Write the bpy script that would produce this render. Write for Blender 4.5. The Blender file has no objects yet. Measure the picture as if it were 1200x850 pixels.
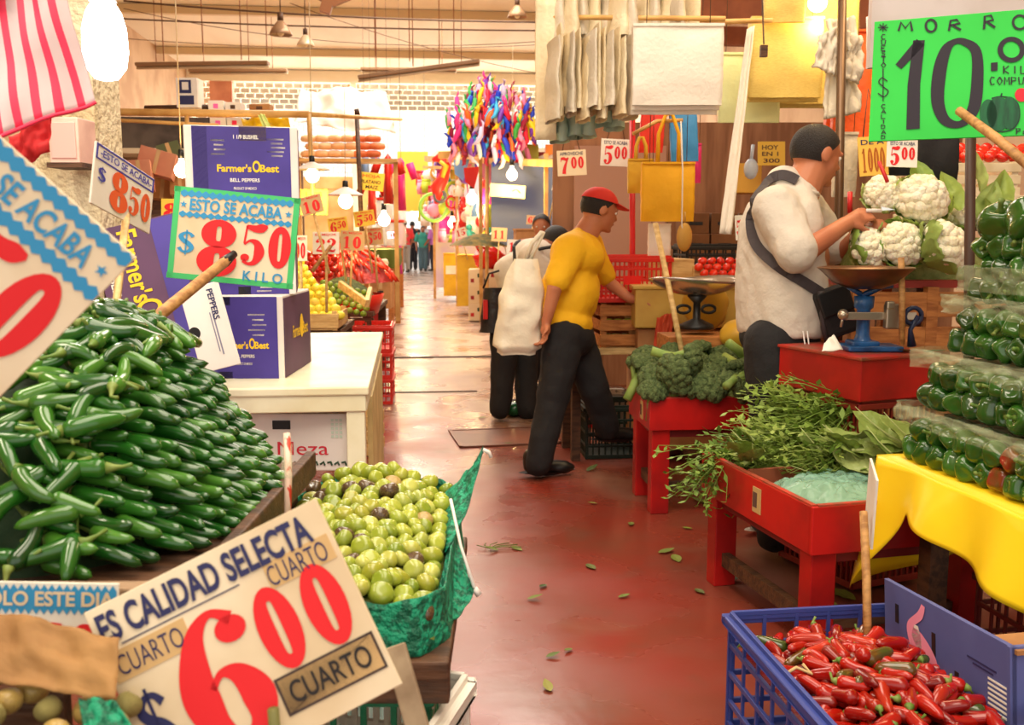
import bpy, bmesh, math, random
import numpy as np
from math import sin, cos, pi, atan, tan, radians as R, hypot, sqrt
from mathutils import Vector as V, Matrix, Euler, noise
rnd = random.Random(7)
SC = bpy.context.scene
COL = SC.collection
# ---------------------------------------------------------------- camera, world, lights, exposure
FPX, CZ = 1150.0, 1.30                       # focal length in pixels of a 1200x850 frame, eye height
PITCH = atan(153.0/FPX)
YAW = atan(115.0*cos(PITCH)/FPX)
FWD = V((sin(YAW)*cos(PITCH), cos(YAW)*cos(PITCH), -sin(PITCH)))
RGT = V((cos(YAW), -sin(YAW), 0))
UPV = RGT.cross(FWD)
CAM = V((0, 0, CZ))
cd = bpy.data.cameras.new('camera'); cam = bpy.data.objects.new('camera', cd); COL.objects.link(cam)
cd.sensor_width = 36; cd.lens = FPX/1200*36; cd.clip_start = .05; cd.clip_end = 300
cd.dof.use_dof = True; cd.dof.focus_distance = 2.9; cd.dof.aperture_fstop = 7.0
cam.matrix_world = Matrix(((RGT.x, UPV.x, -FWD.x, 0), (RGT.y, UPV.y, -FWD.y, 0), (RGT.z, UPV.z, -FWD.z, CZ), (0, 0, 0, 1)))
SC.camera = cam
vs = SC.view_settings; vs.view_transform = 'Standard'; vs.look = 'None'; vs.gamma = 1; vs.use_curve_mapping = False; vs.exposure = .24
SC.cycles.use_denoising = True
SC.cycles.max_bounces = 6; SC.cycles.transparent_max_bounces = 12
def lin(c):
    return tuple((x/12.92 if x <= .04045 else ((x+.055)/1.055)**2.4) for x in (k/255 for k in c))
def C4(c): return (*lin(c), 1)
W = bpy.data.worlds.new('world'); SC.world = W; W.use_nodes = True
W.node_tree.nodes['Background'].inputs[0].default_value = C4((255, 248, 236)); W.node_tree.nodes['Background'].inputs[1].default_value = 1.25
def area(name, loc, sx, sy, power, col, rot=(0, 0, 0)):
    l = bpy.data.lights.new(name, 'AREA'); l.shape = 'RECTANGLE'; l.size = sx; l.size_y = sy; l.energy = power; l.color = lin(col)
    o = bpy.data.objects.new(name, l); o.location = loc; o.rotation_euler = rot; COL.objects.link(o); return o
area('fill_overhead', (.4, 1.2, 4.7), 2.0, 6.0, 230, (255, 242, 220))  # added fill light over the near stalls; the ceiling has no opening
area('fill_overhead_mid', (.5, 10.0, 4.8), 2.4, 5, 300, (255, 244, 228))  # added fill light above mid-aisle, no skylight modelled there
area('lattice_daylight', (0, 24.6, 3.8), 10.5, 2.6, 620, (255, 250, 240), (R(-90), 0, 0))
area('fill_overhead_far', (0, 19, 4.8), 5, 8, 620, (255, 242, 220))  # added fill light that brightens the far hall from under the ceiling
area('fill_stall_left', (-1.3, 1.6, 2.7), .3, 1.6, 22, (255, 240, 214), (0, R(-22), 0))  # added fill light to lift the left signs, no fixture there
area('fill_stall_right', (2.2, 4.6, 2.9), .3, 1.8, 22, (255, 222, 170), (0, R(10), 0))  # added warm fill light over the right-hand stalls, without a fixture
# ---------------------------------------------------------------- coordinates
def P(u, v, d): return CAM + FWD*d + RGT*((u-600)/FPX*d) + UPV*((425-v)/FPX*d)
def ray(u, v): return FWD + RGT*((u-600)/FPX) + UPV*((425-v)/FPX)
def PZ(u, v, z=0.0): r = ray(u, v); return CAM + r*((z-CZ)/r.z)
def PY(u, v, y): r = ray(u, v); return CAM + r*(y/r.y)
def AX(x, y, z): """columns -> 3x3"""; return Matrix((x, y, z)).transposed()
def frame(o, x, up=V((0, 0, 1))):
    x = x.normalized(); z = (up - x*up.dot(x)).normalized(); y = z.cross(x)
    m = AX(x, y, z).to_4x4(); m.translation = o; return m
def T(loc, rz=0.0, s=1.0): return Matrix.Translation(V(loc)) @ Matrix.Rotation(rz, 4, 'Z') @ Matrix.Scale(s, 4)
CAMFACE = AX(RGT, UPV, -FWD).to_4x4()        # x right, y up, z towards the viewer
# ---------------------------------------------------------------- materials
MATS = {}
def mat(name, c, rough=.5, c2=None, scale=8.0, bump=0.0, bscale=None, metal=0.0, emit=0.0, trans=0.0, alpha=1.0, spec=.5, coat=0.0, sub=0.0, stretch=None, lo=.4, hi=.62, ior=1.45):
    if name in MATS: return MATS[name]
    m = bpy.data.materials.new(name); m.use_nodes = True; nt = m.node_tree; b = nt.nodes['Principled BSDF']
    I = b.inputs; I['Base Color'].default_value = C4(c); I['Roughness'].default_value = rough; I['Metallic'].default_value = metal
    I['Specular IOR Level'].default_value = spec; I['Coat Weight'].default_value = coat; I['Transmission Weight'].default_value = trans; I['Alpha'].default_value = alpha; I['IOR'].default_value = ior
    if sub: I['Subsurface Weight'].default_value = sub; I['Subsurface Radius'].default_value = (.02, .012, .006)
    if emit: I['Emission Color'].default_value = C4(c); I['Emission Strength'].default_value = emit
    if c2 or bump:
        tc = nt.nodes.new('ShaderNodeTexCoord'); mp = nt.nodes.new('ShaderNodeMapping'); nt.links.new(tc.outputs['Object'], mp.inputs[0])
        oi = nt.nodes.new('ShaderNodeObjectInfo'); ad = nt.nodes.new('ShaderNodeVectorMath'); ad.operation = 'ADD'
        ml = nt.nodes.new('ShaderNodeMath'); ml.operation = 'MULTIPLY'; ml.inputs[1].default_value = 37; nt.links.new(oi.outputs['Random'], ml.inputs[0])
        nt.links.new(tc.outputs['Object'], ad.inputs[0]); nt.links.new(ml.outputs[0], ad.inputs[1]); nt.links.new(ad.outputs[0], mp.inputs[0])
        if stretch: mp.inputs['Scale'].default_value = stretch
    if c2:
        n = nt.nodes.new('ShaderNodeTexNoise'); n.inputs['Scale'].default_value = scale; n.inputs['Detail'].default_value = 4; nt.links.new(mp.outputs[0], n.inputs['Vector'])
        r = nt.nodes.new('ShaderNodeValToRGB'); r.color_ramp.elements[0].color = C4(c); r.color_ramp.elements[1].color = C4(c2)
        r.color_ramp.elements[0].position = lo; r.color_ramp.elements[1].position = hi
        nt.links.new(n.outputs[0], r.inputs[0]); nt.links.new(r.outputs[0], I['Base Color'])
    if bump:
        n2 = nt.nodes.new('ShaderNodeTexNoise'); n2.inputs['Scale'].default_value = bscale or scale*3; n2.inputs['Detail'].default_value = 3; nt.links.new(mp.outputs[0], n2.inputs['Vector'])
        bp = nt.nodes.new('ShaderNodeBump'); bp.inputs['Strength'].default_value = bump; bp.inputs['Distance'].default_value = .02
        nt.links.new(n2.outputs[0], bp.inputs['Height']); nt.links.new(bp.outputs[0], I['Normal'])
    MATS[name] = m; return m
def hue_mat(name, cols, rough=.35, **k):
    """one material whose colour is picked per object"""
    m = mat(name, cols[0], rough, **k); nt = m.node_tree; b = nt.nodes['Principled BSDF']
    oi = nt.nodes.new('ShaderNodeObjectInfo'); r = nt.nodes.new('ShaderNodeValToRGB'); r.color_ramp.interpolation = 'LINEAR'
    e = r.color_ramp.elements
    while len(e) < len(cols): e.new(.5)
    for i, c in enumerate(cols): e[i].position = i/max(1, len(cols)-1); e[i].color = C4(c)
    nt.links.new(oi.outputs['Random'], r.inputs[0]); nt.links.new(r.outputs[0], b.inputs['Base Color']); return m
# ---------------------------------------------------------------- mesh builder
class MB:
    def __init__(s): s.v = []; s.f = []; s.m = []
    def add(s, vs_, fs, mi=0, M=None):
        n = len(s.v); s.v += [tuple(M @ V(p)) for p in vs_] if M is not None else [tuple(p) for p in vs_]
        s.f += [tuple(i+n for i in f) for f in fs]; s.m += [mi]*len(fs); return s
    def box(s, c, sz, M=None, mi=0, taper=1.0):
        x, y, z = (k/2 for k in sz); cx, cy, cz = c; t = taper
        vs_ = [(cx-x*t, cy-y*t, cz-z), (cx+x*t, cy-y*t, cz-z), (cx+x*t, cy+y*t, cz-z), (cx-x*t, cy+y*t, cz-z), (cx-x, cy-y, cz+z), (cx+x, cy-y, cz+z), (cx+x, cy+y, cz+z), (cx-x, cy+y, cz+z)]
        return s.add(vs_, [(0, 3, 2, 1), (4, 5, 6, 7), (0, 1, 5, 4), (1, 2, 6, 5), (2, 3, 7, 6), (3, 0, 4, 7)], mi, M)
    def bar(s, a, b, w, h, mi=0, up=V((0, 0, 1))):
        a = V(a); b = V(b); d = b-a
        if abs(d.normalized().dot(up)) > .97: up = V((0, 1, 0))
        return s.box((d.length/2, 0, 0), (d.length, w, h), frame(a, d, up), mi)
    def tube(s, pts, r, n=8, mi=0, cap=True, M=None, flat=1.0):
        pts = [V(p) for p in pts]; k = len(pts); rs = r if isinstance(r, (list, tuple)) else [r]*k
        up = V((0, 0, 1)); vs_ = []; fs = []; prev = None
        for i, p in enumerate(pts):
            t = (pts[min(i+1, k-1)]-pts[max(i-1, 0)]).normalized()
            if prev is None: a = t.cross(up if abs(t.z) < .95 else V((1, 0, 0))).normalized()
            else: a = (prev - t*prev.dot(t)).normalized()
            prev = a; b = t.cross(a)
            vs_ += [p + (a*cos(2*pi*j/n) + b*sin(2*pi*j/n)*flat)*rs[i] for j in range(n)]
        for i in range(k-1):
            for j in range(n):
                fs.append((i*n+j, i*n+(j+1) % n, (i+1)*n+(j+1) % n, (i+1)*n+j))
        if cap: fs += [tuple(range(n))[::-1], tuple(range((k-1)*n, k*n))]
        return s.add(vs_, fs, mi, M)
    def grid(s, fn, nu, nv, mi=0, cu=False, M=None):
        vs_ = [fn(i/(nu if cu else nu-1), j/(nv-1)) for j in range(nv) for i in range(nu)]
        fs = [(j*nu+i, j*nu+(i+1) % nu, (j+1)*nu+(i+1) % nu, (j+1)*nu+i) for j in range(nv-1) for i in range(nu if cu else nu-1)]
        return s.add(vs_, fs, mi, M)
    def lathe(s, prof, n=20, mi=0, M=None):
        return s.grid(lambda u, v: (prof[round(v*(len(prof)-1))][0]*cos(2*pi*u), prof[round(v*(len(prof)-1))][0]*sin(2*pi*u), prof[round(v*(len(prof)-1))][1]), n, len(prof), mi, True, M)
    def ell(s, c, r, nu=16, nv=10, mi=0, M=None):
        c = V(c); r = r if isinstance(r, (tuple, list)) else (r, r, r)
        return s.grid(lambda u, v: c + V((r[0]*cos(2*pi*u)*sin(pi*v), r[1]*sin(2*pi*u)*sin(pi*v), -r[2]*cos(pi*v))), nu, nv, mi, True, M)
    def cap(s, a, b, ra, rb, n=14, mi=0):
        a = V(a); b = V(b); d = b-a; L = max(d.length, 1e-5); M = frame(a, d if d.length > 1e-5 else V((1, 0, 0)), V((0.13, .31, .94)))
        pr = [(0, -ra)] + [(ra*sin(t), -ra*cos(t)) for t in (.4, .8, 1.2, pi/2)] + [(rb*cos(t), L+rb*sin(t)) for t in (0, .4, .8, 1.2)] + [(0, L+rb)]
        return s.grid(lambda u, v: (pr[round(v*9)][1], pr[round(v*9)][0]*cos(2*pi*u), pr[round(v*9)][0]*sin(2*pi*u)), n, 10, mi, True, M)
    def mesh(s, name, mats, smooth=True):
        me = bpy.data.meshes.new(name); me.from_pydata(s.v, [], s.f)
        for m in (mats if isinstance(mats, (list, tuple)) else [mats]): me.materials.append(m)
        if len(me.materials) > 1: me.polygons.foreach_set('material_index', s.m)
        bm = bmesh.new(); bm.from_mesh(me); bmesh.ops.remove_doubles(bm, verts=bm.verts, dist=1e-6); bmesh.ops.recalc_face_normals(bm, faces=bm.faces); bm.to_mesh(me); bm.free()
        me.polygons.foreach_set('use_smooth', [smooth]*len(me.polygons)); me.update()
        return me
    def build(s, name, mats, parent=None, smooth=False, bevel=0.0, M=None):
        return put(name, s.mesh(name, mats, smooth), parent, M, bevel)
def put(name, me, parent=None, M=None, bevel=0.0):
    o = bpy.data.objects.new(name, me); COL.objects.link(o)
    if parent is not None: o.parent = parent
    if M is not None: o.matrix_local = M
    if bevel:
        b = o.modifiers.new('bevel', 'BEVEL'); b.width = bevel; b.segments = 2; b.limit_method = 'ANGLE'; b.angle_limit = R(40); b.harden_normals = False
    return o
def tag(o, label, cat, group=None, kind=None):
    o['label'] = label; o['category'] = cat
    if group: o['group'] = group
    if kind: o['kind'] = kind
    return o
def thing(name, label, cat, M=None, group=None):
    o = bpy.data.objects.new(name, None); o.empty_display_size = .05; COL.objects.link(o)
    if M is not None: o.matrix_world = M
    return tag(o, label, cat, group)
def struct(name, mb, m, smooth=False):
    o = mb.build(name, m, smooth=smooth); o['kind'] = 'structure'; return o
def solid(o, t, off=0.0):
    m = o.modifiers.new('thick', 'SOLIDIFY'); m.thickness = t; m.offset = off; return o
def bake(ob):
    """evaluated copy of a temporary object as a plain mesh"""
    dg = bpy.context.evaluated_depsgraph_get(); me = bpy.data.meshes.new_from_object(ob.evaluated_get(dg)); return me
def blob(mb, name, m, voxel=.01, it=5, fac=.5, parent=None, fn=None):
    """one continuous surface grown over overlapping capsules"""
    me0 = mb.mesh('tmp', m); o = bpy.data.objects.new('tmp', me0); COL.objects.link(o)
    r = o.modifiers.new('r', 'REMESH'); r.mode = 'VOXEL'; r.voxel_size = voxel
    sm = o.modifiers.new('s', 'SMOOTH'); sm.factor = fac; sm.iterations = it
    me = bake(o); bpy.data.objects.remove(o); me.name = name
    if not me.materials: me.materials.append(m)
    if fn:
        for v in me.vertices: v.co = fn(v.co.copy(), v.normal.copy())
    me.polygons.foreach_set('use_smooth', [True]*len(me.polygons))
    return put(name, me, parent)
# ---------------------------------------------------------------- lettering
FONT = {}
def text_mesh(txt, bold):
    k = (txt, bold)
    if k in FONT: return FONT[k]
    cu = bpy.data.curves.new('t', 'FONT'); cu.body = txt; cu.size = 1; cu.align_x = 'CENTER'; cu.offset = bold; cu.resolution_u = 4; cu.fill_mode = 'FRONT'
    o = bpy.data.objects.new('t', cu); COL.objects.link(o); me = bake(o); bpy.data.objects.remove(o)
    vs_ = [tuple(v.co) for v in me.vertices]; fs = [tuple(p.vertices) for p in me.polygons]; bpy.data.meshes.remove(me)
    if not vs_: return None
    xs = [v[0] for v in vs_]; ys = [v[1] for v in vs_]; x0, x1, y0, y1 = min(xs), max(xs), min(ys), max(ys)
    FONT[k] = ([((v[0]-x0)/(x1-x0)-.5, (v[1]-y0)/(y1-y0)-.5, 0) for v in vs_], fs); return FONT[k]
def catmull(pts, closed=False, n=6):
    out = []; k = len(pts)
    for i in range(k if closed else k-1):
        g = lambda q: pts[q % k] if closed else pts[min(max(q, 0), k-1)]
        p0, p1, p2, p3 = (np.array(g(i+q), float) for q in (-1, 0, 1, 2))
        for j in range(n):
            t = j/n; out.append(.5*((2*p1)+(-p0+p2)*t+(2*p0-5*p1+4*p2-p3)*t*t+(-p0+3*p1-3*p2+p3)*t**3))
    if not closed: out.append(np.array(pts[-1], float))
    return out
# poster numerals: strokes of (x, y, width) in a box 1 high
def ringpts(cx, cy, rx, ry, ws, wt): return [(cx+rx*cos(a), cy+ry*sin(a), ws*abs(cos(a))**1.0+wt*abs(sin(a))) for a in (2*pi*i/12 for i in range(12))]
GL = {
 '0': [(2, (.3, .5, .28, .5, .045, .33))],
 '8': [(2, (.34, .75, .28, .25, .04, .13)), (2, (.34, .27, .32, .27, .045, .14))],
 '5': [(0, [(.13, .93, .09), (.35, .89, .17), (.52, .92, .2), (.64, .97, .06)]), (0, [(.14, .95, .05), (.1, .52, .05)]), (0, [(.1, .5, .05), (.25, .6, .07), (.42, .53, .18), (.48, .32, .26), (.38, .1, .14), (.22, .05, .07), (.1, .12, .1)]), (3, (.14, .19, .11))],
 '6': [(3, (.53, .80, .12)), (0, [(.56, .87, .1), (.42, .96, .06), (.26, .85, .14), (.16, .6, .24), (.14, .4, .27), (.18, .2, .2), (.32, .05, .09), (.48, .12, .17), (.53, .3, .25), (.46, .48, .16), (.34, .54, .06), (.24, .46, .05)])],
 '7': [(0, [(.06, .72, .05), (.08, .95, .05)]), (0, [(.06, .88, .14), (.25, .9, .17), (.42, .84, .16), (.58, .92, .1)]), (0, [(.58, .92, .06), (.4, .62, .14), (.28, .3, .22), (.24, .04, .26)])],
 '1': [(0, [(.3, .98, .2), (.3, .04, .2)]), (0, [(.08, .78, .06), (.3, .94, .08)]), (0, [(.1, .03, .07), (.5, .03, .07)])],
 '2': [(3, (.15, .76, .11)), (0, [(.1, .84, .08), (.3, .96, .08), (.46, .84, .2), (.47, .66, .22), (.3, .4, .1), (.1, .14, .06)]), (0, [(.08, .1, .1), (.28, .1, .16), (.44, .07, .14), (.56, .2, .05)])],
 '4': [(0, [(.42, .98, .2), (.42, .03, .2)]), (0, [(.38, .96, .06), (.06, .3, .06)]), (0, [(.05, .29, .09), (.6, .29, .09)])],
 '$': [(0, [(.5, .74, .13), (.4, .87, .09), (.25, .87, .1), (.14, .74, .15), (.22, .58, .16), (.38, .46, .17), (.48, .3, .15), (.38, .14, .1), (.22, .13, .09), (.1, .28, .13)]), (0, [(.31, 1.0, .05), (.31, 0, .05)])],
 '-': [(0, [(.1, .5, .1), (.4, .5, .1)])], '.': [(0, [(.1, .05, .14), (.18, .05, .14)])],
 '"': [(0, [(.1, .5, .03), (.5, .5, .03)])],
}
def ribbon(mb, pts, closed, fx, z, mi, straight=False):
    pp = catmull(pts, closed) if (len(pts) > 2 and not straight) else [np.array(p, float) for p in pts]
    k = len(pp); vs_ = []; fs = []
    for i, p in enumerate(pp):
        a = pp[(i-1) % k] if closed else pp[max(i-1, 0)]; b = pp[(i+1) % k] if closed else pp[min(i+1, k-1)]
        t = b[:2]-a[:2]; t = t/(np.hypot(*t)+1e-9); nn = np.array((-t[1], t[0]))*p[2]/2
        for q in (p[:2]+nn, p[:2]-nn): x, y = fx(q[0], q[1]); vs_.append((x, y, z))
    for i in range(k if closed else k-1): j = (i+1) % k; fs.append((2*i, 2*i+1, 2*j+1, 2*j))
    mb.add(vs_, fs, mi)
def numerals(mb, txt, cx, cy, w, h, z, mi=0, slant=0.0):
    """poster numerals centred at cx, cy filling w x h"""
    adv = [.36 if c in '.' else .68 for c in txt]; tot = sum(adv); x = 0
    for c, a in zip(txt, adv):
        for cl, pts in GL.get(c, []):
            if cl == 3:
                mb.add([(cx+((x+pts[0]+pts[2]*cos(2*pi*i/20)+slant*(pts[1]-.5)+.02)/tot-.5)*w, cy+(pts[1]+pts[2]*sin(2*pi*i/20)*.8-.5)*h, z) for i in range(20)], [tuple(range(20))], mi); continue
            if cl == 2:
                gx, gy, rx, ry, ix, iy = pts; n = 28; q_ = []
                for i in range(n):
                    al = 2*pi*i/n; k_ = 1/max(abs(cos(al))**4+abs(sin(al))**4, 1e-6)**.25
                    for px, py in ((gx+rx*cos(al), gy+ry*sin(al)), (gx+ix*cos(al)*k_, gy+iy*sin(al)*k_)): q_.append((cx+((x+px+slant*(py-.5)+.02)/tot-.5)*w, cy+(py-.5)*h, z))
                mb.add(q_, [(2*i, 2*i+1, (2*i+3) % (2*n), (2*i+2) % (2*n)) for i in range(n)], mi); continue
            ribbon(mb, pts, bool(cl), lambda px, py, x=x: (cx+((x+px+slant*(py-.5)+.02)/tot-.5)*w, cy+(py-.5)*h), z, mi)
        x += a
def letters(mb, txt, cx, cy, w, h, z, mi=0, bold=.02, rot=0.0):
    r = text_mesh(txt, bold)
    if r: mb.add(r[0], r[1], mi, Matrix.Translation((cx, cy, z)) @ Matrix.Rotation(rot, 4, 'Z') @ Matrix.Diagonal((w, h, 1, 1)))
def zigzag(mb, cx, cy, w, h, n, amp, z, mi=0):
    """a banner strip with a toothed edge above and below"""
    for i in range(n):
        x0 = cx-w/2+w*i/n; x1 = x0+w/n; xm = (x0+x1)/2
        mb.add([(x0, cy-h/2, z), (xm, cy-h/2-amp, z), (x1, cy-h/2, z), (x1, cy+h/2, z), (xm, cy+h/2+amp, z), (x0, cy+h/2, z)], [(0, 1, 2, 3, 4, 5)], mi)
# ================================================================ palette
cream = mat('cream_paint', (242, 234, 214), .8, (232, 222, 198), 1.2, stretch=(1, .2, 1))
wood = mat('raw_wood', (190, 142, 84), .6, (150, 104, 58), 9, .15, stretch=(1, 6, 6))
woodl = mat('pale_wood', (222, 190, 130), .6, (196, 156, 98), 9, .15, stretch=(1, 5, 5))
woodd = mat('dark_wood', (92, 60, 38), .6, (62, 40, 26), 9, .2, stretch=(1, 5, 5))
crate_wood = mat('crate_wood', (196, 128, 66), .65, (158, 94, 44), 8, .15, stretch=(1, 6, 6))
steel = mat('brown_steel', (110, 84, 62), .4, metal=.6)
black = mat('black_plastic', (22, 21, 22), .45)
dark = mat('dark_fabric', (30, 28, 30), .85, bump=.15, bscale=60)
paper = mat('sign_paper', (232, 216, 186), .7, (214, 192, 156), 5)
paperw = mat('white_paper', (240, 236, 226), .7, (226, 220, 206), 5)
papery = mat('yellow_paper', (238, 206, 78), .7, (226, 184, 60), 5)
red_ink = mat('red_ink', (222, 26, 34), .6)
orange_ink = mat('orange_ink', (226, 92, 40), .6)
blue_ink = mat('blue_ink', (48, 144, 196), .6)
navy_ink = mat('navy_ink', (38, 40, 88), .6)
violet_ink = mat('violet_ink', (66, 66, 168), .6)
black_ink = mat('black_ink', (28, 22, 24), .6)
pinkpaper = mat('pink_paper', (244, 110, 190), .7)
purple_card = mat('purple_card', (72, 58, 150), .6, (62, 48, 132), 4)
plum_card = mat('plum_card', (92, 58, 92), .6, (78, 48, 80), 4)
whitecard = mat('white_card', (236, 230, 224), .65, (220, 212, 206), 4)
yellow_ink = mat('yellow_ink', (240, 198, 30), .6)
carton = mat('cardboard', (186, 134, 84), .8, (160, 110, 66), 4)
red_paint = mat('red_paint', (196, 24, 20), .42, (150, 18, 18), 3.5, .05)
red_plastic = mat('red_plastic', (214, 40, 26), .4)
green_plastic = mat('green_plastic', (14, 118, 82), .4)
blue_plastic = mat('blue_plastic', (56, 72, 146), .4)
white_plastic = mat('white_plastic', (226, 218, 206), .4)
yellow_plastic = mat('yellow_plastic', (246, 208, 30), .3, bump=.1, bscale=6)
def film(name, c, a, rough=.12):
    m = mat(name, c, rough, alpha=a, bump=.7, bscale=18); return m
clear_film = film('clear_film', (206, 216, 176), .14)
green_film = film('green_film', (160, 212, 188), .5, .22)
bulb_mat = mat('bulb_glow', (255, 236, 200), .5, emit=10)
tube_glow = mat('tube_glow', (255, 250, 236), .5, emit=9)
# ================================================================ floor
fm = mat('floor_concrete', (150, 70, 54), .3); nt = fm.node_tree; b = nt.nodes['Principled BSDF']
def node(t, **k):
    n = nt.nodes.new(t)
    for a, v in k.items(): setattr(n, a, v)
    return n
tc = node('ShaderNodeTexCoord'); sx = node('ShaderNodeSeparateXYZ'); nt.links.new(tc.outputs['Object'], sx.inputs[0])
def noi(scale, det=5, dist=0.0, st=None):
    n = node('ShaderNodeTexNoise'); n.inputs['Scale'].default_value = scale; n.inputs['Detail'].default_value = det; n.inputs['Distortion'].default_value = dist
    src = tc.outputs['Object']
    if st:
        mp = node('ShaderNodeMapping'); mp.inputs['Scale'].default_value = st; nt.links.new(src, mp.inputs[0]); src = mp.outputs[0]
    nt.links.new(src, n.inputs['Vector']); return n.outputs[0]
def rampf(src, a, b_, ca, cb):
    r = node('ShaderNodeValToRGB'); r.color_ramp.elements[0].position = a; r.color_ramp.elements[1].position = b_; r.color_ramp.elements[0].color = C4(ca); r.color_ramp.elements[1].color = C4(cb); nt.links.new(src, r.inputs[0]); return r.outputs[0]
def mixc(f, a, b_):
    m = node('ShaderNodeMix', data_type='RGBA'); nt.links.new(f, m.inputs[0]); nt.links.new(a, m.inputs[6]); nt.links.new(b_, m.inputs[7]); return m.outputs[2]
def maprange(src, a, b_, c=0.0, d=1.0):
    m = node('ShaderNodeMapRange'); m.inputs[1].default_value = a; m.inputs[2].default_value = b_; m.inputs[3].default_value = c; m.inputs[4].default_value = d; nt.links.new(src, m.inputs[0]); return m.outputs[0]
def mth(op, a, b_):
    m = node('ShaderNodeMath', operation=op); nt.links.new(a, m.inputs[0])
    if isinstance(b_, float): m.inputs[1].default_value = b_
    else: nt.links.new(b_, m.inputs[1])
    return m.outputs[0]
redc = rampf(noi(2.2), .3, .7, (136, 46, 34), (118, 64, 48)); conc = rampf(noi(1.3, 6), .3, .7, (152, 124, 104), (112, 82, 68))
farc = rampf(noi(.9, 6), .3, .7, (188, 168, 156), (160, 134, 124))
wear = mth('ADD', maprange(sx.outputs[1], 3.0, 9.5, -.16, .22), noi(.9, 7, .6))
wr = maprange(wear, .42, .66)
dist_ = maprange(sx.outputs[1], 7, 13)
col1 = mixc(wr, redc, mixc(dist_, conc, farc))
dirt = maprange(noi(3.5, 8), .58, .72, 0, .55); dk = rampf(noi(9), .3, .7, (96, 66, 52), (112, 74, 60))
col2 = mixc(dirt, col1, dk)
nt.links.new(col2, b.inputs['Base Color']); nt.links.new(maprange(noi(1.6, 5), .35, .65, .16, .42), b.inputs['Roughness'])
bp = node('ShaderNodeBump'); bp.inputs['Strength'].default_value = .12; bp.inputs['Distance'].default_value = .02; nt.links.new(noi(5, 6), bp.inputs['Height']); nt.links.new(bp.outputs[0], b.inputs['Normal'])
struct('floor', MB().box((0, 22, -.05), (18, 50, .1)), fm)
HC = 5.0
struct('ceiling', MB().box((0, 14, HC+.05), (18, 34, .1)), cream)
# slabs and cracks across the aisle
struct('trim_1', MB().box((-.15, 10.2, .004), (1.9, .05, .012)).box((-.25, 7.95, .004), (1.5, .012, .008)), mat('joint_grime', (62, 44, 38), .7))
tanwall = mat('tan_plaster', (206, 176, 142), .8, (184, 150, 118), 1.5)
salmon = mat('salmon_paint', (214, 150, 122), .7, (190, 122, 98), 2)
struct('wall_left', MB().box((-5.2, 13, 2.5), (.2, 32, 5)), tanwall)
struct('wall_right', MB().box((5.6, 13, 2.5), (.2, 32, 5)), tanwall)
YB = 24.0
lattice = mat('lattice_block', (244, 236, 220), .8)
# back wall: solid to 2.2 m with the aisle's doorway, pierced blocks above
bw = MB().box((-3.1, YB, 1.3), (4.2, .15, 2.6)).box((3.4, YB, 1.3), (4.4, .15, 2.6)).box((0, YB, 2.45), (18, .2, .27))
struct('wall_back', bw, mat('far_plaster', (222, 186, 128), .8, (200, 160, 100), 2))
L_ = MB()
rows = 20; z0 = 2.58; dz = (HC-z0)/rows
for r in range(rows):
    L_.box((0, YB, z0+r*dz), (10.2, .05, .014))
    near = 0
    for k in range(46):
        x = -5.1+k*.222+(.111 if r % 2 else 0)
        L_.box((x, YB, z0+(r+.5)*dz), (.026, .05, dz))
struct('wall_lattice', L_, lattice)
for i, x in enumerate((-4.35, -1.35, 2.0)): struct('pillar_back_%d' % (i+1), MB().box((x, YB-.25, 2.5), (.5 if i == 0 else .12, .3, 5)), salmon if i == 0 else cream)
bmx = MB()
for y, z in ((9.0, 4.86), (13.2, 4.9), (17.2, 4.92), (21, 4.92)): bmx.box((0, y, z), (11, .12, .14))
struct('beam_ceiling', bmx, mat('beam_paint', (214, 194, 156), .7))
struct('wall_back_strip', MB().box((0, YB-.3, HC-.15), (10.6, .25, .26)), cream)
# pipes, rods and wires under the ceiling
def hang(o, pts):
    q = MB(); Mi_ = o.matrix_world.inverted() if o.matrix_world else Matrix(); z_ = HC-.02
    for p_ in pts: w_ = o.matrix_world @ V(p_); q.tube([V(p_), Mi_ @ V((w_.x, w_.y, z_))], .002, 5)
    q.build('hanging_cord', cable_m, o, True)
def rodset(label, cat, name, pts, r, m, group=None):
    return tag(MB().tube(pts, r, 6).build(name, m, smooth=True), label, cat, group)
cable_m = mat('cable', (92, 66, 48), .6); rust = mat('rusty_rod', (150, 96, 58), .6)
cl = ['dark cable crossing the hall highest under the ceiling', 'dark cable running second below the ceiling beam', 'thin cable sagging across the hall above the lattice wall', 'thin slack cable above the far stalls', 'brown cable slung from the back corner over the aisle']
for i, (u0, v0, u1, v1, d, sag) in enumerate(((145, 1, 640, 26, 11, .05), (145, 22, 640, 36, 13, .03), (145, 10, 640, 48, 15, .25), (145, 45, 640, 52, 17, .12), (330, 0, 640, 88, 16, .1))):
    a = P(u0, v0, d); b_ = P(u1, v1, d)
    rodset(cl[i], 'cable', 'overhead_cable', [a.lerp(b_, t/10)-V((0, 0, sag*4*(t/10)*(1-t/10))) for t in range(11)], .011 if i < 2 else .006, cable_m)
hr = [(192, 17, 72), (283, 8, 70), (313, 5, 66), (440, 0, 66), (484, 8, 78), (480, 5, 72), (532, 5, 64), (238, 5, 62), (515, 52, 82)]
for u, v0, v1 in hr:
    a = P(u, v1, 14); rodset('thin brown hanger rod dropping from the ceiling to a lamp batten', 'hanger rod', 'hanger_rod', [a, V((a.x, a.y, HC))], .008, rust, 'hanger rods under the ceiling')
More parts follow.
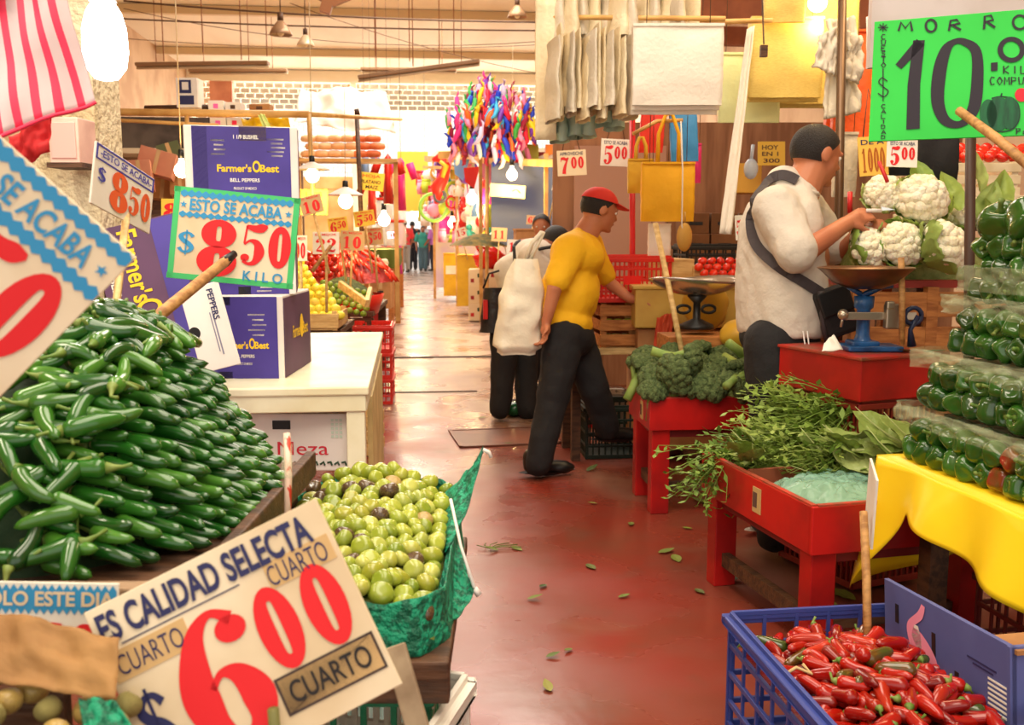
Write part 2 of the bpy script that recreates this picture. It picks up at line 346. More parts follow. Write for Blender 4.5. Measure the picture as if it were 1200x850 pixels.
def batten(label, u0, v0, u1, v1, d, lit=False):
    a = P(u0, v0, d); b_ = P(u1, v1, d); t = thing('tube_light', label, 'light fixture', Matrix.Translation((a+b_)/2))
    c = (a+b_)/2; MB().bar(a-c, b_-c, .16, .05).build('housing', mat('batten_dust', (140, 108, 78), .6), t, bevel=.01)
    for k_ in (.15, .85): e_ = (a-c).lerp(b_-c, k_); MB().tube([e_, V((e_.x, e_.y, HC-c.z))], .006, 5).build('hanger_rod', rust, t, True)
    MB().tube([a-c-V((0, 0, .045)), b_-c-V((0, 0, .045))], .02, 8).build('lamp_tube', tube_glow if lit else mat('unlit_tube', (196, 176, 148), .3), t, True)
batten('long dusty tube light hung below the ceiling beside the salmon pillar', 160, 76, 315, 74, 14)
batten('short dark tube light just behind the long dusty one', 222, 83, 337, 83, 17)
batten('tilted brown tube light over the aisle, rising to one end', 420, 91, 562, 72, 14)
batten('level brown tube light crossing behind the tilted one', 423, 81, 535, 82, 17)
def bell_lamp(label, u, v, d, r, glass=False):
    p = P(u, v, d); t = thing('bell_lamp', label, 'pendant lamp', Matrix.Translation(p))
    MB().lathe([(.03*r, .9*r), (.2*r, .85*r), (.45*r, .6*r), (.8*r, .1*r), (r, -.35*r), (.97*r, -.37*r), (.75*r, .08*r), (.4*r, .55*r)], 20).build('lamp_shade', mat('galvanised_shade' if not glass else 'glass_shade', (160, 126, 96) if not glass else (220, 200, 170), .35, metal=.3), t, True)
    MB().lathe([(0, 1.5*r), (.24*r, 1.5*r), (.26*r, .85*r), (0, .85*r)], 12).build('socket', woodd, t, True)
    MB().tube([(0, 0, 1.4*r), (.01, 0, HC-p.z)], .007, 6).build('cord', cable_m, t, True)
    MB().ell((0, 0, 0), (.34*r, .34*r, .5*r), 12, 8).build('bulb', mat('dull_bulb', (240, 220, 180), .3), t, True)
bell_lamp('larger brown bell lamp hanging under the ceiling', 329, 36, 11, .13)
bell_lamp('smaller pale bell lamp hanging lower beside the brown one', 358, 50, 12, .11, True)
bell_lamp('bell lamp partly behind the hanging cloth bags', 606, 16, 12, .12)
# timber brackets on the far beam
for i, (u, v, d, s, lb) in enumerate(((415, 94, 23.3, 1.15, 'forked timber bracket jutting from the far wall above the white tarp'), (550, 93, 23.3, .9, 'small timber bracket jutting above the ribbon bunch'), (388, 2, 9.0, .5, 'timber stub nailed on the beam above the bell lamps'))):
    p = P(u, v, d); tag(MB().bar(p+V((-.5*s, 0, .35*s)), p, .07, .1).bar(p, p+V((.45*s, 0, .2*s)), .07, .1).bar(p+V((-.12*s, 0, -.2*s)), p+V((.04*s, 0, .3*s)), .08, .1).build('timber_bracket', rust), lb, 'bracket')
# ================================================================ generic goods
def boxat(name, label, cat, u0, v0, u1, v1, d, depth, m, rz=0.0, group=None, tape=True, bevel=.004):
    """closed carton whose front face spans the measured rectangle at distance d"""
    a = P(u0, v1, d); b_ = P(u1, v0, d); w = (b_-a).dot(RGT); h = (b_-a).dot(UPV); c = P((u0+u1)/2, v1, d)
    t = thing(name, label, cat, Matrix.Translation(c) @ Matrix.Rotation(rz-YAW, 4, 'Z'), group)
    MB().box((0, depth/2, h/2), (w, depth, h)).build('carton_body', m, t, bevel=bevel)
    if tape:
        MB().box((0, depth/2, h+.001), (.05, depth, .002)).box((0, -.001, h*.86), (.05, .002, h*.28)).build('tape', mat('parcel_tape', (196, 160, 110), .25), t)
        MB().box((0, -.0015, h*.62), (min(.09, w*.3), .003, .028)).build('hand_hole', black, t, bevel=.012)
    return t, w, h
def slat_crate(name, label, w, d, h, M, m, n=3, cat='crate', group=None):
    t = thing(name, label, cat, M, group); g = .012
    for sx_ in (-1, 1):
        for sy in (-1, 1): MB().box((sx_*(w/2-.025), sy*(d/2-.025), h/2), (.03, .03, h)).build('corner_post', m, t)
    sh = h/n*.74
    for sy in (-1, 1):
        q = MB()
        for i in range(n): q.box((0, sy*(d/2-g/2), h*(i+.5)/n), (w, g*.8, sh))
        q.build('side_panel', m, t, bevel=.002)
    for sx_ in (-1, 1):
        q = MB()
        for i in range(n): q.box((sx_*(w/2-g/2), 0, h*(i+.5)/n), (g*.8, d-.03, sh))
        q.build('end_panel', m, t, bevel=.002)
    MB().box((0, 0, .008), (w-.03, d-.03, .012)).build('base', m, t); return t
def plastic_crate(name, label, w, d, h, M, m, nx=9, nz=3, cat='crate', group=None, lip=.018):
    t = thing(name, label, cat, M, group); th = .008
    def side(L, MM, nm, n):
        q = MB()
        for i in range(n+1): q.box((-L/2+L*i/n, 0, h/2), (.010 if 0 < i < n else .02, th, h), MM)
        for j in range(nz+1): q.box((0, -.002, h*j/nz if j else .012), (L, th*1.3, .014 if 0 < j < nz else .024), MM)
        q.build(nm, m, t, bevel=.0015)
    for s in (0, pi): side(w, Matrix.Rotation(s, 4, 'Z') @ Matrix.Translation((0, -d/2, 0)), 'side_panel', nx)
    for s in (pi/2, -pi/2): side(d, Matrix.Rotation(s, 4, 'Z') @ Matrix.Translation((0, -w/2, 0)), 'end_panel', max(3, int(nx*d/w)))
    MB().box((0, 0, .006), (w, d, .01)).build('base', m, t)
    MB().box((0, -d/2-lip/2, h-.012), (w+2*lip, lip, .024)).box((0, d/2+lip/2, h-.012), (w+2*lip, lip, .024)).box((-w/2-lip/2, 0, h-.012), (lip, d, .024)).box((w/2+lip/2, 0, h-.012), (lip, d, .024)).build('rim', m, t, bevel=.004)
    return t
def inst(name, parts, M, label, cat, group=None, kind=None):
    """a new thing from shared meshes: parts[0] the body, the rest its parts"""
    o = put(name, parts[0][1]); o.matrix_world = M; tag(o, label, cat, group, kind)
    for nm, me in parts[1:]: put(nm, me, o)
    return o
def rot_to(x, up=V((0, 0, 1)), roll=0.0):
    return frame(V((0, 0, 0)), x, up) @ Matrix.Rotation(roll, 4, 'X')
# ---------------------------------------------------------------- signs
def sign(name, label, TL, TR, BL, m, ops, th=.004, border=None, cat='price sign'):
    a, b_, c = P(*TL), P(*TR), P(*BL); x = (b_-a); w = x.length; x.normalize(); y = (a-c); y -= x*y.dot(x); h = y.length; y.normalize(); z = x.cross(y)
    M = AX(x, y, z).to_4x4(); M.translation = (a + b_ + (a-y*h) + (b_-y*h))/4
    t = thing(name, label, cat, M)
    MB().box((0, 0, 0), (w, h, th)).build('board', m, t, bevel=.001)
    if border:
        q = MB(); k = .045*w
        for cx, cy, sx_, sy in ((0, h/2-k/2, w, k), (0, -h/2+k/2, w, k), (-w/2+k/2, 0, k, h), (w/2-k/2, 0, k, h)): q.box((cx, cy, 0), (sx_*1.01, sy, th*1.25))
        q.build('border_tape', border, t)
    bags = {}
    for op in ops:
        k, part, mm = op[0], op[1], op[2]; q = bags.setdefault((part, mm.name+(str(len(bags)) if part in ('patch', 'vent_slot') or 'patch_l' in part else ''), mm), MB()); zz = th/2+.0012
        if k == 'num': q_ = op[4:]; numerals(q, op[3], q_[0]*w, q_[1]*h, q_[2]*w, q_[3]*h, zz+.0006)
        elif k == 'txt': q_ = op[4:]; letters(q, op[3], q_[0]*w, q_[1]*h, q_[2]*w, q_[3]*h, zz+.0012, bold=q_[4] if len(q_) > 4 else .02, rot=R(q_[5]) if len(q_) > 5 else 0)
        elif k == 'star':
            q_ = op[3:]; rr = q_[2]*w/2; q.add([(q_[0]*w, q_[1]*h, zz+.0012)]+[(q_[0]*w+(rr if i % 2 == 0 else rr*.42)*sin(pi*i/5), q_[1]*h+(rr if i % 2 == 0 else rr*.42)*cos(pi*i/5), zz+.0012) for i in range(10)], [(0, i+1, (i+1) % 10+1) for i in range(10)])
        elif k == 'zig': q_ = op[3:]; zigzag(q, q_[0]*w, q_[1]*h, q_[2]*w, q_[3]*h, q_[4], q_[5]*h, zz)
        elif k == 'rect': q_ = op[3:]; q.box((q_[0]*w, q_[1]*h, zz-.0006), (q_[2]*w, q_[3]*h, .0012))
        elif k == 'band': q_ = op[3]; ribbon(q, [(p[0], p[1], p[2]) for p in q_[0]], q_[1], lambda px, py: (px*w, py*h), zz+.0008, 0, q_[2] if len(q_) > 2 else False)
    for (part, _, mm), q in bags.items():
        if q.v: q.build(part, mm, t)
    return t, M, w, h
def stick(label, a, b_, r=.009, m=None, cat='stick', r2=None):
    return tag(MB().tube([a, V(a).lerp(V(b_), .5)+V((.002, 0, .003)), b_], [r, r*1.05, r2 or r], 8).build('wooden_stick', m or wood, smooth=True), label, cat)
def small_sign(label, u, v, wpx, hpx, d, roll, txt, m, ink=None, yaw=0.0, head='', headink=None, headh=.2, hang=0):
    s = d/FPX; c_, s_ = cos(R(roll)), sin(R(roll)); dx = tan(R(yaw))
    def q(x, y): px = x*wpx/2; py = y*hpx/2; return (u+px*c_-py*s_, v-(px*s_+py*c_), d+dx*px*s)
    y0 = -.1 if head else 0
    if len(txt) == 3: ops = [('num', 'price_numerals', ink or red_ink, txt[0], -.24, y0, .34, .70), ('num', 'cents_numerals', ink or red_ink, txt[1:], .2, y0+.1, .48, .46)]
    else: ops = [('num', 'price_numerals', ink or red_ink, txt, 0, y0, .84, .62)]
    if head: ops.append(('txt', 'lettering', headink or navy_ink, head, 0, .36, .8, .13, .01))
    t, M_, w, h = sign('price_sign', label, q(-1, 1), q(1, 1), q(-1, -1), m, ops, .005)
    if hang > 0: MB().tube([(-w*.3, h*.48, 0), (0, h*.5+hang, 0), (w*.3, h*.48, 0)], .003, 5).build('hanging_string', cable_m, t, True)
    else: MB().tube([(0, h*.3, -.01), (0, -h*.5-.35, -.02)], .008, 6).build('holder_stick', woodl, t, True)
    return t
# ================================================================ left stall: signs
def xbar(a, w): return a
# big tilted card in front, cut by the frame
sign('price_sign', 'big cream price card reading SE ACABA with red 50, hanging over the jalapeno heap',
     (-58, 108, .98), (160, 302, 1.04), (-262, 340, .98), paper,
     [('zig', 'banner_strip', blue_ink, 0, .465, .99, .034, 17, .018), ('zig', 'banner_strip', blue_ink, 0, .275, .99, .034, 17, .018),
      ('txt', 'lettering', blue_ink, 'ESTO SE ACABA', -.02, .37, .78, .10, .025), ('star', 'lettering', blue_ink, .435, .37, .06),
      ('num', 'price_numerals', red_ink, '850', .04, .02, .86, .42), ('txt', 'lettering', blue_ink, 'K I L O', .1, -.38, .5, .1, .03)], .005)
# kilo board with a green edge
sign('price_sign', 'green-edged price board reading ESTO SE ACABA 8 50 KILO before the purple boxes',
     (206, 218, 2.15), (352, 233, 2.17), (203, 326, 2.15), paper,
     [('zig', 'banner_strip', blue_ink, 0, .43, .9, .03, 16, .028), ('zig', 'banner_strip', blue_ink, 0, .205, .9, .02, 16, .028),
      ('txt', 'lettering', blue_ink, 'ESTO SE ACABA', 0, .315, .74, .13, .03), ('star', 'lettering', blue_ink, -.42, .31, .06), ('star', 'lettering', blue_ink, .42, .31, .06),
      ('num', 'peso_mark', blue_ink, '$', -.37, -.1, .18, .27), ('num', 'price_numerals', red_ink, '8', -.13, -.13, .34, .62), ('num', 'price_numerals', red_ink, '50', .27, -.06, .44, .46),
      ('txt', 'lettering', blue_ink, 'K I L O', .26, -.4, .32, .11, .02)], .006, mat('green_tape', (66, 190, 110), .4))
# white board further left
sign('price_sign', 'white price board with violet edge reading ESTO SE ACABA 8 50, turned towards the bulb',
     (112, 165, 2.0), (180, 210, 2.26), (100, 235, 1.97), paperw,
     [('rect', 'edge_line', violet_ink, 0, .47, .98, .03), ('rect', 'edge_line', violet_ink, 0, .25, .98, .025), ('rect', 'edge_line', violet_ink, -.48, .36, .02, .24), ('rect', 'edge_line', violet_ink, .48, .36, .02, .24),
      ('txt', 'lettering', violet_ink, '-ESTO SE ACABA-', 0, .36, .88, .12, .02), ('num', 'peso_mark', violet_ink, '$', -.38, .02, .16, .26),
      ('num', 'price_numerals', orange_ink, '8', -.1, -.1, .32, .66), ('num', 'price_numerals', orange_ink, '50', .27, -.1, .42, .5)], .005)
_o = [o for o in bpy.data.objects if o.name.startswith('price_sign') and o.get('label', '').startswith('white price board with violet')][0]; bpy.context.view_layer.update(); _i = _o.matrix_world.inverted()
MB().tube([_i @ P(150, 235, 2.18), _i @ P(128, 430, 1.84)], .008, 6).build('holder_stick', woodl, _o, True)
# quarter-kilo card low in front
tan_p = mat('tan_patch', (206, 170, 116), .7)
sign('price_sign', 'large tilted cream card reading ES CALIDAD SELECTA, CUARTO and 6 00',
     (99, 719, 1.13), (370, 584, 1.15), (203, 940, 1.10), paper,
     [('txt', 'lettering', navy_ink, 'ES CALIDAD SELECTA', -.02, .385, .9, .15, .03),
      ('rect', 'rule', navy_ink, -.16, .285, .5, .006),
      ('rect', 'patch', tan_p, -.32, .19, .32, .15), ('txt', 'patch_lettering', navy_ink, 'CUARTO', -.32, .19, .27, .1, -.005),
      ('rect', 'patch', tan_p, .34, .255, .28, .13), ('txt', 'patch_lettering', navy_ink, 'CUARTO', .33, .25, .25, .1, -.005),
      ('num', 'peso_mark', navy_ink, '$', -.40, -.14, .17, .36), ('num', 'price_numerals', red_ink, '6', -.12, -.09, .36, .68), ('num', 'price_numerals', red_ink, '00', .27, .01, .40, .42),
      ('rect', 'stamp_frame', mat('stamp_brown', (62, 46, 44), .7), .27, -.3, .42, .19), ('rect', 'stamp', tan_p, .27, -.3, .4, .165), ('txt', 'stamp_lettering', black_ink, 'CUARTO', .27, -.3, .34, .11, .012)], .005)
p = P(322, 838, 1.105); stick('short green-brown stick end poking up at the foot of the CUARTO card', p+V((0, 0, -.16)), p+V((0, -.01, .012)), .0065, mat('mossy_stick', (116, 112, 60), .6))
# stick through the heap up to the kilo board
stick('long round stick with a dark tip leaning from the jalapenos to the kilo board', P(120, 425, 1.72), P(266, 305, 2.11), .0115)
tip = tag(MB().tube([P(262, 308, 2.10), P(275, 297, 2.125)], [.0128, .008], 8).build('stick_tip_wrap', black, smooth=True), 'black tape wound on the tip of the long leaning stick', 'tape')
# ================================================================ jalapeno heap
def chili_mesh(L, Rr, bend, seed, stemm, bodym, blunt=.75, stem_len=.03):
    r_ = random.Random(seed); n = 12; pts = []; rs = []
    for i in range(n+1):
        t = i/n; x = (t-.5)*L
        pr = (min(1, (t/.13))**.5)*(1-.42*t**1.5)*(1-max(0, (t-blunt)/(1-blunt))**2.4)**.5 if t < 1 else 0.04
        pts.append((x, bend*L*((t-.5)**2)*r_.choice((-1, 1)) if False else bend*L*(t-.5)**2, bend*.4*L*sin(t*3))); rs.append(max(.0006, Rr*pr*(1+.05*sin(7*t+seed))))
    a = MB().tube(pts, rs, 12).mesh('chili_body', bodym)
    s0 = V(pts[0]); st = [s0+V((.003, 0, 0)), s0+V((-.006, 0, .001)), s0+V((-stem_len*.6, r_.uniform(-.004, .004), .004)), s0+V((-stem_len, r_.uniform(-.012, .012), .010))]
    b_ = MB().tube(st, [Rr*.62, Rr*.34, .0023, .0029], 8).mesh('stem', stemm)
    return a, b_
jal_m = hue_mat('jalapeno_skin', [(16, 62, 18), (44, 104, 28), (22, 78, 20), (74, 128, 40), (18, 66, 18)], .2, coat=.4)
jstem = mat('jalapeno_stem', (92, 124, 44), .5, (124, 140, 66), 30)
JV = [chili_mesh(.082+.010*sin(i*2.1), .0136+.0014*sin(i*3.3), .30*sin(i*1.7), i, jstem, jal_m) for i in range(7)]
HX, HY = RGT.copy(), V((sin(YAW), cos(YAW), 0)); JO = P(118, 560, 1.70); JO.z = .845; JH = .315; JA, JF = .31, .44
def jsurf(x, y):  # x right, y away
    ra = JA if x > 0 else .48; rf = JF if y < 0 else .3
    return JH*(1-(abs(x/ra)**2.8+abs(y/rf)**2.8)**(2/2.8))
jlab = 'glossy green jalapeno pepper in the heap on the left stall'; jn = 0
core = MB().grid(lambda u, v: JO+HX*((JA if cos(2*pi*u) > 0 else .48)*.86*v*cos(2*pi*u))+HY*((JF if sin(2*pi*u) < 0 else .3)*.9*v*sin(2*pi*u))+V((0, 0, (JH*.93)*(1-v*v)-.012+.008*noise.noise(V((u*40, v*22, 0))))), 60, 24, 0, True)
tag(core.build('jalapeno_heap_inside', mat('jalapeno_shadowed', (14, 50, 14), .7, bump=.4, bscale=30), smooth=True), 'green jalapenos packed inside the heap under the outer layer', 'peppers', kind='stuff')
def pix(w_): d_ = w_-CAM; z_ = d_.dot(FWD); return 600+FPX*d_.dot(RGT)/z_, 425-FPX*d_.dot(UPV)/z_
def putj(pos, xdir, roll, sc=1.0):
    global jn
    uu, vv = pix(pos)
    if (uu > 215 and vv > 715-(uu-100)*.5+18) or vv < 430-1.03*uu or uu < -45: return
    a, b_ = JV[jn % 7]; M = Matrix.Translation(pos) @ rot_to(xdir, roll=roll) @ Matrix.Scale(sc, 4); jn += 1
    inst('jalapeno_pepper', [('chili_body', a), ('stem', b_)], M, jlab, 'jalapeno pepper', 'jalapenos in the heap')
# neatly stacked flank: tips outward to the right
zi = 0
for zr in np.arange(.013, JH-.02, .0262):
    zi += 1
    for yy in np.arange(-.42, .14, .0318):
        y = yy+(.0155 if zi % 2 else 0)+rnd.uniform(-.003, .003); q = max(0, 1-zr/JH)**1.4-abs(y/(JF if y < 0 else .3))**2.8
        if q <= .02: continue
        x = JA*q**(1/2.8)
        if x < .13-.10*(zr/JH): continue
        dr = (HX*1.0+HY*(.12+.35*y/JF*1.0)*-1*(-1 if y < 0 else .3)*.0+HY*(-.10+.25*(y/JF))+V((0, 0, -.14+rnd.uniform(-.06, .06)))).normalized()
        putj(JO+HX*(x-.036+rnd.uniform(-.006, .006))+HY*y+V((0, 0, zr)), dr, rnd.uniform(0, 6.28), rnd.uniform(.94, 1.08))
jr = random.Random(3); pl = []
tries = 0
while jn < 300 and tries < 9000:
    tries += 1; x = jr.uniform(-.36, .13); y = jr.uniform(-.43, .12); h = jsurf(x, y)
    if h < .004: continue
    if any((x-a)**2+((y-b_)*.9)**2 < .026**2 for a, b_ in pl): continue
    pl.append((x, y)); e = .004
    nx = -(jsurf(x+e, y)-jsurf(x-e, y))/(2*e); ny = -(jsurf(x, y+e)-jsurf(x, y-e))/(2*e); nrm = (HX*nx+HY*ny+V((0, 0, 1))).normalized()
    a = jr.uniform(0, 6.28) if jr.random() < .75 else jr.uniform(-.4, .4)
    d0 = HX*cos(a)+HY*sin(a); d0 = (d0-nrm*d0.dot(nrm)*jr.uniform(.55, 1.0)).normalized()
    putj(JO+HX*x+HY*y+V((0, 0, h+.008+jr.uniform(-.004, .012))), d0, jr.uniform(0, 6.28), jr.uniform(.92, 1.1))
print('JALAPENOS', jn)
# the wooden tray that carries the heap, its table
tr = thing('display_tray', 'weathered wooden tray table under the jalapeno heap', 'tray', T(JO-V((0, 0, .03)), -YAW))
MB().box((-.115, -.09, .012), (.83, .76, .02)).build('base', woodd, tr)
MB().box((-.1, -.47, .02), (.86, .03, .05)).build('front_board', mat('weathered_board', (160, 132, 104), .8, (104, 80, 60), 14, .4, stretch=(1, 6, 6)), tr, bevel=.004)
MB().box((.305, -.09, .02), (.02, .76, .05)).build('side_board', woodd, tr, bevel=.004)
for x in (-.45, .25):
    for y in (-.42, .24): MB().box((x, y, -.4), (.06, .06, .83)).build('leg', woodd, tr)
# strip sign and kraft paper on the front of the lower stall
sign('price_sign', 'low price card reading SOLO ESTE DIA, half hidden by brown paper under the jalapeno tray',
     (-60, 680, 1.205), (140, 684, 1.205), (-60, 790, 1.205), paperw,
     [('zig', 'banner_strip', blue_ink, 0, .32, .98, .2, 22, .06), ('txt', 'lettering', paper, 'SOLO ESTE DIA', .08, .33, .8, .16, .03), ('num', 'price_numerals', red_ink, '850', .05, -.26, .8, .66)], .004)
kraft = mat('kraft_paper', (168, 126, 74), .75, (142, 102, 58), 6, .3)
def sheet(name, label, cat, corners, m, nu=24, nv=14, amp=.01, fr=3, th=.0015, seed=0, parent=None, curl=None):
    """a slack sheet between four world corners (TL, TR, BL, BR)"""
    a, b_, c, d = corners; nrm = (b_-a).cross(c-a).normalized()
    def f(u, v):
        p_ = (a*(1-u)+b_*u)*(1-v)+(c*(1-u)+d*u)*v
        return p_+nrm*(amp*noise.noise(V((u*fr+seed*7, v*fr*.7, seed)))+amp*.4*noise.noise(V((u*fr*3, v*fr*2, seed+5))))+(curl(u, v) if curl else V((0, 0, 0)))
    o = MB().grid(f, nu, nv).build(name, m, parent, True); solid(o, th)
    if label: tag(o, label, cat)
    return o
sheet('kraft_paper', 'brown kraft paper sheet folded over the rim of the lower tomatillo bin', 'paper', (P(-20, 712, 1.13), P(140, 748, 1.1), P(-20, 796, 1.06), P(136, 822, 1.06)), kraft, amp=.012, fr=4)
lb = thing('display_bin', 'lower wooden bin under the brown paper holding husk tomatillos', 'bin', T(P(-22, 850, 1.02)-V((0, 0, .1)), -YAW))
MB().box((0, .02, 0), (.28, .30, .02)).build('base', woodd, lb); MB().box((-.06, .17, .03), (.14, .02, .06)).build('back_board', woodd, lb)
for x in (-.1, .1): MB().box((x, .15, -.3), (.05, .05, .6)).build('leg', woodd, lb)
# ================================================================ tomatillos
tom_m = hue_mat('tomatillo_skin', [(132, 146, 34), (168, 176, 62), (116, 136, 34), (188, 190, 92), (150, 150, 44), (152, 166, 56)], .25, coat=.3)
tomp_m = mat('purple_tomatillo', (52, 24, 34), .25, (112, 92, 52), 14, coat=.3)
tomy_m = mat('yellowing_tomatillo', (186, 160, 84), .3, (140, 110, 70), 18)
husk_m = mat('tomatillo_husk', (166, 150, 92), .7, (120, 118, 60), 30, .4)
def tomato_mesh(name, m, r, squash=.86, lob=.02, seed=0):
    return MB().grid(lambda u, v: V((r*(1+lob*cos(5*2*pi*u+seed))*cos(2*pi*u)*sin(pi*v), r*(1+lob*cos(5*2*pi*u+seed))*sin(2*pi*u)*sin(pi*v), -r*squash*cos(pi*v)*(1-.22*max(0, -cos(pi*v))**6))), 18, 12, 0, True).mesh(name, m)
TOM = [tomato_mesh('tomatillo', tom_m, 1, .86, .03, i) for i in range(3)]
TOMP = tomato_mesh('tomatillo', tomp_m, 1); TOMY = tomato_mesh('tomatillo', tomy_m, 1); HUSK = tomato_mesh('tomatillo', husk_m, 1, .95, .06)
def relax(n, W_, D_, rmin, rmax, height, seed=0, it=90, layers=1):
    """spread n balls over a mound by pushing neighbours apart"""
    g = np.random.RandomState(seed); p = np.c_[g.uniform(-W_/2, W_/2, n), g.uniform(-D_/2, D_/2, n)]; r = g.uniform(rmin, rmax, n)
    for _ in range(it):
        d = p[:, None]-p[None]; L = np.sqrt((d**2).sum(2))+1e-6; need = (r[:, None]+r[None])*.92; o = np.clip(need-L, 0, None); np.fill_diagonal(o, 0)
        p += (d/L[..., None]*o[..., None]*.35).sum(1)
        p[:, 0] = np.clip(p[:, 0], -W_/2+r, W_/2-r); p[:, 1] = np.clip(p[:, 1], -D_/2+r, D_/2-r)
    return [(x, y, height(x/(W_/2), y/(D_/2)), q) for (x, y), q in zip(p, r)]
TO = P(424, 690, 1.80); TO.z = .655
TW, TD = .31, .56
def th_(a, b_): return .035+.055*(1-a*a)+.06*(b_+1)*.5
tc_ = 0
for (x, y, z, r) in relax(175, TW, TD, .0148, .0212, lambda a, b_: th_(a, b_), 4):
    k = rnd.random(); me = TOMP if k < .13 else TOMY if k < .15 else TOM[tc_ % 3]; tc_ += 1
    lab = 'dark purple tomatillo among the green ones on the netted crate' if k < .13 else 'yellowing tomatillo among the green ones on the netted crate' if k < .15 else 'green tomatillo heaped on the netted crate'
    inst('tomatillo', [('tomatillo', me)], T(TO, -YAW) @ Matrix.Translation((x, y, z+rnd.uniform(-.004, .012))) @ Euler((rnd.uniform(-1, 1), rnd.uniform(-1, 1), rnd.uniform(0, 6))).to_matrix().to_4x4() @ Matrix.Scale(r, 4), lab, 'tomatillo', ('purple ' if k < .13 else 'yellowing ' if k < .15 else 'green ')+'tomatillos on the crate')
# layer beneath
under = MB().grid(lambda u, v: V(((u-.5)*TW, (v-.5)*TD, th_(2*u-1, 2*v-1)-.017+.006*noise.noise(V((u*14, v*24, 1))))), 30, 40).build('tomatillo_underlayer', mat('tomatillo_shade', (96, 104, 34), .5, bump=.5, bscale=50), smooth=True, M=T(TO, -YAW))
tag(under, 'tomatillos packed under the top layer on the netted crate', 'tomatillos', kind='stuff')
mesh_g = mat('green_net', (16, 150, 112), .55, (4, 96, 70), 60, .7, 90, lo=.45, hi=.55)
def net(u, v):
    # rim of the heap down over the crate edge, with two pulled-out corners
    a = 2*pi*u; x = (TW/2+.012)*max(-1, min(1, 1.25*cos(a))); y = (TD/2+.012)*max(-1, min(1, 1.25*sin(a))); z = .07+.02*noise.noise(V((cos(a)*3, sin(a)*3, 0)))-.075*v+ (.012 if v < .3 else 0)
    k = 1+.05*v+.015*noise.noise(V((cos(a)*6, sin(a)*6, v*3)))
    return V((x*k, y*k, z+.05*max(0, sin(a))*(1-v)))
nb = MB().grid(net, 90, 9, 0, True)
netT = thing('mesh_bag', 'green mesh sack spread under the tomatillos, two corners pulled out', 'mesh bag', T(TO, -YAW))
solid(nb.build('sack', mesh_g, netT, True), .002)
def netcorner(c0, c1, tipp, seed):
    def f(u, v): 
        e = V(c0).lerp(V(c1), u); q = e.lerp(V(tipp), v**.85); return q+V((0, .004, .012))*noise.noise(V((u*5, v*5, seed)))+V((0, 0, -.03*sin(pi*v)*(.3+.7*u)))
    return MB().grid(f, 14, 14)
Mi = T(TO, -YAW).inverted()
ft = Mi @ P(566, 527, 1.93); ft2 = Mi @ P(556, 690, 1.72)
solid(netcorner((TW/2-.02, TD/2-.04, .11), (TW/2+.0, -.02, .07), ft, 1).build('net_corner', mesh_g, netT, True), .002)
solid(netcorner((TW/2+.005, .12, .085), (TW/2-.005, -.24, .035), ft2, 3).build('net_corner', mesh_g, netT, True), .002)
MB().tube([Mi @ P(528, 585, 1.80), Mi @ P(540, 640, 1.76), ft2], .003, 6).build('drawstring', whitecard, netT, True)
MB().tube([ft2, ft2+V((.008, 0, -.012))], .006, 6).build('knot', whitecard, netT, True)
MB().tube([ft, ft+V((.012, 0, -.006)), ft+V((.016, 0, -.016))], .004, 6).build('knot', whitecard, netT, True)
pb = MB().box((0, -.01, -.015), (.36, .62, .03)).box((0, -.3, -.045), (.36, .03, .05)).build('plank_board', woodd, None, bevel=.004, M=T(TO, -YAW))
tag(pb, 'dark plank board laid on the green crates under the tomatillos', 'board')
cz = TO.z-.07
for i, lb_ in enumerate(('green plastic crate topmost under the tomatillo board', 'green plastic crate lowest in the stack under the tomatillos')):
    plastic_crate('plastic_crate', lb_, .29, .5, .28, T((TO.x-.01, TO.y, cz-.285*(i+1)), -YAW), green_plastic, 6, 3)
# husk tomatillos in the lower bin
for (x, y, z, r) in relax(44, .27, .26, .014, .019, lambda a, b_: .03+.05*(b_+1)*.5+.05*(1-min(1, abs(a)))*.6, 9):
    inst('husk_tomatillo', [('tomatillo', HUSK if rnd.random() < .6 else TOMY)], lb.matrix_world @ Matrix.Translation((x, y, z+rnd.uniform(0, .012))) @ Euler((rnd.uniform(-1, 1), rnd.uniform(-1, 1), 0)).to_matrix().to_4x4() @ Matrix.Scale(r, 4), 'small husk tomatillo in the lower bin below the brown paper', 'tomatillo', 'husk tomatillos in the lower bin')
sheet('green_net', 'crumpled green net lining in the corner of the lower bin', 'net', (P(92, 818, 1.06), P(135, 822, 1.05), P(100, 866, 1.0), P(165, 866, 1.0)), mesh_g, amp=.007, fr=3)
plastic_crate('plastic_crate', 'white plastic crate behind the foot of the CUARTO card', .24, .3, .2, T(P(420, 880, 1.42)-V((0, -.12, .205)), -YAW-.25), white_plastic, 12, 2)
tag(MB().bar(P(462, 757, 1.33), P(492, 862, 1.30), .02, .03, up=RGT).build('side_slat', mat('grey_slat', (170, 150, 122), .75, (130, 108, 84), 12), bevel=.002), 'grey weathered slat leaning beside the CUARTO card edge', 'slat')
st = stick('thin red and white banded stick standing between the jalapenos and tomatillos', P(337, 610, 1.62), P(336, 508, 1.66), .006, mat('banded_stick', (226, 196, 176), .5, (206, 60, 40), 40, lo=.49, hi=.51, stretch=(1, 1, .1)))
tag(sheet('clear_wrap', None, None, (P(330, 520, 1.655), P(343, 520, 1.655), P(330, 560, 1.63), P(342, 560, 1.63)), clear_film, 6, 8, .004, 4), 'scrap of clear plastic tied on the banded stick', 'plastic')
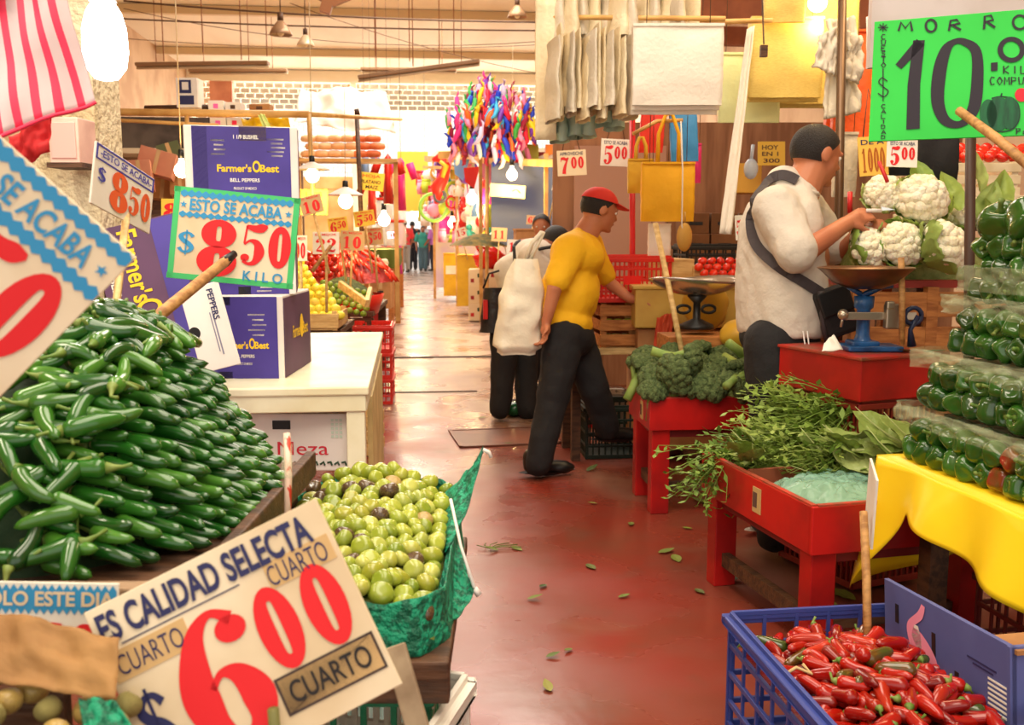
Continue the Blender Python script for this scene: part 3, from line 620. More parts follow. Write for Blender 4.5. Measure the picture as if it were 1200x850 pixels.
# ================================================================ white table and its boxes
pale_paint = mat('pale_table_paint', (240, 236, 206), .35, (226, 218, 180), 5)
A_, B_, C_ = PZ(432, 453, .80), PZ(449, 389, .80), PZ(240, 453, .80)
ex = (A_-C_).normalized(); dep = (B_-A_).length; wid = 1.0
ey_ = (B_-A_).normalized(); TM = AX(V((ey_.y, -ey_.x, 0)), ey_, V((0, 0, 1))).to_4x4(); TM.translation = V((A_.x, A_.y, 0))
tb = thing('display_table', 'long cream painted wooden table carrying the purple pepper boxes', 'table', TM)
MB().box((-wid/2, dep/2, .785), (wid, dep, .03)).build('tabletop', pale_paint, tb, bevel=.006)
q = MB().box((-wid/2, .02, .745), (wid-.02, .025, .06)).box((-.02, dep/2, .745), (.025, dep-.04, .06)); q.build('apron', pale_paint, tb, bevel=.004)
for x in (-.045, -wid+.04):
    for y in (.045, dep-.05): MB().box((x, y, .36), (.06, .06, .72)).build('leg', pale_paint, tb, bevel=.004)
MB().box((-.012, dep*.55, .36), (.018, dep*.72, .70)).build('side_panel', mat('pale_panel', (214, 190, 130), .6, (190, 164, 106), 8), tb)
MB().box((-wid/2, .3, .30), (wid-.1, .5, .02)).build('lower_shelf', woodl, tb)
def farm_box(name, label, u0, v0, u1, v1, d, depth, side_m, ops, rz=0.0, m=None):
    t, w, h = boxat(name, label, 'carton', u0, v0, u1, v1, d, depth, m or whitecard, rz, None, False)
    bags = {}
    for op in ops:
        k, part, mm = op[:3]; q = bags.setdefault((part, mm.name, mm), MB()); o_ = op[3:]
        if k == 'rect': q.box((o_[0]*w, o_[1]*h, 0), (o_[2]*w, o_[3]*h, .002))
        else: letters(q, o_[0], o_[1]*w, o_[2]*h, o_[3]*w, o_[4]*h, .0022, bold=o_[5] if len(o_) > 5 else .02)
    Mx = Matrix.Translation((0, -.0015, h/2)) @ Matrix.Rotation(pi/2, 4, 'X')
    for (part, _, mm), q in bags.items(): q.build(part, mm, t, M=Mx)
    MB().box((w/2+.0012, depth/2, h/2), (.0024, depth*.98, h*.94)).build('side_print', side_m, t)
    s_ = MB()
    letters(s_, "Farmer's", -.02, .01, depth*.34, h*.16, .002); letters(s_, "Best", depth*.26, .01, depth*.2, h*.16, .002)
    s_.add([(p.x*.1*h+depth*.12, p.y*.15*h+.02, .0018) for p in (V((cos(a), sin(a), 0)) for a in (2*pi*i/16 for i in range(16)))], [tuple(range(16))])
    s_.build('side_lettering', yellow_ink, t, M=Matrix.Translation((w/2+.0026, depth/2, h/2)) @ Matrix.Rotation(pi/2, 4, 'Z') @ Matrix.Rotation(pi/2, 4, 'X'))
    return t, w, h
def lines(cx, cy, w, n, dy, hh=.018): return [('rect', 'fine_print', paperw, cx+w*.08*((i*7) % 3-1), cy-i*dy, w*(1-.16*((i*5) % 3)), hh) for i in range(n)]
logo = [('rect', 'print_panel', purple_card, 0, .0, .86, .98), ('rect', 'print_stripe', mat('violet_stripe', (96, 84, 172), .6), -.36, 0, .12, .98)]
farm = lambda y: [('txt', 'brand_lettering', yellow_ink, "Farmer's", -.07, y, .3, .085, .03), ('txt', 'brand_lettering', yellow_ink, 'Best', .24, y, .17, .085, .03), ('txt', 'logo_ring', yellow_ink, 'O', .125, y+.02, .07, .13, .03), ('txt', 'lettering', paperw, 'BELL PEPPERS', .02, y-.13, .26, .04, .015), ('txt', 'lettering', paperw, 'PRODUCT OF MEXICO', .02, y-.22, .2, .028, .01)]
farm_box('pepper_carton', 'topmost purple bell pepper carton with yellow lettering, above the green-edged board', 222, 150, 350, 255, 3.45, .36, plum_card,
   logo+farm(.04)+lines(-.2, .34, .12, 4, .05)+lines(.31, .36, .15, 5, .045)+[('txt', 'lettering', paperw, '1 1/9 BUSHEL', .04, .38, .22, .045), ('rect', 'tape', mat('brown_tape', (156, 134, 120), .2), .1, .42, .24, .16)], .25)
farm_box('pepper_carton', 'middle pepper carton of the stack, mostly behind the green-edged board', 228, 255, 346, 346, 3.42, .42, plum_card, logo+farm(0)+lines(.2, -.3, .14, 4, .05)+[('rect', 'hand_hole', black, .0, -.44, .12, .1)], .2)
farm_box('pepper_carton', 'lowest pepper carton on the cream table, its plum side facing the aisle', 236, 347, 334, 446, 3.38, .44, plum_card, logo+farm(-.08)+lines(.2, .28, .2, 5, .06)+[('rect', 'hand_hole', black, -.2, .44, .16, .1), ('rect', 'hand_hole', black, -.2, -.44, .16, .09)])
# leaning flattened carton and its white flap
def panel(name, label, cat, c, d, wm, hm, roll, yaw, pitch, m, th=.012):
    """a stiff board centred at pixel c, distance d, turned roll/yaw/pitch degrees from facing the viewer"""
    M = Matrix.Translation(P(*c, d)) @ CAMFACE @ Matrix.Rotation(R(roll), 4, 'Z') @ Matrix.Rotation(R(yaw), 4, 'Y') @ Matrix.Rotation(R(pitch), 4, 'X')
    t = thing(name, label, cat, M); MB().box((0, 0, 0), (wm, hm, th)).build('panel', m, t, bevel=.002); return t
t = panel('pepper_carton', 'purple carton tipped on its side behind the jalapeno heap, lettering running downwards', 'carton', (182, 350), 3.0, .25, .46, 15, 8, 0, plum_card, .12)
q = MB(); letters(q, "Farmer's", 0, 0, .22, .06, 0); q.build('brand_lettering', yellow_ink, t, M=Matrix.Translation((-.02, .1, .0625)) @ Matrix.Rotation(-pi/2, 4, 'Z'))
q = MB(); letters(q, "Best", 0, 0, .1, .06, 0); letters(q, 'O', -.09, .01, .05, .075, 0); q.build('brand_lettering', yellow_ink, t, M=Matrix.Translation((-.02, -.12, .0625)) @ Matrix.Rotation(-pi/2, 4, 'Z'))
q = MB(); letters(q, "BELL PEPPERS", 0, 0, .2, .024, 0); q.build('lettering', paperw, t, M=Matrix.Translation((-.09, -.02, .0625)) @ Matrix.Rotation(-pi/2, 4, 'Z'))
MB().box((.085, 0, .0605), (.07, .45, .002)).build('print_stripe', purple_card, t)
t = panel('carton_flap', 'white carton flap printed PEPPERS hanging open over the lowest pepper carton', 'carton flap', (246, 384), 2.7, .115, .235, 14, -6, 4, whitecard, .006)
q = MB(); letters(q, 'PEPPERS', 0, 0, .085, .018, 0); q.build('lettering', navy_ink, t, M=Matrix.Translation((.028, .06, .0045)) @ Matrix.Rotation(-pi/2, 4, 'Z'))
MB().lathe([(0, .0005), (.017, .0005), (.017, 0)], 20).build('hand_hole', black, t, M=Matrix.Translation((-.045, -.005, .004)))
MB().box((.02, -.02, .0036), (.004, .12, .001)).box((.012, -.015, .0036), (.003, .11, .001)).build('fine_print', mat('grey_ink', (130, 128, 150), .7), t)
# box under the table
t, w, h = boxat('produce_carton', 'white produce carton with red script lettering stored under the cream table', 'carton', 290, 484, 408, 552, 3.3, .4, whitecard, 0, None, False)
Mx = Matrix.Translation((0, -.002, h/2)) @ Matrix.Rotation(pi/2, 4, 'X')
q = MB(); letters(q, 'Meza', .02, -.02, .17, .045, 0, bold=0); q.build('lettering', mat('crimson_ink', (196, 36, 56), .6), t, M=Mx @ Matrix.Rotation(.05, 4, 'Z') @ Matrix.Shear('XY', 4, (.25, 0)) if False else Mx)
MB().box((-.05, .06, 0), (.06, .03, .002)).build('hand_hole', black, t, M=Mx, bevel=.01)
q = MB()
for i in range(8): q.tube([(-.02+i*.024, -.075+.006*(i % 2), 0), (-.008+i*.024, -.066, 0), (-.004+i*.024, -.078, 0)], .0035, 5)
q.build('leaf_print', mat('dark_leaf_print', (42, 70, 50), .7), t, M=Mx)
q = MB()
for i in range(5):
    for j in range(3): q.box((.12+j*.014, .02+i*.014, 0), (.009, .009, .001))
q.build('table_print', mat('pale_green_print', (190, 206, 190), .7), t, M=Mx)
boxat('produce_carton', 'plain brown carton behind the white one under the cream table', 'carton', 300, 474, 404, 486, 3.7, .2, carton)
slat_crate('wooden_crate', 'light wooden crate standing on the floor by the cream table leg', .12, .25, .25, T(PZ(452, 530, 0)+V((-.08, 0, 0)), -.1), woodl)
# red crates past the table
for i in range(3):
    plastic_crate('plastic_crate', 'red plastic crate, %s of the stack past the cream table' % ('lowest', 'middle', 'topmost')[i], .42, .42, .19, T(PZ(427, 474, 0)+V((0, .2, .2*i)), -.02), red_plastic, 10, 3)
# ================================================================ lemons
lem_m = hue_mat('lemon_skin', [(244, 214, 60), (236, 226, 90), (226, 206, 50), (246, 220, 100)], .4, bump=.15, bscale=120)
LEM = MB().tube([(x, 0, 0) for x in (-.038, -.034, -.028, -.018, 0, .018, .028, .034, .038)], [.002, .008, .018, .026, .030, .026, .018, .008, .002], 14).mesh('lemon', lem_m)
LO = P(352, 386, 6.2); LO.z = P(380, 386, 6.2).z
slat_crate('wooden_crate', 'pale wooden crate holding the lemon pyramid', .62, .5, .12, T(LO+V((-.05, .15, 0)), -.05), woodl, 1)
for j in range(12):
    for i in range(14):
        for zz in (0,):
            x = -.32+i*.052+(.026 if j % 2 else 0); hgt = .09+j*.041; lim = .26-.028*j
            if x > lim: continue
            inst('lemon', [('lemon', LEM)], T(LO+V((x, -.06+j*.026+rnd.uniform(-.004, .004), hgt))) @ Euler((rnd.uniform(-.4, .4), rnd.uniform(-.4, .4), rnd.uniform(0, 3))).to_matrix().to_4x4(), 'yellow lemon in the stacked pyramid behind the cream table', 'lemon', 'lemons in the pyramid')
tag(MB().add([(-.34, -.04, .04), (.25, -.04, .04), (-.34, .3, .54), (-.1, .3, .54), (-.34, .34, .04), (.25, .34, .04)], [(0, 1, 3, 2), (0, 2, 4), (1, 5, 3), (2, 3, 5, 4), (0, 4, 5, 1)]).build('lemon_heap_inside', mat('lemon_shade', (206, 176, 40), .6, bump=.5, bscale=30), M=T(LO)), 'lemons packed inside the pyramid', 'lemons', kind='stuff')
def heap(name, label, u, v, d, w, dp, h, m, bump_=.012, fr=22):
    p = P(u, v, d)
    o = MB().grid(lambda a, b_: V((w/2*b_*cos(2*pi*a), dp/2*b_*sin(2*pi*a), h*(1-b_**1.8)+bump_*noise.noise(V((b_*cos(2*pi*a)*fr*w, b_*sin(2*pi*a)*fr*w, 3))))), 60, 24, 0, True).build(name, m, smooth=True, M=T(p, -.05))
    return o, p
# green limes beside, red chillies, dark greens, red basin
lime_m = hue_mat('lime_skin', [(150, 170, 60), (120, 150, 50), (170, 180, 80)], .4)
LIME = MB().ell((0, 0, 0), (.026, .022, .022), 12, 8).mesh('lime', lime_m)
LP_ = P(404, 356, 6.9)
for j in range(5):
    for i in range(7):
        inst('lime', [('lime', LIME)], T(LP_+V((-.16+i*.048+(j % 2)*.02, j*.04, .0+j*.035-.012*i))) @ Euler((0, 0, rnd.uniform(0, 3))).to_matrix().to_4x4(), 'small green lime on the slope beside the lemons', 'lime', 'limes beside the lemons')
tag(MB().bar(P(398, 333, 6.7), P(430, 356, 6.5), .03, .05).bar(P(430, 356, 6.5), P(434, 340, 7.2), .03, .05).build('bin_rail', woodl, bevel=.003), 'white wooden rail slanting along the lime bin', 'rail')
tag(MB().lathe([(0, 0), (.2, 0), (.25, .15), (.26, .15), (.21, -.006), (0, -.006)], 28).build('red_basin', red_plastic, smooth=True, M=T(P(413, 366, 8.0))), 'round red plastic basin beneath the dark greens', 'basin')
o, p_ = heap('leafy_greens', '', 402, 346, 7.95, .5, .5, .15, mat('dark_greens', (46, 60, 26), .8, (70, 84, 36), 30, .5)); tag(o, 'dark green heap of small leaves above the red basin', 'greens', kind='stuff')
chm = hue_mat('dried_chili_skin', [(196, 30, 14), (224, 60, 24), (170, 24, 16)], .4)
DCH = chili_mesh(.11, .013, .3, 5, jstem, chm)[0]
RO = P(404, 326, 8.3)
r2 = random.Random(5)
for k in range(190):
    a = r2.uniform(0, 2*pi); b_ = sqrt(r2.random()); x = .42*b_*cos(a); y = .4*b_*sin(a); z = .30*(1-b_**1.7)
    inst('dried_chili', [('chili', DCH)], T(RO+V((x, y, z))) @ Euler((r2.uniform(-.5, .5), R(60)*b_+r2.uniform(-.3, .3), a)).to_matrix().to_4x4(), 'red chili in the fan-shaped heap behind the dark greens', 'chili', 'red chilies in the far left heap')
o, p_ = heap('chili_heap_inside', '', 404, 330, 8.3, .84, .8, .28, mat('chili_shade', (150, 24, 14), .5, bump=.4, bscale=40)); tag(o, 'red chilies packed inside the fan-shaped heap', 'chilies', kind='stuff')
tomr_m = hue_mat('tomato_skin', [(206, 34, 22), (226, 52, 30), (186, 26, 20)], .22, coat=.3)
TOMT = tomato_mesh('tomato', tomr_m, 1, .86, .02)
def tomato_pile(label, group, O, nx, ny, r, dzy, rz=0.0):
    for j in range(ny):
        for i in range(nx):
            inst('tomato', [('tomato', TOMT)], T(O, rz) @ Matrix.Translation((( i-(nx-1)/2+(.5 if j % 2 else 0))*r*2.0, j*r*1.2, j*dzy)) @ Euler((rnd.uniform(-1, 1), 0, rnd.uniform(0, 6))).to_matrix().to_4x4() @ Matrix.Scale(r, 4), label, 'tomato', group)
tomato_pile('dark red tomato in the rows behind the lemons', 'tomatoes behind the lemons', P(354, 322, 7.6), 8, 5, .03, .04)
gar = mat('garlic_skin', (240, 224, 196), .6, (220, 190, 160), 10)
GAR = MB().lathe([(0, -.028), (.03, -.02), (.036, .0), (.02, .026), (.006, .04), (.004, .06), (0, .06)], 12).mesh('garlic', gar)
for k in range(26):
    inst('garlic_bulb', [('garlic', GAR)], T(P(408+k % 7*7.0, 308+(k//7)*5, 8.9)+V((0, -.05*(k//7), 0))) @ Euler((rnd.uniform(-1, 1), rnd.uniform(-1, 1), 0)).to_matrix().to_4x4() @ Matrix.Scale(1.2, 4), 'white garlic bulb heaped behind the red chilies', 'garlic', 'garlic bulbs behind the chilies')
# their stands
def bench(name, label, u, v, d, w, dp, m, zt=None, cloth=None, cloth_h=.2, rz=-.05):
    p = P(u, v, d); t = thing(name, label, 'stand', T((p.x, p.y, 0), rz)); z = zt or p.z
    MB().box((0, dp/2, z-.02), (w, dp, .04)).build('tabletop', m, t, bevel=.004)
    for x in (-w/2+.05, w/2-.05):
        for y in (.05, dp-.05): MB().box((x, y, (z-.04)/2), (.07, .07, z-.04)).build('leg', m, t)
    MB().box((0, .04, z-.10), (w, .03, .1)).build('apron', m, t)
    if cloth:
        MB().grid(lambda u_, v_: V((w/2*1.03*(2*u_-1), -.012-.015*sin(u_*40)*(.2+v_), z+.004-v_*cloth_h)), 60, 6).grid(lambda u_, v_: V((w/2*1.03*(2*u_-1), -.012+v_*(dp+.02), z+.004)), 4, 4).grid(lambda u_, v_: V((w/2*1.03+.008*sin(v_*30), -.012+u_*(dp+.02), z+.004-v_*cloth_h)), 20, 4).build('cloth', cloth, t, True)
    return t
bench('produce_stand', 'wooden stand under the lemon crate', 342, 387, 6.25, .62, .8, woodd)
bench('produce_stand', 'wooden stand under the red chilies and the basin', 385, 366, 7.75, .7, 1.5, woodd)
bench('cloth_stand', 'wooden stand with a dark green cloth by the aisle', 424, 293, 12.6, .82, 1.4, crate_wood, None, mat('green_cloth', (92, 104, 34), .8, bump=.2), .24)
bench('produce_stand', 'far wooden stand beyond the green cloth stand', 432, 288, 17, .9, 2.2, crate_wood)
tag(MB().box((0, .3, .18), (.12, .5, .36)).build('red_plank', red_paint, M=T(PZ(440, 392, 0), .1)), 'red board leaning on edge below the basin beside the aisle', 'board')
boxat('cardboard_box', 'small brown carton on the floor below the red chilies', 'carton', 434, 330, 458, 362, 12, .4, carton)
# price cards over there
sg = [('pale card reading 22 among the far left price cards', 382, 285, 31, 26, 5.9, 0, '22', paperw, 0), ('grey-brown card reading 10 in front of the garlic', 413, 282, 28, 23, 6.9, -3, '10', mat('tan_card', (196, 164, 122), .7), 0),
      ('tilted card reading 6 50 beside the grey-brown ten', 438, 277, 22, 20, 7.4, 4, '650', mat('tan_card', (196, 164, 122), .7), 0), ('yellow card reading 6 50 below the round bulb', 396, 264, 23, 18, 7.0, 8, '650', papery, 0),
      ('yellow card reading 5 50 right of the round bulb', 427, 256, 24, 18, 7.2, 8, '550', papery, 0), ('tilted grey card reading 10 over a yellow poster', 365, 240, 26, 22, 5.6, 14, '10', mat('tan_card', (196, 164, 122), .7), 0),
      ('narrow white card beside the green-edged board over the lemons', 352, 291, 16, 30, 4.9, 0, '00', paperw, 0)]
for lb_, u, v, w, h, d, ro, tx, m, y in sg: small_sign(lb_, u, v, w, h, d, ro, tx, m, yaw=y, head='EL MEJOR', headink=red_ink)
small_sign('small yellow card reading 8 behind the green-edged board', 200, 247, 22, 28, 4.2, 0, '8', papery)
stick('slender yellow stick carrying the card reading 22', P(366, 318, 5.8), P(388, 288, 5.85), .012)
sign('hand_sign', 'yellow hand-lettered sign reading HOJA PLATANO MAIZ on a pole', (421, 201, 8.6), (451, 204, 8.6), (420, 222, 8.6), papery, [('txt', 'lettering', orange_ink, 'HOJA', 0, .28, .7, .22, .02), ('txt', 'lettering', black_ink, 'PLATANO', 0, -.02, .75, .2, .02), ('txt', 'lettering', black_ink, 'MAIZ', .05, -.31, .5, .2, .02)], cat='sign')
sign('poster', 'yellow poster hanging behind the tilted grey card', (352, 222, 6.4), (384, 222, 6.4), (352, 252, 6.4), papery, [('txt', 'lettering', mat('amber_ink', (206, 150, 30), .7), 'LOS', 0, .3, .6, .2)], cat='poster')
tag(MB().tube([P(418, 132, 8.55), P(425, 300, 8.55)], .02, 8).tube([P(416, 132, 8.55), P(421, 131, 8.55)], .03, 8).build('dark_pole', woodd, smooth=True), 'dark upright pole behind the hand-lettered leaf sign', 'pole')
sign('price_sign', 'tiny pink card far up the aisle by the shopper in red', (454, 272, 13), (465, 271, 13), (455, 280, 13), pinkpaper, [('txt', 'lettering', black_ink, 'll', 0, 0, .5, .5)])
# ================================================================ lamps
def bulb(label, u, v, d, r, power, drop=None, shade=None, col=(255, 214, 140)):
    p = P(u, v, d); t = thing('light_bulb', label, 'bulb', Matrix.Translation(p))
    MB().lathe([(0, -r), (.5*r, -.87*r), (.87*r, -.5*r), (r, 0), (.87*r, .5*r), (.5*r, .95*r), (.34*r, 1.3*r), (.3*r, 1.7*r), (0, 1.7*r)], 18).build('bulb', bulb_mat, t, True)
    MB().lathe([(0, 2.8*r), (.36*r, 2.75*r), (.42*r, 1.6*r), (0, 1.6*r)], 12).build('socket', black, t, True)
    MB().tube([(0, 0, 2.7*r), (.01, 0, (drop if drop else .6))], .003, 6).build('cord', mat('pale_cord', (200, 176, 140), .6), t, True)
    if shade: MB().lathe([(.4*r, 1.9*r), (2.4*r, .9*r), (2.5*r, .8*r), (.4*r, 1.7*r)], 20).build('shade', shade, t, True)
    l = bpy.data.lights.new('bulb_light', 'POINT'); l.energy = power; l.color = lin(col); l.shadow_soft_size = r*1.2
    o = bpy.data.objects.new('bulb_light', l); o.location = p+V((0, -.05, -2.2*r)); COL.objects.link(o); return t
p = P(123, 50, 2.2); t = thing('energy_bulb', 'large glaring white bulb hanging beside the striped bag', 'bulb', Matrix.Translation(p))
MB().lathe([(0, -.085), (.025, -.079), (.043, -.055), (.049, -.02), (.047, .03), (.038, .065), (.026, .085), (0, .085)], 24).build('bulb', mat('white_bulb_glow', (255, 252, 246), .5, emit=12), t, True)
MB().lathe([(0, .17), (.022, .165), (.03, .088), (0, .088)], 16).build('socket', whitecard, t, True); MB().tube([(0, 0, .165), (0, .02, 1.2)], .006, 6).build('cord', black, t, True)
l = bpy.data.lights.new('bulb_light', 'POINT'); l.energy = 7; l.color = lin((255, 246, 226)); l.shadow_soft_size = .07; o = bpy.data.objects.new('bulb_light', l); o.location = p+V((0, -.1, -.14)); COL.objects.link(o)
bulb('bare bulb glaring left of the topmost pepper carton', 213, 200, 4.6, .035, 12, 1.5)
bulb('shaded bulb glaring right of the topmost pepper carton', 366, 206, 6.2, .045, 16, 1.2, whitecard)
bulb('round bulb on a stem over the far left price cards', 405, 236, 8.0, .06, 22, .9, whitecard)
bulb('bulb hanging before the toy stall, over a pale card', 600, 205, 12.5, .07, 40, 1.6)
bulb('bulb hanging at the top above the yellow mesh bags', 958, 3, 4.6, .045, 8, 1.0)
bulb('bulb inside the jar stall near the far shoppers', 450, 258, 13, .08, 30, 1.2)
bulb('left bulb within the toy stall', 553, 233, 15.5, .09, 36, 1.2); bulb('low bulb within the toy stall by the yellow boxes', 530, 262, 17.5, .08, 30, 1.2)
bulb('bulb in the jar stall, farther up the aisle', 486, 250, 22, .1, 40, 1.2)
# ================================================================ upper left corner
stripe_p = mat('bag_pink', (232, 42, 82), .6)
def striped_bag():
    t = thing('striped_bag', 'red and white striped shopping bag hanging above the cream card', 'bag', Matrix.Translation(P(20, 60, 1.62)))
    o0 = P(20, 60, 1.62)
    TL, TR, BL, BR = P(-70, -90, 1.62), P(62, -60, 1.70), P(-62, 200, 1.5), P(112, 120, 1.66)
    m1 = mat('bag_white', (200, 178, 180), .55, bump=.1)
    a = MB()
    n = 96
    def f(u, v): 
        p_ = (TL*(1-u)+TR*u)*(1-v)+(BL*(1-u)+BR*u)*v
        return p_-o0+FWD*(.02*noise.noise(V((u*4, v*3, 2)))-.03*sin(pi*u))
    a.grid(f, n+1, 30)
    per = n/8
    for j in range(29):
        for i in range(n): a.m[j*n+i] = 1 if (i % per) < per*.38 else 0
    o = a.build('cloth', [m1, stripe_p], t, True); solid(o, .003)
    b_ = MB(); b_.grid(lambda u, v: f(u*.62, .02+v*.34)+FWD*-.03+RGT*.02, n+1, 12)
    for j in range(11):
        for i in range(n): b_.m[j*n+i] = 1 if (i % 26) < 10 else 0
    solid(b_.build('flap', [m1, stripe_p], t, True), .003)
    MB().tube([f(i/12, 1.0) for i in range(13)], .0035, 6).build('hem', stripe_p, t, True)
striped_bag()
tag(sheet('red_cloth', None, None, (P(10, 160, 1.85), P(62, 130, 1.85), P(14, 200, 1.85), P(58, 178, 1.85)), mat('red_cloth', (206, 40, 44), .7), amp=.02), 'red cloth hanging beneath the striped bag', 'cloth')
struct('pillar_left', MB().box((0, .1, -.25), (.19, .2, 3.1), T(P(80, 250, 2.95)+V((0, 0, .3)), -YAW)), mat('stucco', (220, 204, 170), .9, (200, 180, 140), 6, .9, 40))
pw = thing('wall_box', 'small pink wooden box fixed on the stucco pillar', 'box', T(P(76, 190, 2.78), -YAW))
MB().box((0, .06, .06), (.085, .12, .13)).build('box_body', mat('pale_pink_wood', (226, 186, 170), .6, (206, 160, 146), 8), pw, bevel=.004); MB().box((0, -.002, .06), (.07, .006, .1)).build('box_door', mat('pink_wood', (230, 170, 160), .6), pw, bevel=.002); MB().box((0, .06, -.008), (.1, .13, .014)).build('ledge', woodd, pw)
struct('pillar_left_post', MB().box((0, .05, 0), (.05, .06, 3.0), T(P(102, 195, 3.2), -YAW)), mat('pale_post', (232, 214, 176), .7))
# stall frame of poles with goods on top
fr = thing('stall_frame', 'yellowish pole frame over the left stall carrying boxes', 'frame', T(P(230, 130, 6.4)))
o0 = fr.matrix_world.translation
tanpole = mat('tan_pole', (222, 176, 106), .5, (196, 146, 80), 6)
def pole_in(t, a, b_, r, m, nm='pole'): o_ = t.matrix_world.translation; MB().tube([a-o_, b_-o_], r, 8).build(nm, m, t, True)
pole_in(fr, P(100, 131, 6.4), P(362, 134, 6.4), .024, tanpole, 'top_pole'); pole_in(fr, P(138, 141, 6.4), P(256, 147, 6.4), .012, tanpole, 'rail'); pole_in(fr, P(138, 132, 6.4), P(138, 300, 6.4), .02, tanpole, 'post'); pole_in(fr, P(219, 134, 6.4), P(219, 300, 6.4), .014, tanpole, 'post'); pole_in(fr, P(362, 134, 6.4), P(368, 250, 6.4), .016, tanpole, 'post'); pole_in(fr, P(362, 134, 6.4), P(470, 140, 9.5), .016, tanpole, 'rail'); pole_in(fr, P(170, 127, 6.6), P(245, 126, 6.6), .02, woodd, 'plank')
t, w, h = boxat('printed_box', 'white box with dark print standing on the stall pole', 'box', 207, 92, 232, 126, 6.5, .14, whitecard, 0, None, False)
MB().box((-w*.08, -.002, h*.7), (w*.6, .003, h*.44)).box((-w*.02, -.002, h*.25), (w*.7, .003, h*.3)).build('print', navy_ink, t); MB().box((-w*.05, -.004, h*.72), (w*.3, .003, h*.26)).build('print_highlight', whitecard, t)
for i, (u0, v0, u1, v1, m, lb_) in enumerate(((244, 118, 262, 131, whitecard, 'small white box with pink mark on the stall pole'), (264, 120, 282, 131, whitecard, 'second small white box on the stall pole'), (246, 138, 265, 150, whitecard, 'white carton below the pole, left of its twin'), (266, 138, 284, 150, whitecard, 'white carton below the pole, beside the yellow plastic'), (292, 122, 316, 131, carton, 'flat brown packet lying on the stall pole'))):
    t, w, h = boxat('small_box', lb_, 'box', u0, v0, u1, v1, 6.55, .12, m, 0, None, False)
    MB().box((0, -.002, h*.5), (w*.3, .003, h*.4)).build('print', pinkpaper if i in (0, 2) else stripe_p if i == 3 else woodd, t)
tag(sheet('yellow_plastic', None, None, (P(282, 138, 6.5), P(338, 136, 6.5), P(288, 158, 6.45), P(342, 160, 6.45)), yellow_plastic, amp=.05, fr=4), 'yellow plastic sheet bundled under the pole over the cartons', 'plastic sheet')
tag(sheet('paper_streamer', None, None, (P(302, 134, 6.35), P(310, 134, 6.35), P(312, 158, 6.3), P(322, 158, 6.3)), mat('lime_paper', (226, 240, 150), .6), amp=.02), 'pale lime paper strip dangling from the stall pole', 'paper')
# clutter shelf behind
sh = thing('wall_shelf', 'dark wall shelf far behind the left stall, crowded with cartons', 'shelf', T(P(200, 175, 9.5)))
MB().box((-.1, .3, .16), (1.7, .5, .3)).build('cabinet', mat('dark_cabinet', (92, 80, 72), .6, (64, 54, 50), 5), sh); MB().box((-.1, .25, -.02), (2.6, .6, .05)).build('shelf_board', mat('pale_shelf', (222, 206, 176), .7), sh); MB().box((-.1, .5, -.5), (2.6, .06, 1.0)).build('back_panel', mat('dim_panel', (150, 122, 98), .8, (110, 86, 66), 3), sh)
cb = [(152, 192, 178, 222, 6, 'tilted salmon carton lowest of the clutter beside the white board'), (165, 178, 205, 206, -14, 'tilted salmon carton on top of the clutter behind the white board'), (188, 172, 214, 196, 20, 'dark green packet amid the clutter'), (200, 196, 224, 232, 4, 'tan sack-like carton left of the bare bulb'), (180, 206, 204, 236, -5, 'brown carton beneath the tilted salmon one'), (156, 222, 200, 250, 3, 'dark carton at the base of the clutter'), (170, 206, 182, 240, 0, 'red edged carton standing in the clutter'), (228, 160, 250, 200, 0, 'brown carton beyond the bare bulb')]
cm = [salmon, salmon, mat('dull_green_pack', (86, 96, 62), .7), carton, carton, woodd, red_paint, carton]
for i, (u0, v0, u1, v1, ro, lb_) in enumerate(cb):
    t = panel('cardboard_box', lb_, 'carton', ((u0+u1)/2, (v0+v1)/2), 7.6+.15*i, (u1-u0)/FPX*7.8, (v1-v0)/FPX*7.8, ro, 14, 0, cm[i], .25)
    MB().box((0, 0, .127), (.03, (v1-v0)/FPX*7.8*.98, .002)).build('tape', mat('parcel_tape', (196, 160, 110), .25), t)
# white tarp and sausage-like sacks
tag(sheet('white_tarp', None, None, (P(352, 103, 9.5), P(452, 108, 9.5), P(344, 143, 9.2), P(464, 156, 9.2)), mat('white_tarp', (250, 244, 232), .6), amp=.08, fr=3, nu=40, nv=24), 'white tarp stretched over the stall beside the orange sacks', 'tarp')
osk = mat('orange_sack', (226, 110, 60), .5, (240, 150, 100), 8)
for r_ in range(3):
    for i in range(6):
        u = 362+i*15+(r_ % 2)*5; v = 181-r_*9
        if u > 450: continue
        tag(MB().tube([(-.075, 0, 0), (-.065, 0, 0), (-.03, 0, .004), (.03, 0, .004), (.065, 0, 0), (.075, 0, 0)], [.01, .034, .045, .045, .034, .01], 10, flat=.75).build('orange_sack', osk if i > 3 else mat('peach_sack', (230, 170, 120), .5, (240, 196, 150), 8), smooth=True, M=T(P(u, v, 9.0), rnd.uniform(-.3, .3))), 'orange sack stacked on the rack beneath the white tarp' if i > 3 else 'peach sack stacked on the rack beneath the white tarp', 'sack', 'orange sacks under the tarp' if i > 3 else 'peach sacks under the tarp')
rk = thing('rack', 'pole rack under the orange and peach sacks', 'rack', T(P(405, 188, 9.0)))
MB().box((0, .1, 0), (.95, .3, .03)).build('shelf_board', tanpole, rk); 
for x in (-.45, .45): MB().box((x, .2, -.75), (.04, .04, 1.5)).build('post', tanpole, rk)
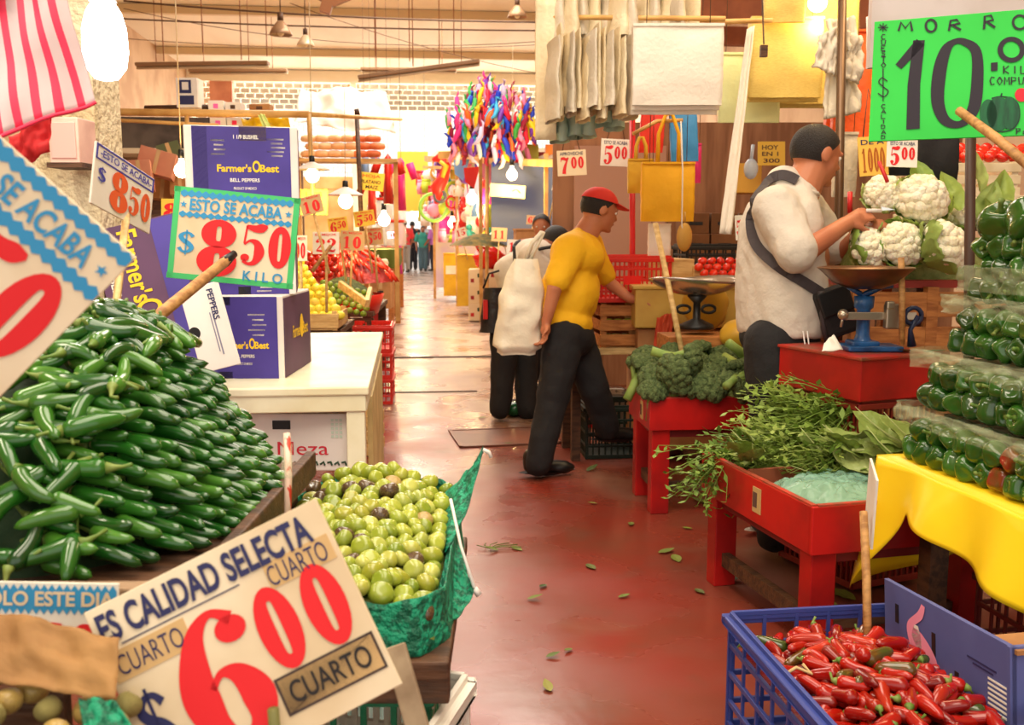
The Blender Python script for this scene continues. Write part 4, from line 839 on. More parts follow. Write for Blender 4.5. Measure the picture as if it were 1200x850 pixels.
# ================================================================ ribbon bunch over the toy stall
rib_cols = [(224, 30, 60), (30, 60, 190), (240, 200, 30), (240, 60, 150), (240, 100, 30), (60, 170, 80), (240, 236, 230), (110, 50, 160), (60, 170, 220), (150, 24, 60), (200, 180, 210), (250, 140, 180)]
RIBM = [mat('ribbon_colour_%s' % n, c, .5) for n, c in zip(('crimson', 'blue', 'yellow', 'pink', 'orange', 'green', 'white', 'violet', 'sky', 'wine', 'lilac', 'rose'), rib_cols)]
RIBN = ('crimson', 'blue', 'yellow', 'pink', 'orange', 'green', 'white', 'violet', 'sky blue', 'wine red', 'lilac', 'rose')
RIB = [[MB().tube([(0, 0, .10), (.01*b_, 0, .08), (.02, .01*b_, .0), (.01, 0, -.07), (.03*b_, 0, -.11)], [.008, .03, .034, .028, .004], 8, flat=.8).tube([(0, 0, .09), (.02*b_, .02, .14), (.05*b_, .01, .16)], [.01, .014, .004], 6).mesh('tassel', m) for b_ in (-1, 1)] for m in RIBM]
g = random.Random(11); BC = P(575, 150, 13.2)
k = 0
while k < 175:
    x, z = g.uniform(-1, 1), g.uniform(-.85, 1)
    q = x*x+z*z*(1 if z > 0 else .75)
    if q > 1: continue
    y = -sqrt(max(0, 1-q))*g.uniform(.55, 1)+g.uniform(-.1, .25)
    ci = g.randrange(12)
    inst('paper_tassel', [('tassel', RIB[ci][g.randrange(2)])], Matrix.Translation(BC+V((x*.6, y*.5, z*.55-.05*abs(x)))) @ Euler((g.uniform(-.45, .45), g.uniform(-.45, .45), g.uniform(0, 6))).to_matrix().to_4x4() @ Matrix.Scale(g.uniform(.9, 1.3), 4), '%s paper tassel in the big bunch above the toy stall' % RIBN[ci], 'tassel', '%s tassels in the bunch' % RIBN[ci]); k += 1
hub = thing('tassel_frame', 'wire ball inside the bunch of paper tassels on a pole', 'frame', T(BC))
MB().ell((0, .12, -.05), (.40, .2, .34), 14, 10).build('ball', mat('wine_paper', (110, 30, 56), .8), hub, True); MB().tube([(-.05, 0, -.3), (-.06, 0, -BC.z)], .025, 8).build('pole', tanpole, hub, True)
# ================================================================ toy stall
ts = thing('toy_stall', 'party toy stall of poles and boards halfway along the aisle', 'stall', T(P(560, 190, 15)))
def stall_bar(a, b_, r, nm): o_ = ts.matrix_world.translation; MB().bar(a-o_, b_-o_, r, r).build(nm, tanpole, ts)
def drop(u, v, d): p = P(u, v, d); return p, V((p.x, p.y, 0))
for u, v, d in ((563, 180, 14), (604, 190, 14), (640, 180, 12.5), (508, 185, 19), (535, 190, 17)): a, b_ = drop(u, v, d); stall_bar(a, b_, .05, 'post')
stall_bar(P(500, 186, 17), P(660, 192, 12), .09, 'roof_beam'); stall_bar(P(497, 196, 18), P(640, 200, 14), .05, 'roof_beam'); stall_bar(P(515, 182, 14.5), P(625, 178, 14), .1, 'roof_beam')
o_ = ts.matrix_world.translation
MB().add([tuple(P(500, 190, 18)-o_), tuple(P(650, 188, 13)-o_), tuple(P(645, 176, 14)-o_), tuple(P(512, 178, 19)-o_)], [(0, 1, 2, 3)]).build('roof_board', mat('dusty_board', (176, 150, 124), .8), ts).modifiers.new('t', 'SOLIDIFY').thickness = .03
tagM = lambda c, n: mat('toy_'+n, c, .35)
toyc = [('white', (244, 240, 236)), ('magenta', (214, 60, 170)), ('lime', (190, 214, 60)), ('violet', (120, 70, 190)), ('gold', (232, 190, 60)), ('red', (214, 40, 40)), ('teal', (60, 170, 170)), ('pink', (248, 150, 190)), ('sky', (130, 180, 240))]
shapes = {}
def toy(kind, ci):
    n, c = toyc[ci]; key = (kind, ci)
    if key in shapes: return shapes[key]
    m = tagM(c, n); q = MB()
    if kind == 'ring': q.tube([(.11*cos(a), 0, .11*sin(a)) for a in (2*pi*i/20 for i in range(21))], .022, 8).tube([(0, 0, .12), (0, 0, .2)], .004, 5)
    elif kind == 'ball': q.ell((0, 0, 0), .1, 14, 10).tube([(0, 0, .09), (0, 0, .2)], .004, 5)
    elif kind == 'streamer': q.tube([(0, 0, .2), (.015, 0, .05), (-.015, .01, -.1), (.02, 0, -.28)], [.006, .03, .024, .006], 6, flat=.35)
    elif kind == 'doll': q.ell((0, 0, .1), .05, 12, 8).lathe([(0, .07), (.03, .06), (.09, -.1), (0, -.1)], 12).tube([(-.09, 0, 0), (0, 0, .05), (.09, 0, 0)], .014, 6).tube([(0, 0, .14), (0, 0, .22)], .004, 5)
    elif kind == 'pack': q.box((0, 0, 0), (.16, .02, .2)).box((0, 0, .12), (.16, .006, .05))
    shapes[key] = q.mesh(kind, m); return shapes[key]
g = random.Random(21); kn = {'ring': 'hoop', 'ball': 'ball', 'streamer': 'streamer', 'doll': 'doll', 'pack': 'packet'}
for k in range(130):
    u = g.uniform(492, 600); v = g.uniform(192, 285) if u > 510 else g.uniform(205, 262); d = 19.5-(u-490)/110*5.2+g.uniform(-.5, .5)
    if u > 560: v = g.uniform(212, 282)
    kd = g.choice(['ring', 'ball', 'streamer', 'streamer', 'doll', 'pack', 'pack']); ci = g.choice([0, 0, 0, 1, 2, 3, 4, 5, 6, 7, 7, 8])
    inst('toy_'+kn[kd], [(kd, toy(kd, ci))], T(P(u, v, d), g.uniform(-.6, .6), g.uniform(.8, 1.4)), '%s %s hanging in the party toy stall' % (toyc[ci][0], kn[kd]), 'toy', '%s %ss in the toy stall' % (toyc[ci][0], kn[kd]))
bkM = T(ts.matrix_world.translation).inverted() @ T(V((P(560, 285, 18.6).x, P(560, 285, 18.6).y, 0)), -.25)
MB().box((.2, .8, 1.3), (2.4, .05, 2.2)).build('back_panel', mat('pale_violet_board', (226, 206, 226), .6, (240, 230, 200), 2), ts, M=bkM); MB().box((.3, .3, .4), (1.4, .7, .8)).build('counter', carton, ts, M=bkM)
# big inflatable toy, bunting cloths
def pieces(nm, lb_, cat, corners, m, **k): return tag(sheet(nm, None, None, corners, m, **k), lb_, cat)
tt = thing('inflatable_toy', 'red and yellow inflatable parrot toy hanging at the stall edge', 'toy', T(P(514, 210, 16)))
MB().tube([(-.1, 0, .3), (0, 0, .36), (.14, 0, .24), (.08, 0, .02), (-.02, 0, -.14), (-.03, 0, -.4)], [.03, .09, .08, .09, .12, .04], 10).build('body', tagM((226, 50, 40), 'parrot_red'), tt, True)
MB().tube([(.02, -.09, .28), (.12, -.09, .2), (.06, -.1, .02)], [.03, .05, .03], 8).build('wing', tagM((236, 200, 60), 'parrot_yellow'), tt, True); MB().tube([(.02+.09*cos(a), -.05, -.28+.09*sin(a)) for a in (2*pi*i/16 for i in range(17))], .025, 8).build('ring', tagM((90, 90, 100), 'grey'), tt, True)
tag(MB().tube([(.24*cos(a), 0, .24*sin(a)) for a in (2*pi*i/30 for i in range(31))], .03, 8).build('hoop_net', mat('lime_hoop', (150, 214, 90), .4), smooth=True, M=T(P(508, 243, 17.5))), 'large lime green hoop hanging low at the toy stall', 'hoop')
for i, (u, v, ci, lb_) in enumerate(((553, 205, 5, 'red pennant cloth'), (541, 196, 8, 'blue pennant cloth'), (580, 178, 2, 'lime pennant cloth'), (593, 182, 5, 'red pennant cloth by the hanging bulb'), (573, 200, 7, 'pink pennant cloth'), (535, 168, 4, 'tan pennant cloth'))):
    p = P(u, v, 14.4); tag(MB().add([(-.12, 0, .1), (.12, 0, .12), (.03, .03, -.2), (-.1, .02, -.1)], [(0, 1, 2, 3)]).build('pennant', tagM(toyc[ci][1], toyc[ci][0]), M=T(p, g.uniform(-.5, .5))), lb_+' pinned on the toy stall beam', 'pennant').modifiers.new('t', 'SOLIDIFY').thickness = .006
# yellow board hanging beyond, dark awning, glass
hb_o = tag(MB().box((0, 0, 0), (.62, .05, 1.2)).build('hanging_board', mat('amber_board', (232, 190, 70), .6), M=T(P(484, 213, 20))), 'amber board hanging over the far end of the aisle', 'board'); bpy.context.view_layer.update(); hang(hb_o, [(-.25, 0, .05), (.25, 0, .05)])
hb_o = tag(MB().box((0, 0, 0), (1.4, .4, .12)).build('awning_bar', woodd, M=T(P(484, 232, 20.5))), 'dark awning bar below the amber board', 'awning'); bpy.context.view_layer.update(); hang(hb_o, [(-.25, 0, .05), (.25, 0, .05)])
hb_o = tag(MB().box((0, 0, 0), (.6, .05, .7)).build('hanging_board', mat('pale_board', (232, 206, 150), .6), M=T(P(473, 212, 21))), 'pale board hanging beside the amber board', 'board'); bpy.context.view_layer.update(); hang(hb_o, [(-.25, 0, .05), (.25, 0, .05)])
for i, (u, v, h, m, lb_) in enumerate(((455, 210, .55, red_plastic, 'red jersey hanging at the jar stall'), (470, 216, .6, mat('hot_pink', (246, 50, 130), .5), 'hot pink dress hanging at the jar stall'), (436, 235, .5, red_plastic, 'red bag hanging below the leaf sign'), (428, 193, .3, mat('teal_cloth', (120, 150, 190), .6), 'pale blue peg bag hanging above the leaf sign'))):
    p = P(u, v, 11+i*.4); HG = []; HG.append(MB().tube([(0, 0, h*.5), (0, 0, h*.42), (.0, 0, 0), (.0, 0, -h*.5)], [.03, .12, .14, .16], 12, flat=.35).tube([(-.1, 0, h*.4), (-.16, 0, h*.1)], .045, 8).tube([(.1, 0, h*.4), (.16, 0, h*.1)], .045, 8).build('hanging_garment', m, smooth=True, M=T(p))); tag(HG[-1], lb_, 'garment'); bpy.context.view_layer.update(); hang(HG[-1], [(0, 0, h*.5)])
# jar stall left side of the aisle
jar = mat('jar_glass', (236, 236, 230), .1, alpha=.45); js = bench('jar_stand', 'low stand carrying clear jars beyond the green cloth stand', 437, 290, 15, .7, 2, crate_wood)
JAR = MB().lathe([(0, 0), (.11, 0), (.12, .02), (.12, .26), (.09, .3), (.09, .34), (0, .34)], 16).mesh('jar', jar); LID = MB().lathe([(0, .34), (.1, .34), (.1, .38), (0, .38)], 16).mesh('lid', red_plastic)
for i in range(8): inst('sweet_jar', [('jar', JAR), ('lid', LID)], T(P(440+(i % 4)*9, 288-(i//4)*26, 14.6)), 'clear jar with red lid on the stand beyond the green cloth', 'jar', 'clear jars at the jar stall')
for i in range(5):
    p = P(457, 275+i*3, 16-i*.2); tag(MB().tube([(0, 0, .5), (.02, 0, .2), (-.02, 0, -.1), (.03, 0, -.45)], [.01, .05, .05, .02], 8).build('streamer', tagM(toyc[(1, 3, 7, 0, 1)[i]][1], toyc[(1, 3, 7, 0, 1)[i]][0]), smooth=True, M=T(p+V((.06*i-.1, 0, 0)))), ('magenta', 'violet', 'pink', 'white', 'second magenta')[i]+' paper streamer hanging beside the shopper in red', 'streamer')
# yellow drums and printed cartons on the right of the aisle
def ybox(label, u0, v0, u1, v1, d, m):
    t, w, h = boxat('yellow_box', label, 'box', u0, v0, u1, v1, d, .55, m, 0, None, False)
    MB().box((0, .27, h+.004), (w*1.04, .57, .02)).build('lid', m, t, bevel=.004); return t, w, h
yel = mat('yellow_wrap', (226, 184, 40), .45, (206, 160, 30), 4, .2)
ybox('yellow wrapped box, nearer one beside the printed cartons', 536, 300, 562, 359, 15.4, yel); t, w, h = ybox('yellow wrapped box farther up the aisle with a white paper', 520, 298, 538, 347, 18.2, yel)
MB().box((-.0, -.003, h*.62), (w*.7, .004, h*.2)).build('paper_note', paperw, t)
boxat('cardboard_box', 'tall brown carton beyond the yellow boxes', 'carton', 513, 290, 524, 328, 21, .6, carton)
pr = mat('cream_carton', (232, 208, 170), .7)
for i in range(3):
    t, w, h = boxat('fruit_carton', 'cream printed fruit carton, %s of three beside the aisle' % ('lowest', 'middle', 'topmost')[i], 'carton', 549, 356-i*20, 582, 376-i*20, 14.3, .5, pr, 0, None, False)
    for j in range(4): MB().box((-w*.36+j*w*.24, -.002, h*(.35+.3*(j % 2))), (w*.12, .003, h*.22)).build('fruit_print', (red_paint, mat('dark_leaf_print', (42, 70, 50), .7), black)[j % 3], t, bevel=.004)
rb = thing('red_bag', 'crumpled red plastic bag on top of the printed cartons', 'bag', T(P(574, 314, 14.3)+V((0, .2, 0))))
MB().grid(lambda u, v: V((.24*cos(2*pi*u)*sin(pi*v)*(1+.25*noise.noise(V((u*9, v*6, 1)))), .2*sin(2*pi*u)*sin(pi*v), .13-.16*cos(pi*v)*(1+.3*noise.noise(V((u*8, v*6, 9)))))), 30, 18, 0, True).build('sack', mat('red_film', (226, 36, 22), .2), rb, True); MB().tube([(-.12, -.05, .2), (-.2, -.1, .32), (-.06, -.1, .28)], .02, 6).build('handle', red_plastic, rb, True)
# counter goods beyond: small price cards
for lb_, u, v, w, h, d, ro, tx in (('small tilted card reading 15 over the yellow boxes', 540, 273, 13, 12, 15.2, 14, '15'), ('dark card reading 11 behind the bending shopper', 585, 275, 18, 16, 13, -3, '11'), ('tan card reading 6 50 on the blue board', 625, 258, 16, 11, 12.4, -4, '650'), ('white card reading 10 at the shoulder of the bending shopper', 604, 290, 20, 18, 11, -4, '10'), ('pink-edged card by the pale post', 653, 215, 10, 18, 8.9, -12, '9')):
    small_sign(lb_, u, v, w, h, d, ro, tx, mat('tan_card', (196, 164, 122), .7) if 'tan' in lb_ or 'dark' in lb_ else paperw)
small_sign('white-headed card reading 7 00 hanging left of the red pole', 670, 191, 34, 30, 6.1, 3, '700', mat('cream_card', (232, 216, 184), .7), head='APROVECHE', hang=.25)
small_sign('white card reading 5 00 hanging right of the cream 7 00 card', 721, 179, 34, 32, 6.2, -3, '500', paperw, head='ESTO SE ACABA', hang=.25)
sign('poster', 'pale yellow card below the hanging bulb at the toy stall', (575, 215, 12.8), (616, 218, 12.8), (575, 230, 12.8), mat('pale_yellow', (240, 226, 140), .6), [('band', 'mark', woodd, ([(.12, .0, .05), (.25, .15, .05), (.36, -.1, .05)], False))], cat='poster')
# blue board and red shelf behind the pale post
tag(MB().box((0, 0, 0), (.95, .05, 1.1)).build('blue_board', mat('slate_blue', (88, 98, 130), .7), M=T(P(617, 240, 13.2))), 'slate blue cloth panel behind the hanging bulb', 'panel')
sf = thing('goods_shelf', 'dark red shelf of yellow packets behind the pale post', 'shelf', T(V((P(648, 280, 13.5).x, P(648, 280, 13.5).y, 0))))
MB().box((0, .3, 1.2), (1.0, .04, 2.4)).build('back_panel', mat('wine_panel', (130, 30, 34), .6), sf)
for i in range(5): MB().box((0, .1, .5+i*.42), (1.0, .4, .03)).build('shelf_board', mat('wine_board', (110, 28, 30), .6), sf)
for i in range(5):
    for j in range(3):
        tag(MB().box((0, 0, .13), (.2, .12, .26)).box((0, 0, .27), (.2, .04, .04)).build('packet', (papery, mat('olive_pack', (170, 160, 50), .6), mat('orange_pack', (220, 120, 40), .6))[(i+j) % 3], M=T(sf.matrix_world.translation+V((-.3+j*.3, .08, .515+i*.42)))), ('yellow', 'olive', 'orange')[(i+j) % 3]+' packet on the dark red shelf', 'packet', ('yellow', 'olive', 'orange')[(i+j) % 3]+' packets on the red shelf')
tag(MB().tube([P(660, 160, 8.4), P(667, 330, 8.4)], .055, 10).build('pale_post', mat('pale_post', (232, 214, 176), .7), smooth=True), 'pale post behind the walker in yellow', 'post')
bench('produce_stand', 'carton counter behind the bending shopper', 652, 292, 11.5, 1.0, 1.0, carton)
tag(heap('dark_produce', '', 565, 288, 13.4, .9, .6, .16, mat('dull_produce', (60, 64, 40), .7, (110, 90, 40), 12, .4))[0], 'dark produce heaped on the far counter', 'produce', kind='stuff')
tag(MB().box((0, 0, 0), (.34, .3, .2)).box((0, 0, .11), (.36, .32, .02)).build('brown_box', carton, M=T(P(620, 280, 11.6))), 'brown box on the counter behind the bending shopper', 'box')
# ================================================================ floor litter
leaf_m = hue_mat('leaf_litter', [(120, 130, 50), (80, 100, 40), (150, 146, 70), (60, 80, 36)], .6)
def leafmesh(L, Wd, curl, seed, m, fold=.2, wav=.12):
    def f(u, v):
        t = v; w = Wd*sin(pi*min(1, t*.96+.04))**.8*(1-.35*t); x = (u-.5)*2*w
        return V((x, t*L, curl*L*t*t*.6+abs(u-.5)*fold*w*2+wav*w*noise.noise(V((u*5, t*6, seed)))))
    return MB().grid(f, 9, 14).mesh('leaf', m)
LF = [leafmesh(.12, .035, .25, i, leaf_m) for i in range(3)]
for i, (u, v, s) in enumerate(((618, 702, .6), (688, 661, .7), (790, 650, .9), (772, 648, .8), (640, 685, .5), (740, 612, .6), (600, 640, .7), (584, 645, .6), (850, 680, .9), (815, 690, .6), (700, 590, .5), (975, 690, 1.4), (965, 735, 1.6), (985, 715, 1.4), (688, 552, .9), (590, 520, .6), (560, 490, .7), (640, 770, .5), (645, 810, .6), (745, 572, .6), (830, 590, 1.0), (800, 618, .5), (725, 700, .5), (670, 760, .4))):
    p = PZ(u, v, .006); o = inst('fallen_leaf', [('leaf', LF[i % 3])], T(p, g.uniform(0, 6), s*.8) @ Matrix.Rotation(g.uniform(-.2, .2), 4, 'X'), 'small withered leaf scrap lying on the red floor', 'leaf', 'leaf scraps on the floor')
MBt = MB()
for i in range(6): a = i*.5; MBt.tube([(0, 0, .004), (.05*cos(a), .05*sin(a)*.6, .01), (.1*cos(a)+.03, .07*sin(a), .006)], .0022, 5)
tag(MBt.build('herb_sprig', mat('sprig', (110, 116, 52), .6), smooth=True, M=T(PZ(574, 644, .004))), 'dried herb sprig lying in the aisle by the tomatillos', 'sprig')
tag(MB().box((0, 0, 0), (.62, .5, .006)).box((-.31, 0, .003), (.02, .52, .008)).box((.31, 0, .003), (.02, .52, .008)).box((0, -.25, .003), (.64, .02, .008)).box((0, .25, .003), (.64, .02, .008)).build('drain_cover', mat('drain_iron', (140, 84, 62), .5, (110, 70, 54), 4), M=T(PZ(590, 512, .004), .1)), 'square drain cover set in the floor by the walker', 'drain cover')
# ================================================================ red stands on the right
def red_stand(label, fl, nl, width, ztop, boxh, rz_extra=0.0):
    """fl / nl: floor points of the far and near legs on the aisle side"""
    f_ = PZ(*fl); n_ = PZ(*nl); y = (f_-n_); dep = y.length; y.normalize(); x = V((y.y, -y.x, 0))
    M = AX(x, y, V((0, 0, 1))).to_4x4(); M.translation = n_
    t = thing('produce_table', label, 'table', M); L = dep+.06; th = .02
    MB().box((width/2, dep/2, ztop-boxh+.01), (width, L, .02)).build('base', red_paint, t)
    MB().box((-.01, dep/2, ztop-boxh/2), (th, L, boxh)).build('side_board', red_paint, t, bevel=.003); MB().box((width-.01, dep/2, ztop-boxh/2), (th, L, boxh)).build('side_board', red_paint, t, bevel=.003)
    MB().box((width/2-.01, -.03, ztop-boxh/2), (width+.02, th, boxh)).build('front_board', red_paint, t, bevel=.003); MB().box((width/2-.01, dep+.03, ztop-boxh/2), (width+.02, th, boxh)).build('back_board', red_paint, t, bevel=.003)
    edge = mat('worn_edge', (150, 70, 46), .6, (196, 60, 40), 20)
    MB().box((-.01, dep/2, ztop+.002), (th*.9, L, .006)).box((width/2, -.03, ztop+.002), (width, th*.9, .006)).build('worn_edge', edge, t)
    zl = ztop-boxh
    for xx in (.04, width-.05):
        for yy in (.02, dep-.02): MB().box((xx, yy, zl/2), (.085, .07, zl)).build('leg', red_paint, t, bevel=.004)
    MB().box((width/2, .03, zl*.30), (width-.1, .03, .05)).box((.04, dep/2, zl*.30), (.03, dep-.05, .05)).build('stretcher', woodd, t)
    MB().box((width/2, dep/2, zl-.02), (width-.04, L-.06, .04)).build('apron', mat('dull_red', (120, 20, 20), .6), t)
    return t, M, dep
BT, BM, BD = red_stand('red painted table heaped with broccoli', (742, 578), (762, 602), .56, .55, .15)
CT, CM, CD = red_stand('red painted table with herbs and a pale plastic bag, nearest on the right', (830, 682), (944, 772), .62, .49, .15)
lp = mat('tape_note', (196, 170, 110), .6)
def note(t, lb_, y, z, w, h):
    MB().box((-.0215, y, z), (.002, w, h)).build('paper_note', lp, t); MB().box((-.023, y+.01, z), (.001, w*.5, h*.6)).build('note_print', mat('note_print', (96, 70, 60), .7), t)
note(BT, '', .12, .47, .05, .085); note(CT, '', .3, .42, .055, .085)
# ---- broccoli
brm = mat('broccoli_crown', (80, 98, 54), .8, (106, 124, 72), 60, .9, 160); brs = mat('broccoli_stalk', (146, 166, 84), .6, (120, 150, 70), 12)
def broccoli(seed):
    r_ = random.Random(seed); q = MB(); s_ = MB(); n = 0
    for i in range(34):
        z = 1-i/33*1.05; rr = sqrt(max(0, 1-z*z)); a = i*2.39996
        q.ell((.062*rr*cos(a), .062*rr*sin(a), .045*z), .021+.004*r_.random(), 10, 7)
        if i % 4 == 1: s_.tube([(0, 0, -.07), (.03*rr*cos(a), .03*rr*sin(a), -.03), (.05*rr*cos(a), .05*rr*sin(a), .0)], [.014, .011, .013], 7)
    s_.tube([(0, 0, -.15), (0, 0, -.09), (0, 0, -.03)], [.02, .019, .026], 10)
    me = q.mesh('crown', brm)
    for v in me.vertices: v.co += v.normal*.006*noise.noise(v.co*190)+v.normal*.004*noise.noise(v.co*80)
    return me, s_.mesh('stalk', brs)
BRO = [broccoli(i) for i in range(3)]
g = random.Random(4)
def place_on(M, x, y, z): return M @ Matrix.Translation((x, y, z))
def brocc(x, y, z, ex, ey, ez, lab, s=1.0):
    a, b_ = BRO[g.randrange(3)]; inst('broccoli', [('crown', a), ('stalk', b_)], place_on(BM, x, y, z) @ Euler((ex, ey, ez)).to_matrix().to_4x4() @ Matrix.Scale(s, 4), lab, 'broccoli', None if 'lying' in lab else 'broccoli heads heaped on the red table')
bl = 'dark green broccoli head heaped on the red table'
for j in range(4):
    for i in range(5):
        brocc(-.0+i*.125+(.05 if j % 2 else 0), .0+j*.105, .55+.035*j+.05*(1-abs(i-1.6)/3)+g.uniform(-.01, .015), g.uniform(.1, .9), g.uniform(-.5, .3), g.uniform(0, 6), bl, g.uniform(.9, 1.25))
brocc(.10, -.02, .665, .2, -1.7, .4, 'broccoli lying with its pale stalk towards the walker side', 1.15); brocc(.16, .02, .71, .6, 1.9, .3, 'broccoli lying on its side over the front of the heap, stalk showing', 1.1)
brocc(.46, .04, .66, 1.9, .4, .6, 'broccoli lying upside down at the vendor side of the heap', 1.1); brocc(.5, .1, .7, 2.2, -.4, 1.6, 'broccoli lying with stalks upward beside the vendor', 1.1); brocc(.40, -.01, .64, 1.4, .3, 2.4, 'broccoli lying stalk forward in the middle of the heap', 1.0)
for i, (x, lb_) in enumerate(((.13, 'torn cardboard strip fronting the broccoli, nearer the walker'), (.30, 'torn cardboard strip fronting the middle of the broccoli'), (.49, 'torn cardboard strip fronting the broccoli, nearer the vendor'))):
    tag(MB().box((0, 0, .03), (.15, .012, .1)).box((.0, -.007, .05), (.05, .002, .02), None, 1).build('cardboard_strip', [mat('cardboard_light', (206, 156, 104), .8), mat('crimson_ink', (196, 36, 56), .6)], M=BM @ T((x, .0, .535), g.uniform(-.15, .15))), lb_, 'cardboard')
stick('long pale stick planted in the broccoli', P(802, 428, 4.75), P(768, 262, 4.95), .014, woodl)
# ---- stuff behind the broccoli
wc = P(735, 403, 5.75); slat_crate('wooden_crate', 'orange-brown slatted crate of green produce under the red crate', .40, .34, .25, T(wc, .02), crate_wood, 3)
for k in range(18): inst('green_chayote', [('tomatillo', TOM[k % 3])], T(wc+V((-.14+(k % 6)*.056, -.125+(k//6 % 2)*.05, .05+.09*(k//9)))) @ Matrix.Scale(.03, 4), 'green round vegetable inside the slatted crate under the red crate', 'vegetable', 'green vegetables in the slatted crate')
plastic_crate('plastic_crate', 'bright red slotted crate stacked on the slatted wooden crate', .58, .34, .25, T(wc+V((-.09, 0, .255)), .02), red_plastic, 22, 4)
tag(MB().box((0, -.178, .125), (.1, .004, .05)).build('crate_badge', mat('bright_red', (230, 30, 24), .4), M=T(wc+V((-.02, 0, .255)), .02)), 'plain red badge plate on the front of the red slotted crate', 'badge')
us = thing('support_table', 'dark table under the slatted crate behind the walker', 'table', T(V((wc.x, wc.y, 0))))
MB().box((-.08, 0, wc.z-.02), (.56, .4, .035)).build('tabletop', woodl, us); 
for x in (-.33, .17):
    for y in (-.17, .17): MB().box((x, y, wc.z/2-.02), (.05, .05, wc.z-.04)).build('leg', woodd, us)
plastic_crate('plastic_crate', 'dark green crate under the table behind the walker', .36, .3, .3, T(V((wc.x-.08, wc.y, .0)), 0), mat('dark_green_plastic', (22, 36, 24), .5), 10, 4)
pb_ = thing('paint_bucket', 'grey spattered tin by the broccoli table leg', 'bucket', T(PZ(722, 515, 0)))
MB().lathe([(0, 0), (.1, 0), (.11, .02), (.115, .3), (.12, .31), (.11, .3), (0, .02)], 22).build('tin', mat('spattered_tin', (150, 136, 120), .6, (86, 76, 70), 16, lo=.55, hi=.6), pb_, True); MB().tube([(.115*cos(a), .115*sin(a), .27+.05*sin(a)) for a in (pi*i/10 for i in range(11))], .003, 5).build('handle', steel, pb_, True)
slat_crate('wooden_crate', 'small yellowish crate on the floor behind the walker', .2, .2, .12, T(PZ(685, 498, 0)+V((0, 0, .12))), woodl, 2); tag(MB().box((0, 0, .05), (.16, .2, .1)).box((0, 0, .105), (.18, .22, .012)).build('red_box', red_paint, M=T(PZ(685, 498, 0))), 'small red box under the yellowish crate behind the walker', 'box')
tag(MB().tube([P(741, 130, 5.9), P(741, 420, 5.9)], .018, 8).build('red_pole', mat('red_pole', (204, 32, 40), .4), smooth=True), 'slim red pole rising behind the red slotted crate', 'pole')
# yellow counter, tomatoes, scoop scale
yc = thing('counter', 'yellow painted counter behind the broccoli', 'counter', T(P(845, 385, 5.4), -YAW))
MB().box((-.0, .3, .11), (.95, .6, .22)).build('counter_body', mat('ochre_paint', (206, 170, 80), .5, (190, 150, 66), 4), yc, bevel=.01); MB().box((0, .3, .225), (.98, .62, .02)).build('counter_top', mat('ochre_paint', (206, 170, 80), .5), yc, bevel=.004); MB().box((0, .3, -.35), (.9, .5, .68)).build('counter_base', carton, yc)
tomato_pile('bright red tomato in the pile behind the vendor', 'tomatoes behind the vendor', P(856, 343, 5.45), 7, 6, .026, .034, -.1)
sc2 = thing('scoop_scale', 'old scale with a wide silver scoop behind the broccoli', 'scale', T(P(816, 385, 5.0)))
MB().grid(lambda u, v: V((.24*v*cos(2*pi*u)*1.05, .14*v*sin(2*pi*u), .17+.085*v**2.2+.012*sin(4*pi*u)*v)), 40, 12, 0, True).build('scoop', mat('silver_scoop', (214, 206, 196), .22, metal=.9), sc2, True).modifiers.new('t', 'SOLIDIFY').thickness = .004
MB().lathe([(0, 0), (.09, 0), (.085, .02), (.02, .05), (.018, .13), (.05, .165), (0, .17)], 18).build('pedestal', black, sc2, True); MB().tube([(-.075+.035*cos(a), -.02, .1+.02*sin(a)) for a in (2*pi*i/12 for i in range(13))], .008, 6).tube([(.055+.035*cos(a), -.02, .1+.02*sin(a)) for a in (2*pi*i/12 for i in range(13))], .008, 6).build('beam_rings', black, sc2, True)
tag(MB().box((0, 0, .0), (.34, .25, .1)).build('scale_plinth', crate_wood, M=T(P(815, 402, 5.0)+V((0, 0, -.005))), bevel=.004), 'orange-brown block under the silver scoop scale', 'block')
tag(sheet('red_sack', None, None, (P(770, 372, 5.3), P(790, 366, 5.3), P(765, 410, 5.25), P(786, 404, 5.25)), mat('rust_sack', (190, 70, 40), .7), amp=.03), 'rust red sack hanging beside the slatted crate', 'sack')
tag(MB().grid(lambda u, v: V((.12*cos(2*pi*u)*sin(pi*v)*(1+.2*noise.noise(V((u*8, v*5, 2)))), .1*sin(2*pi*u)*sin(pi*v), .12-.14*cos(pi*v))), 26, 16, 0, True).build('yellow_bag', mat('ochre_bag', (206, 160, 50), .4), smooth=True, M=T(P(826, 385, 5.25))), 'full yellow plastic bag behind the scoop scale', 'bag')
tag(MB().grid(lambda u, v: V((.13*cos(2*pi*u)*sin(pi*v)*(1+.2*noise.noise(V((u*8, v*5, 5)))), .1*sin(2*pi*u)*sin(pi*v), .06-.08*cos(pi*v))), 26, 16, 0, True).build('yellow_bag', mat('ochre_bag', (206, 160, 50), .4), smooth=True, M=T(P(872, 406, 4.9))), 'yellow bag slumped behind the vendor at the broccoli table end', 'bag')
for i, (u0, v0, u1, v1, lb_) in enumerate(((776, 304, 814, 345, 'pale wooden box behind the scoop scale'), (812, 312, 826, 345, 'narrow pale box beside the taller pale one'))):
    boxat('wooden_box', lb_, 'box', u0, v0, u1, v1, 5.6, .3, woodl, .2, None, False)
tag(MB().box((0, 0, 0), (.1, .5, .02)).build('red_lining', red_paint, M=T(P(882, 425, 4.8))), 'red board behind the broccoli on the vendor side', 'board')
bench('produce_stand', 'dark stand under the black crate behind the scoop scale', 838, 321, 6.0, .5, .4, woodd)
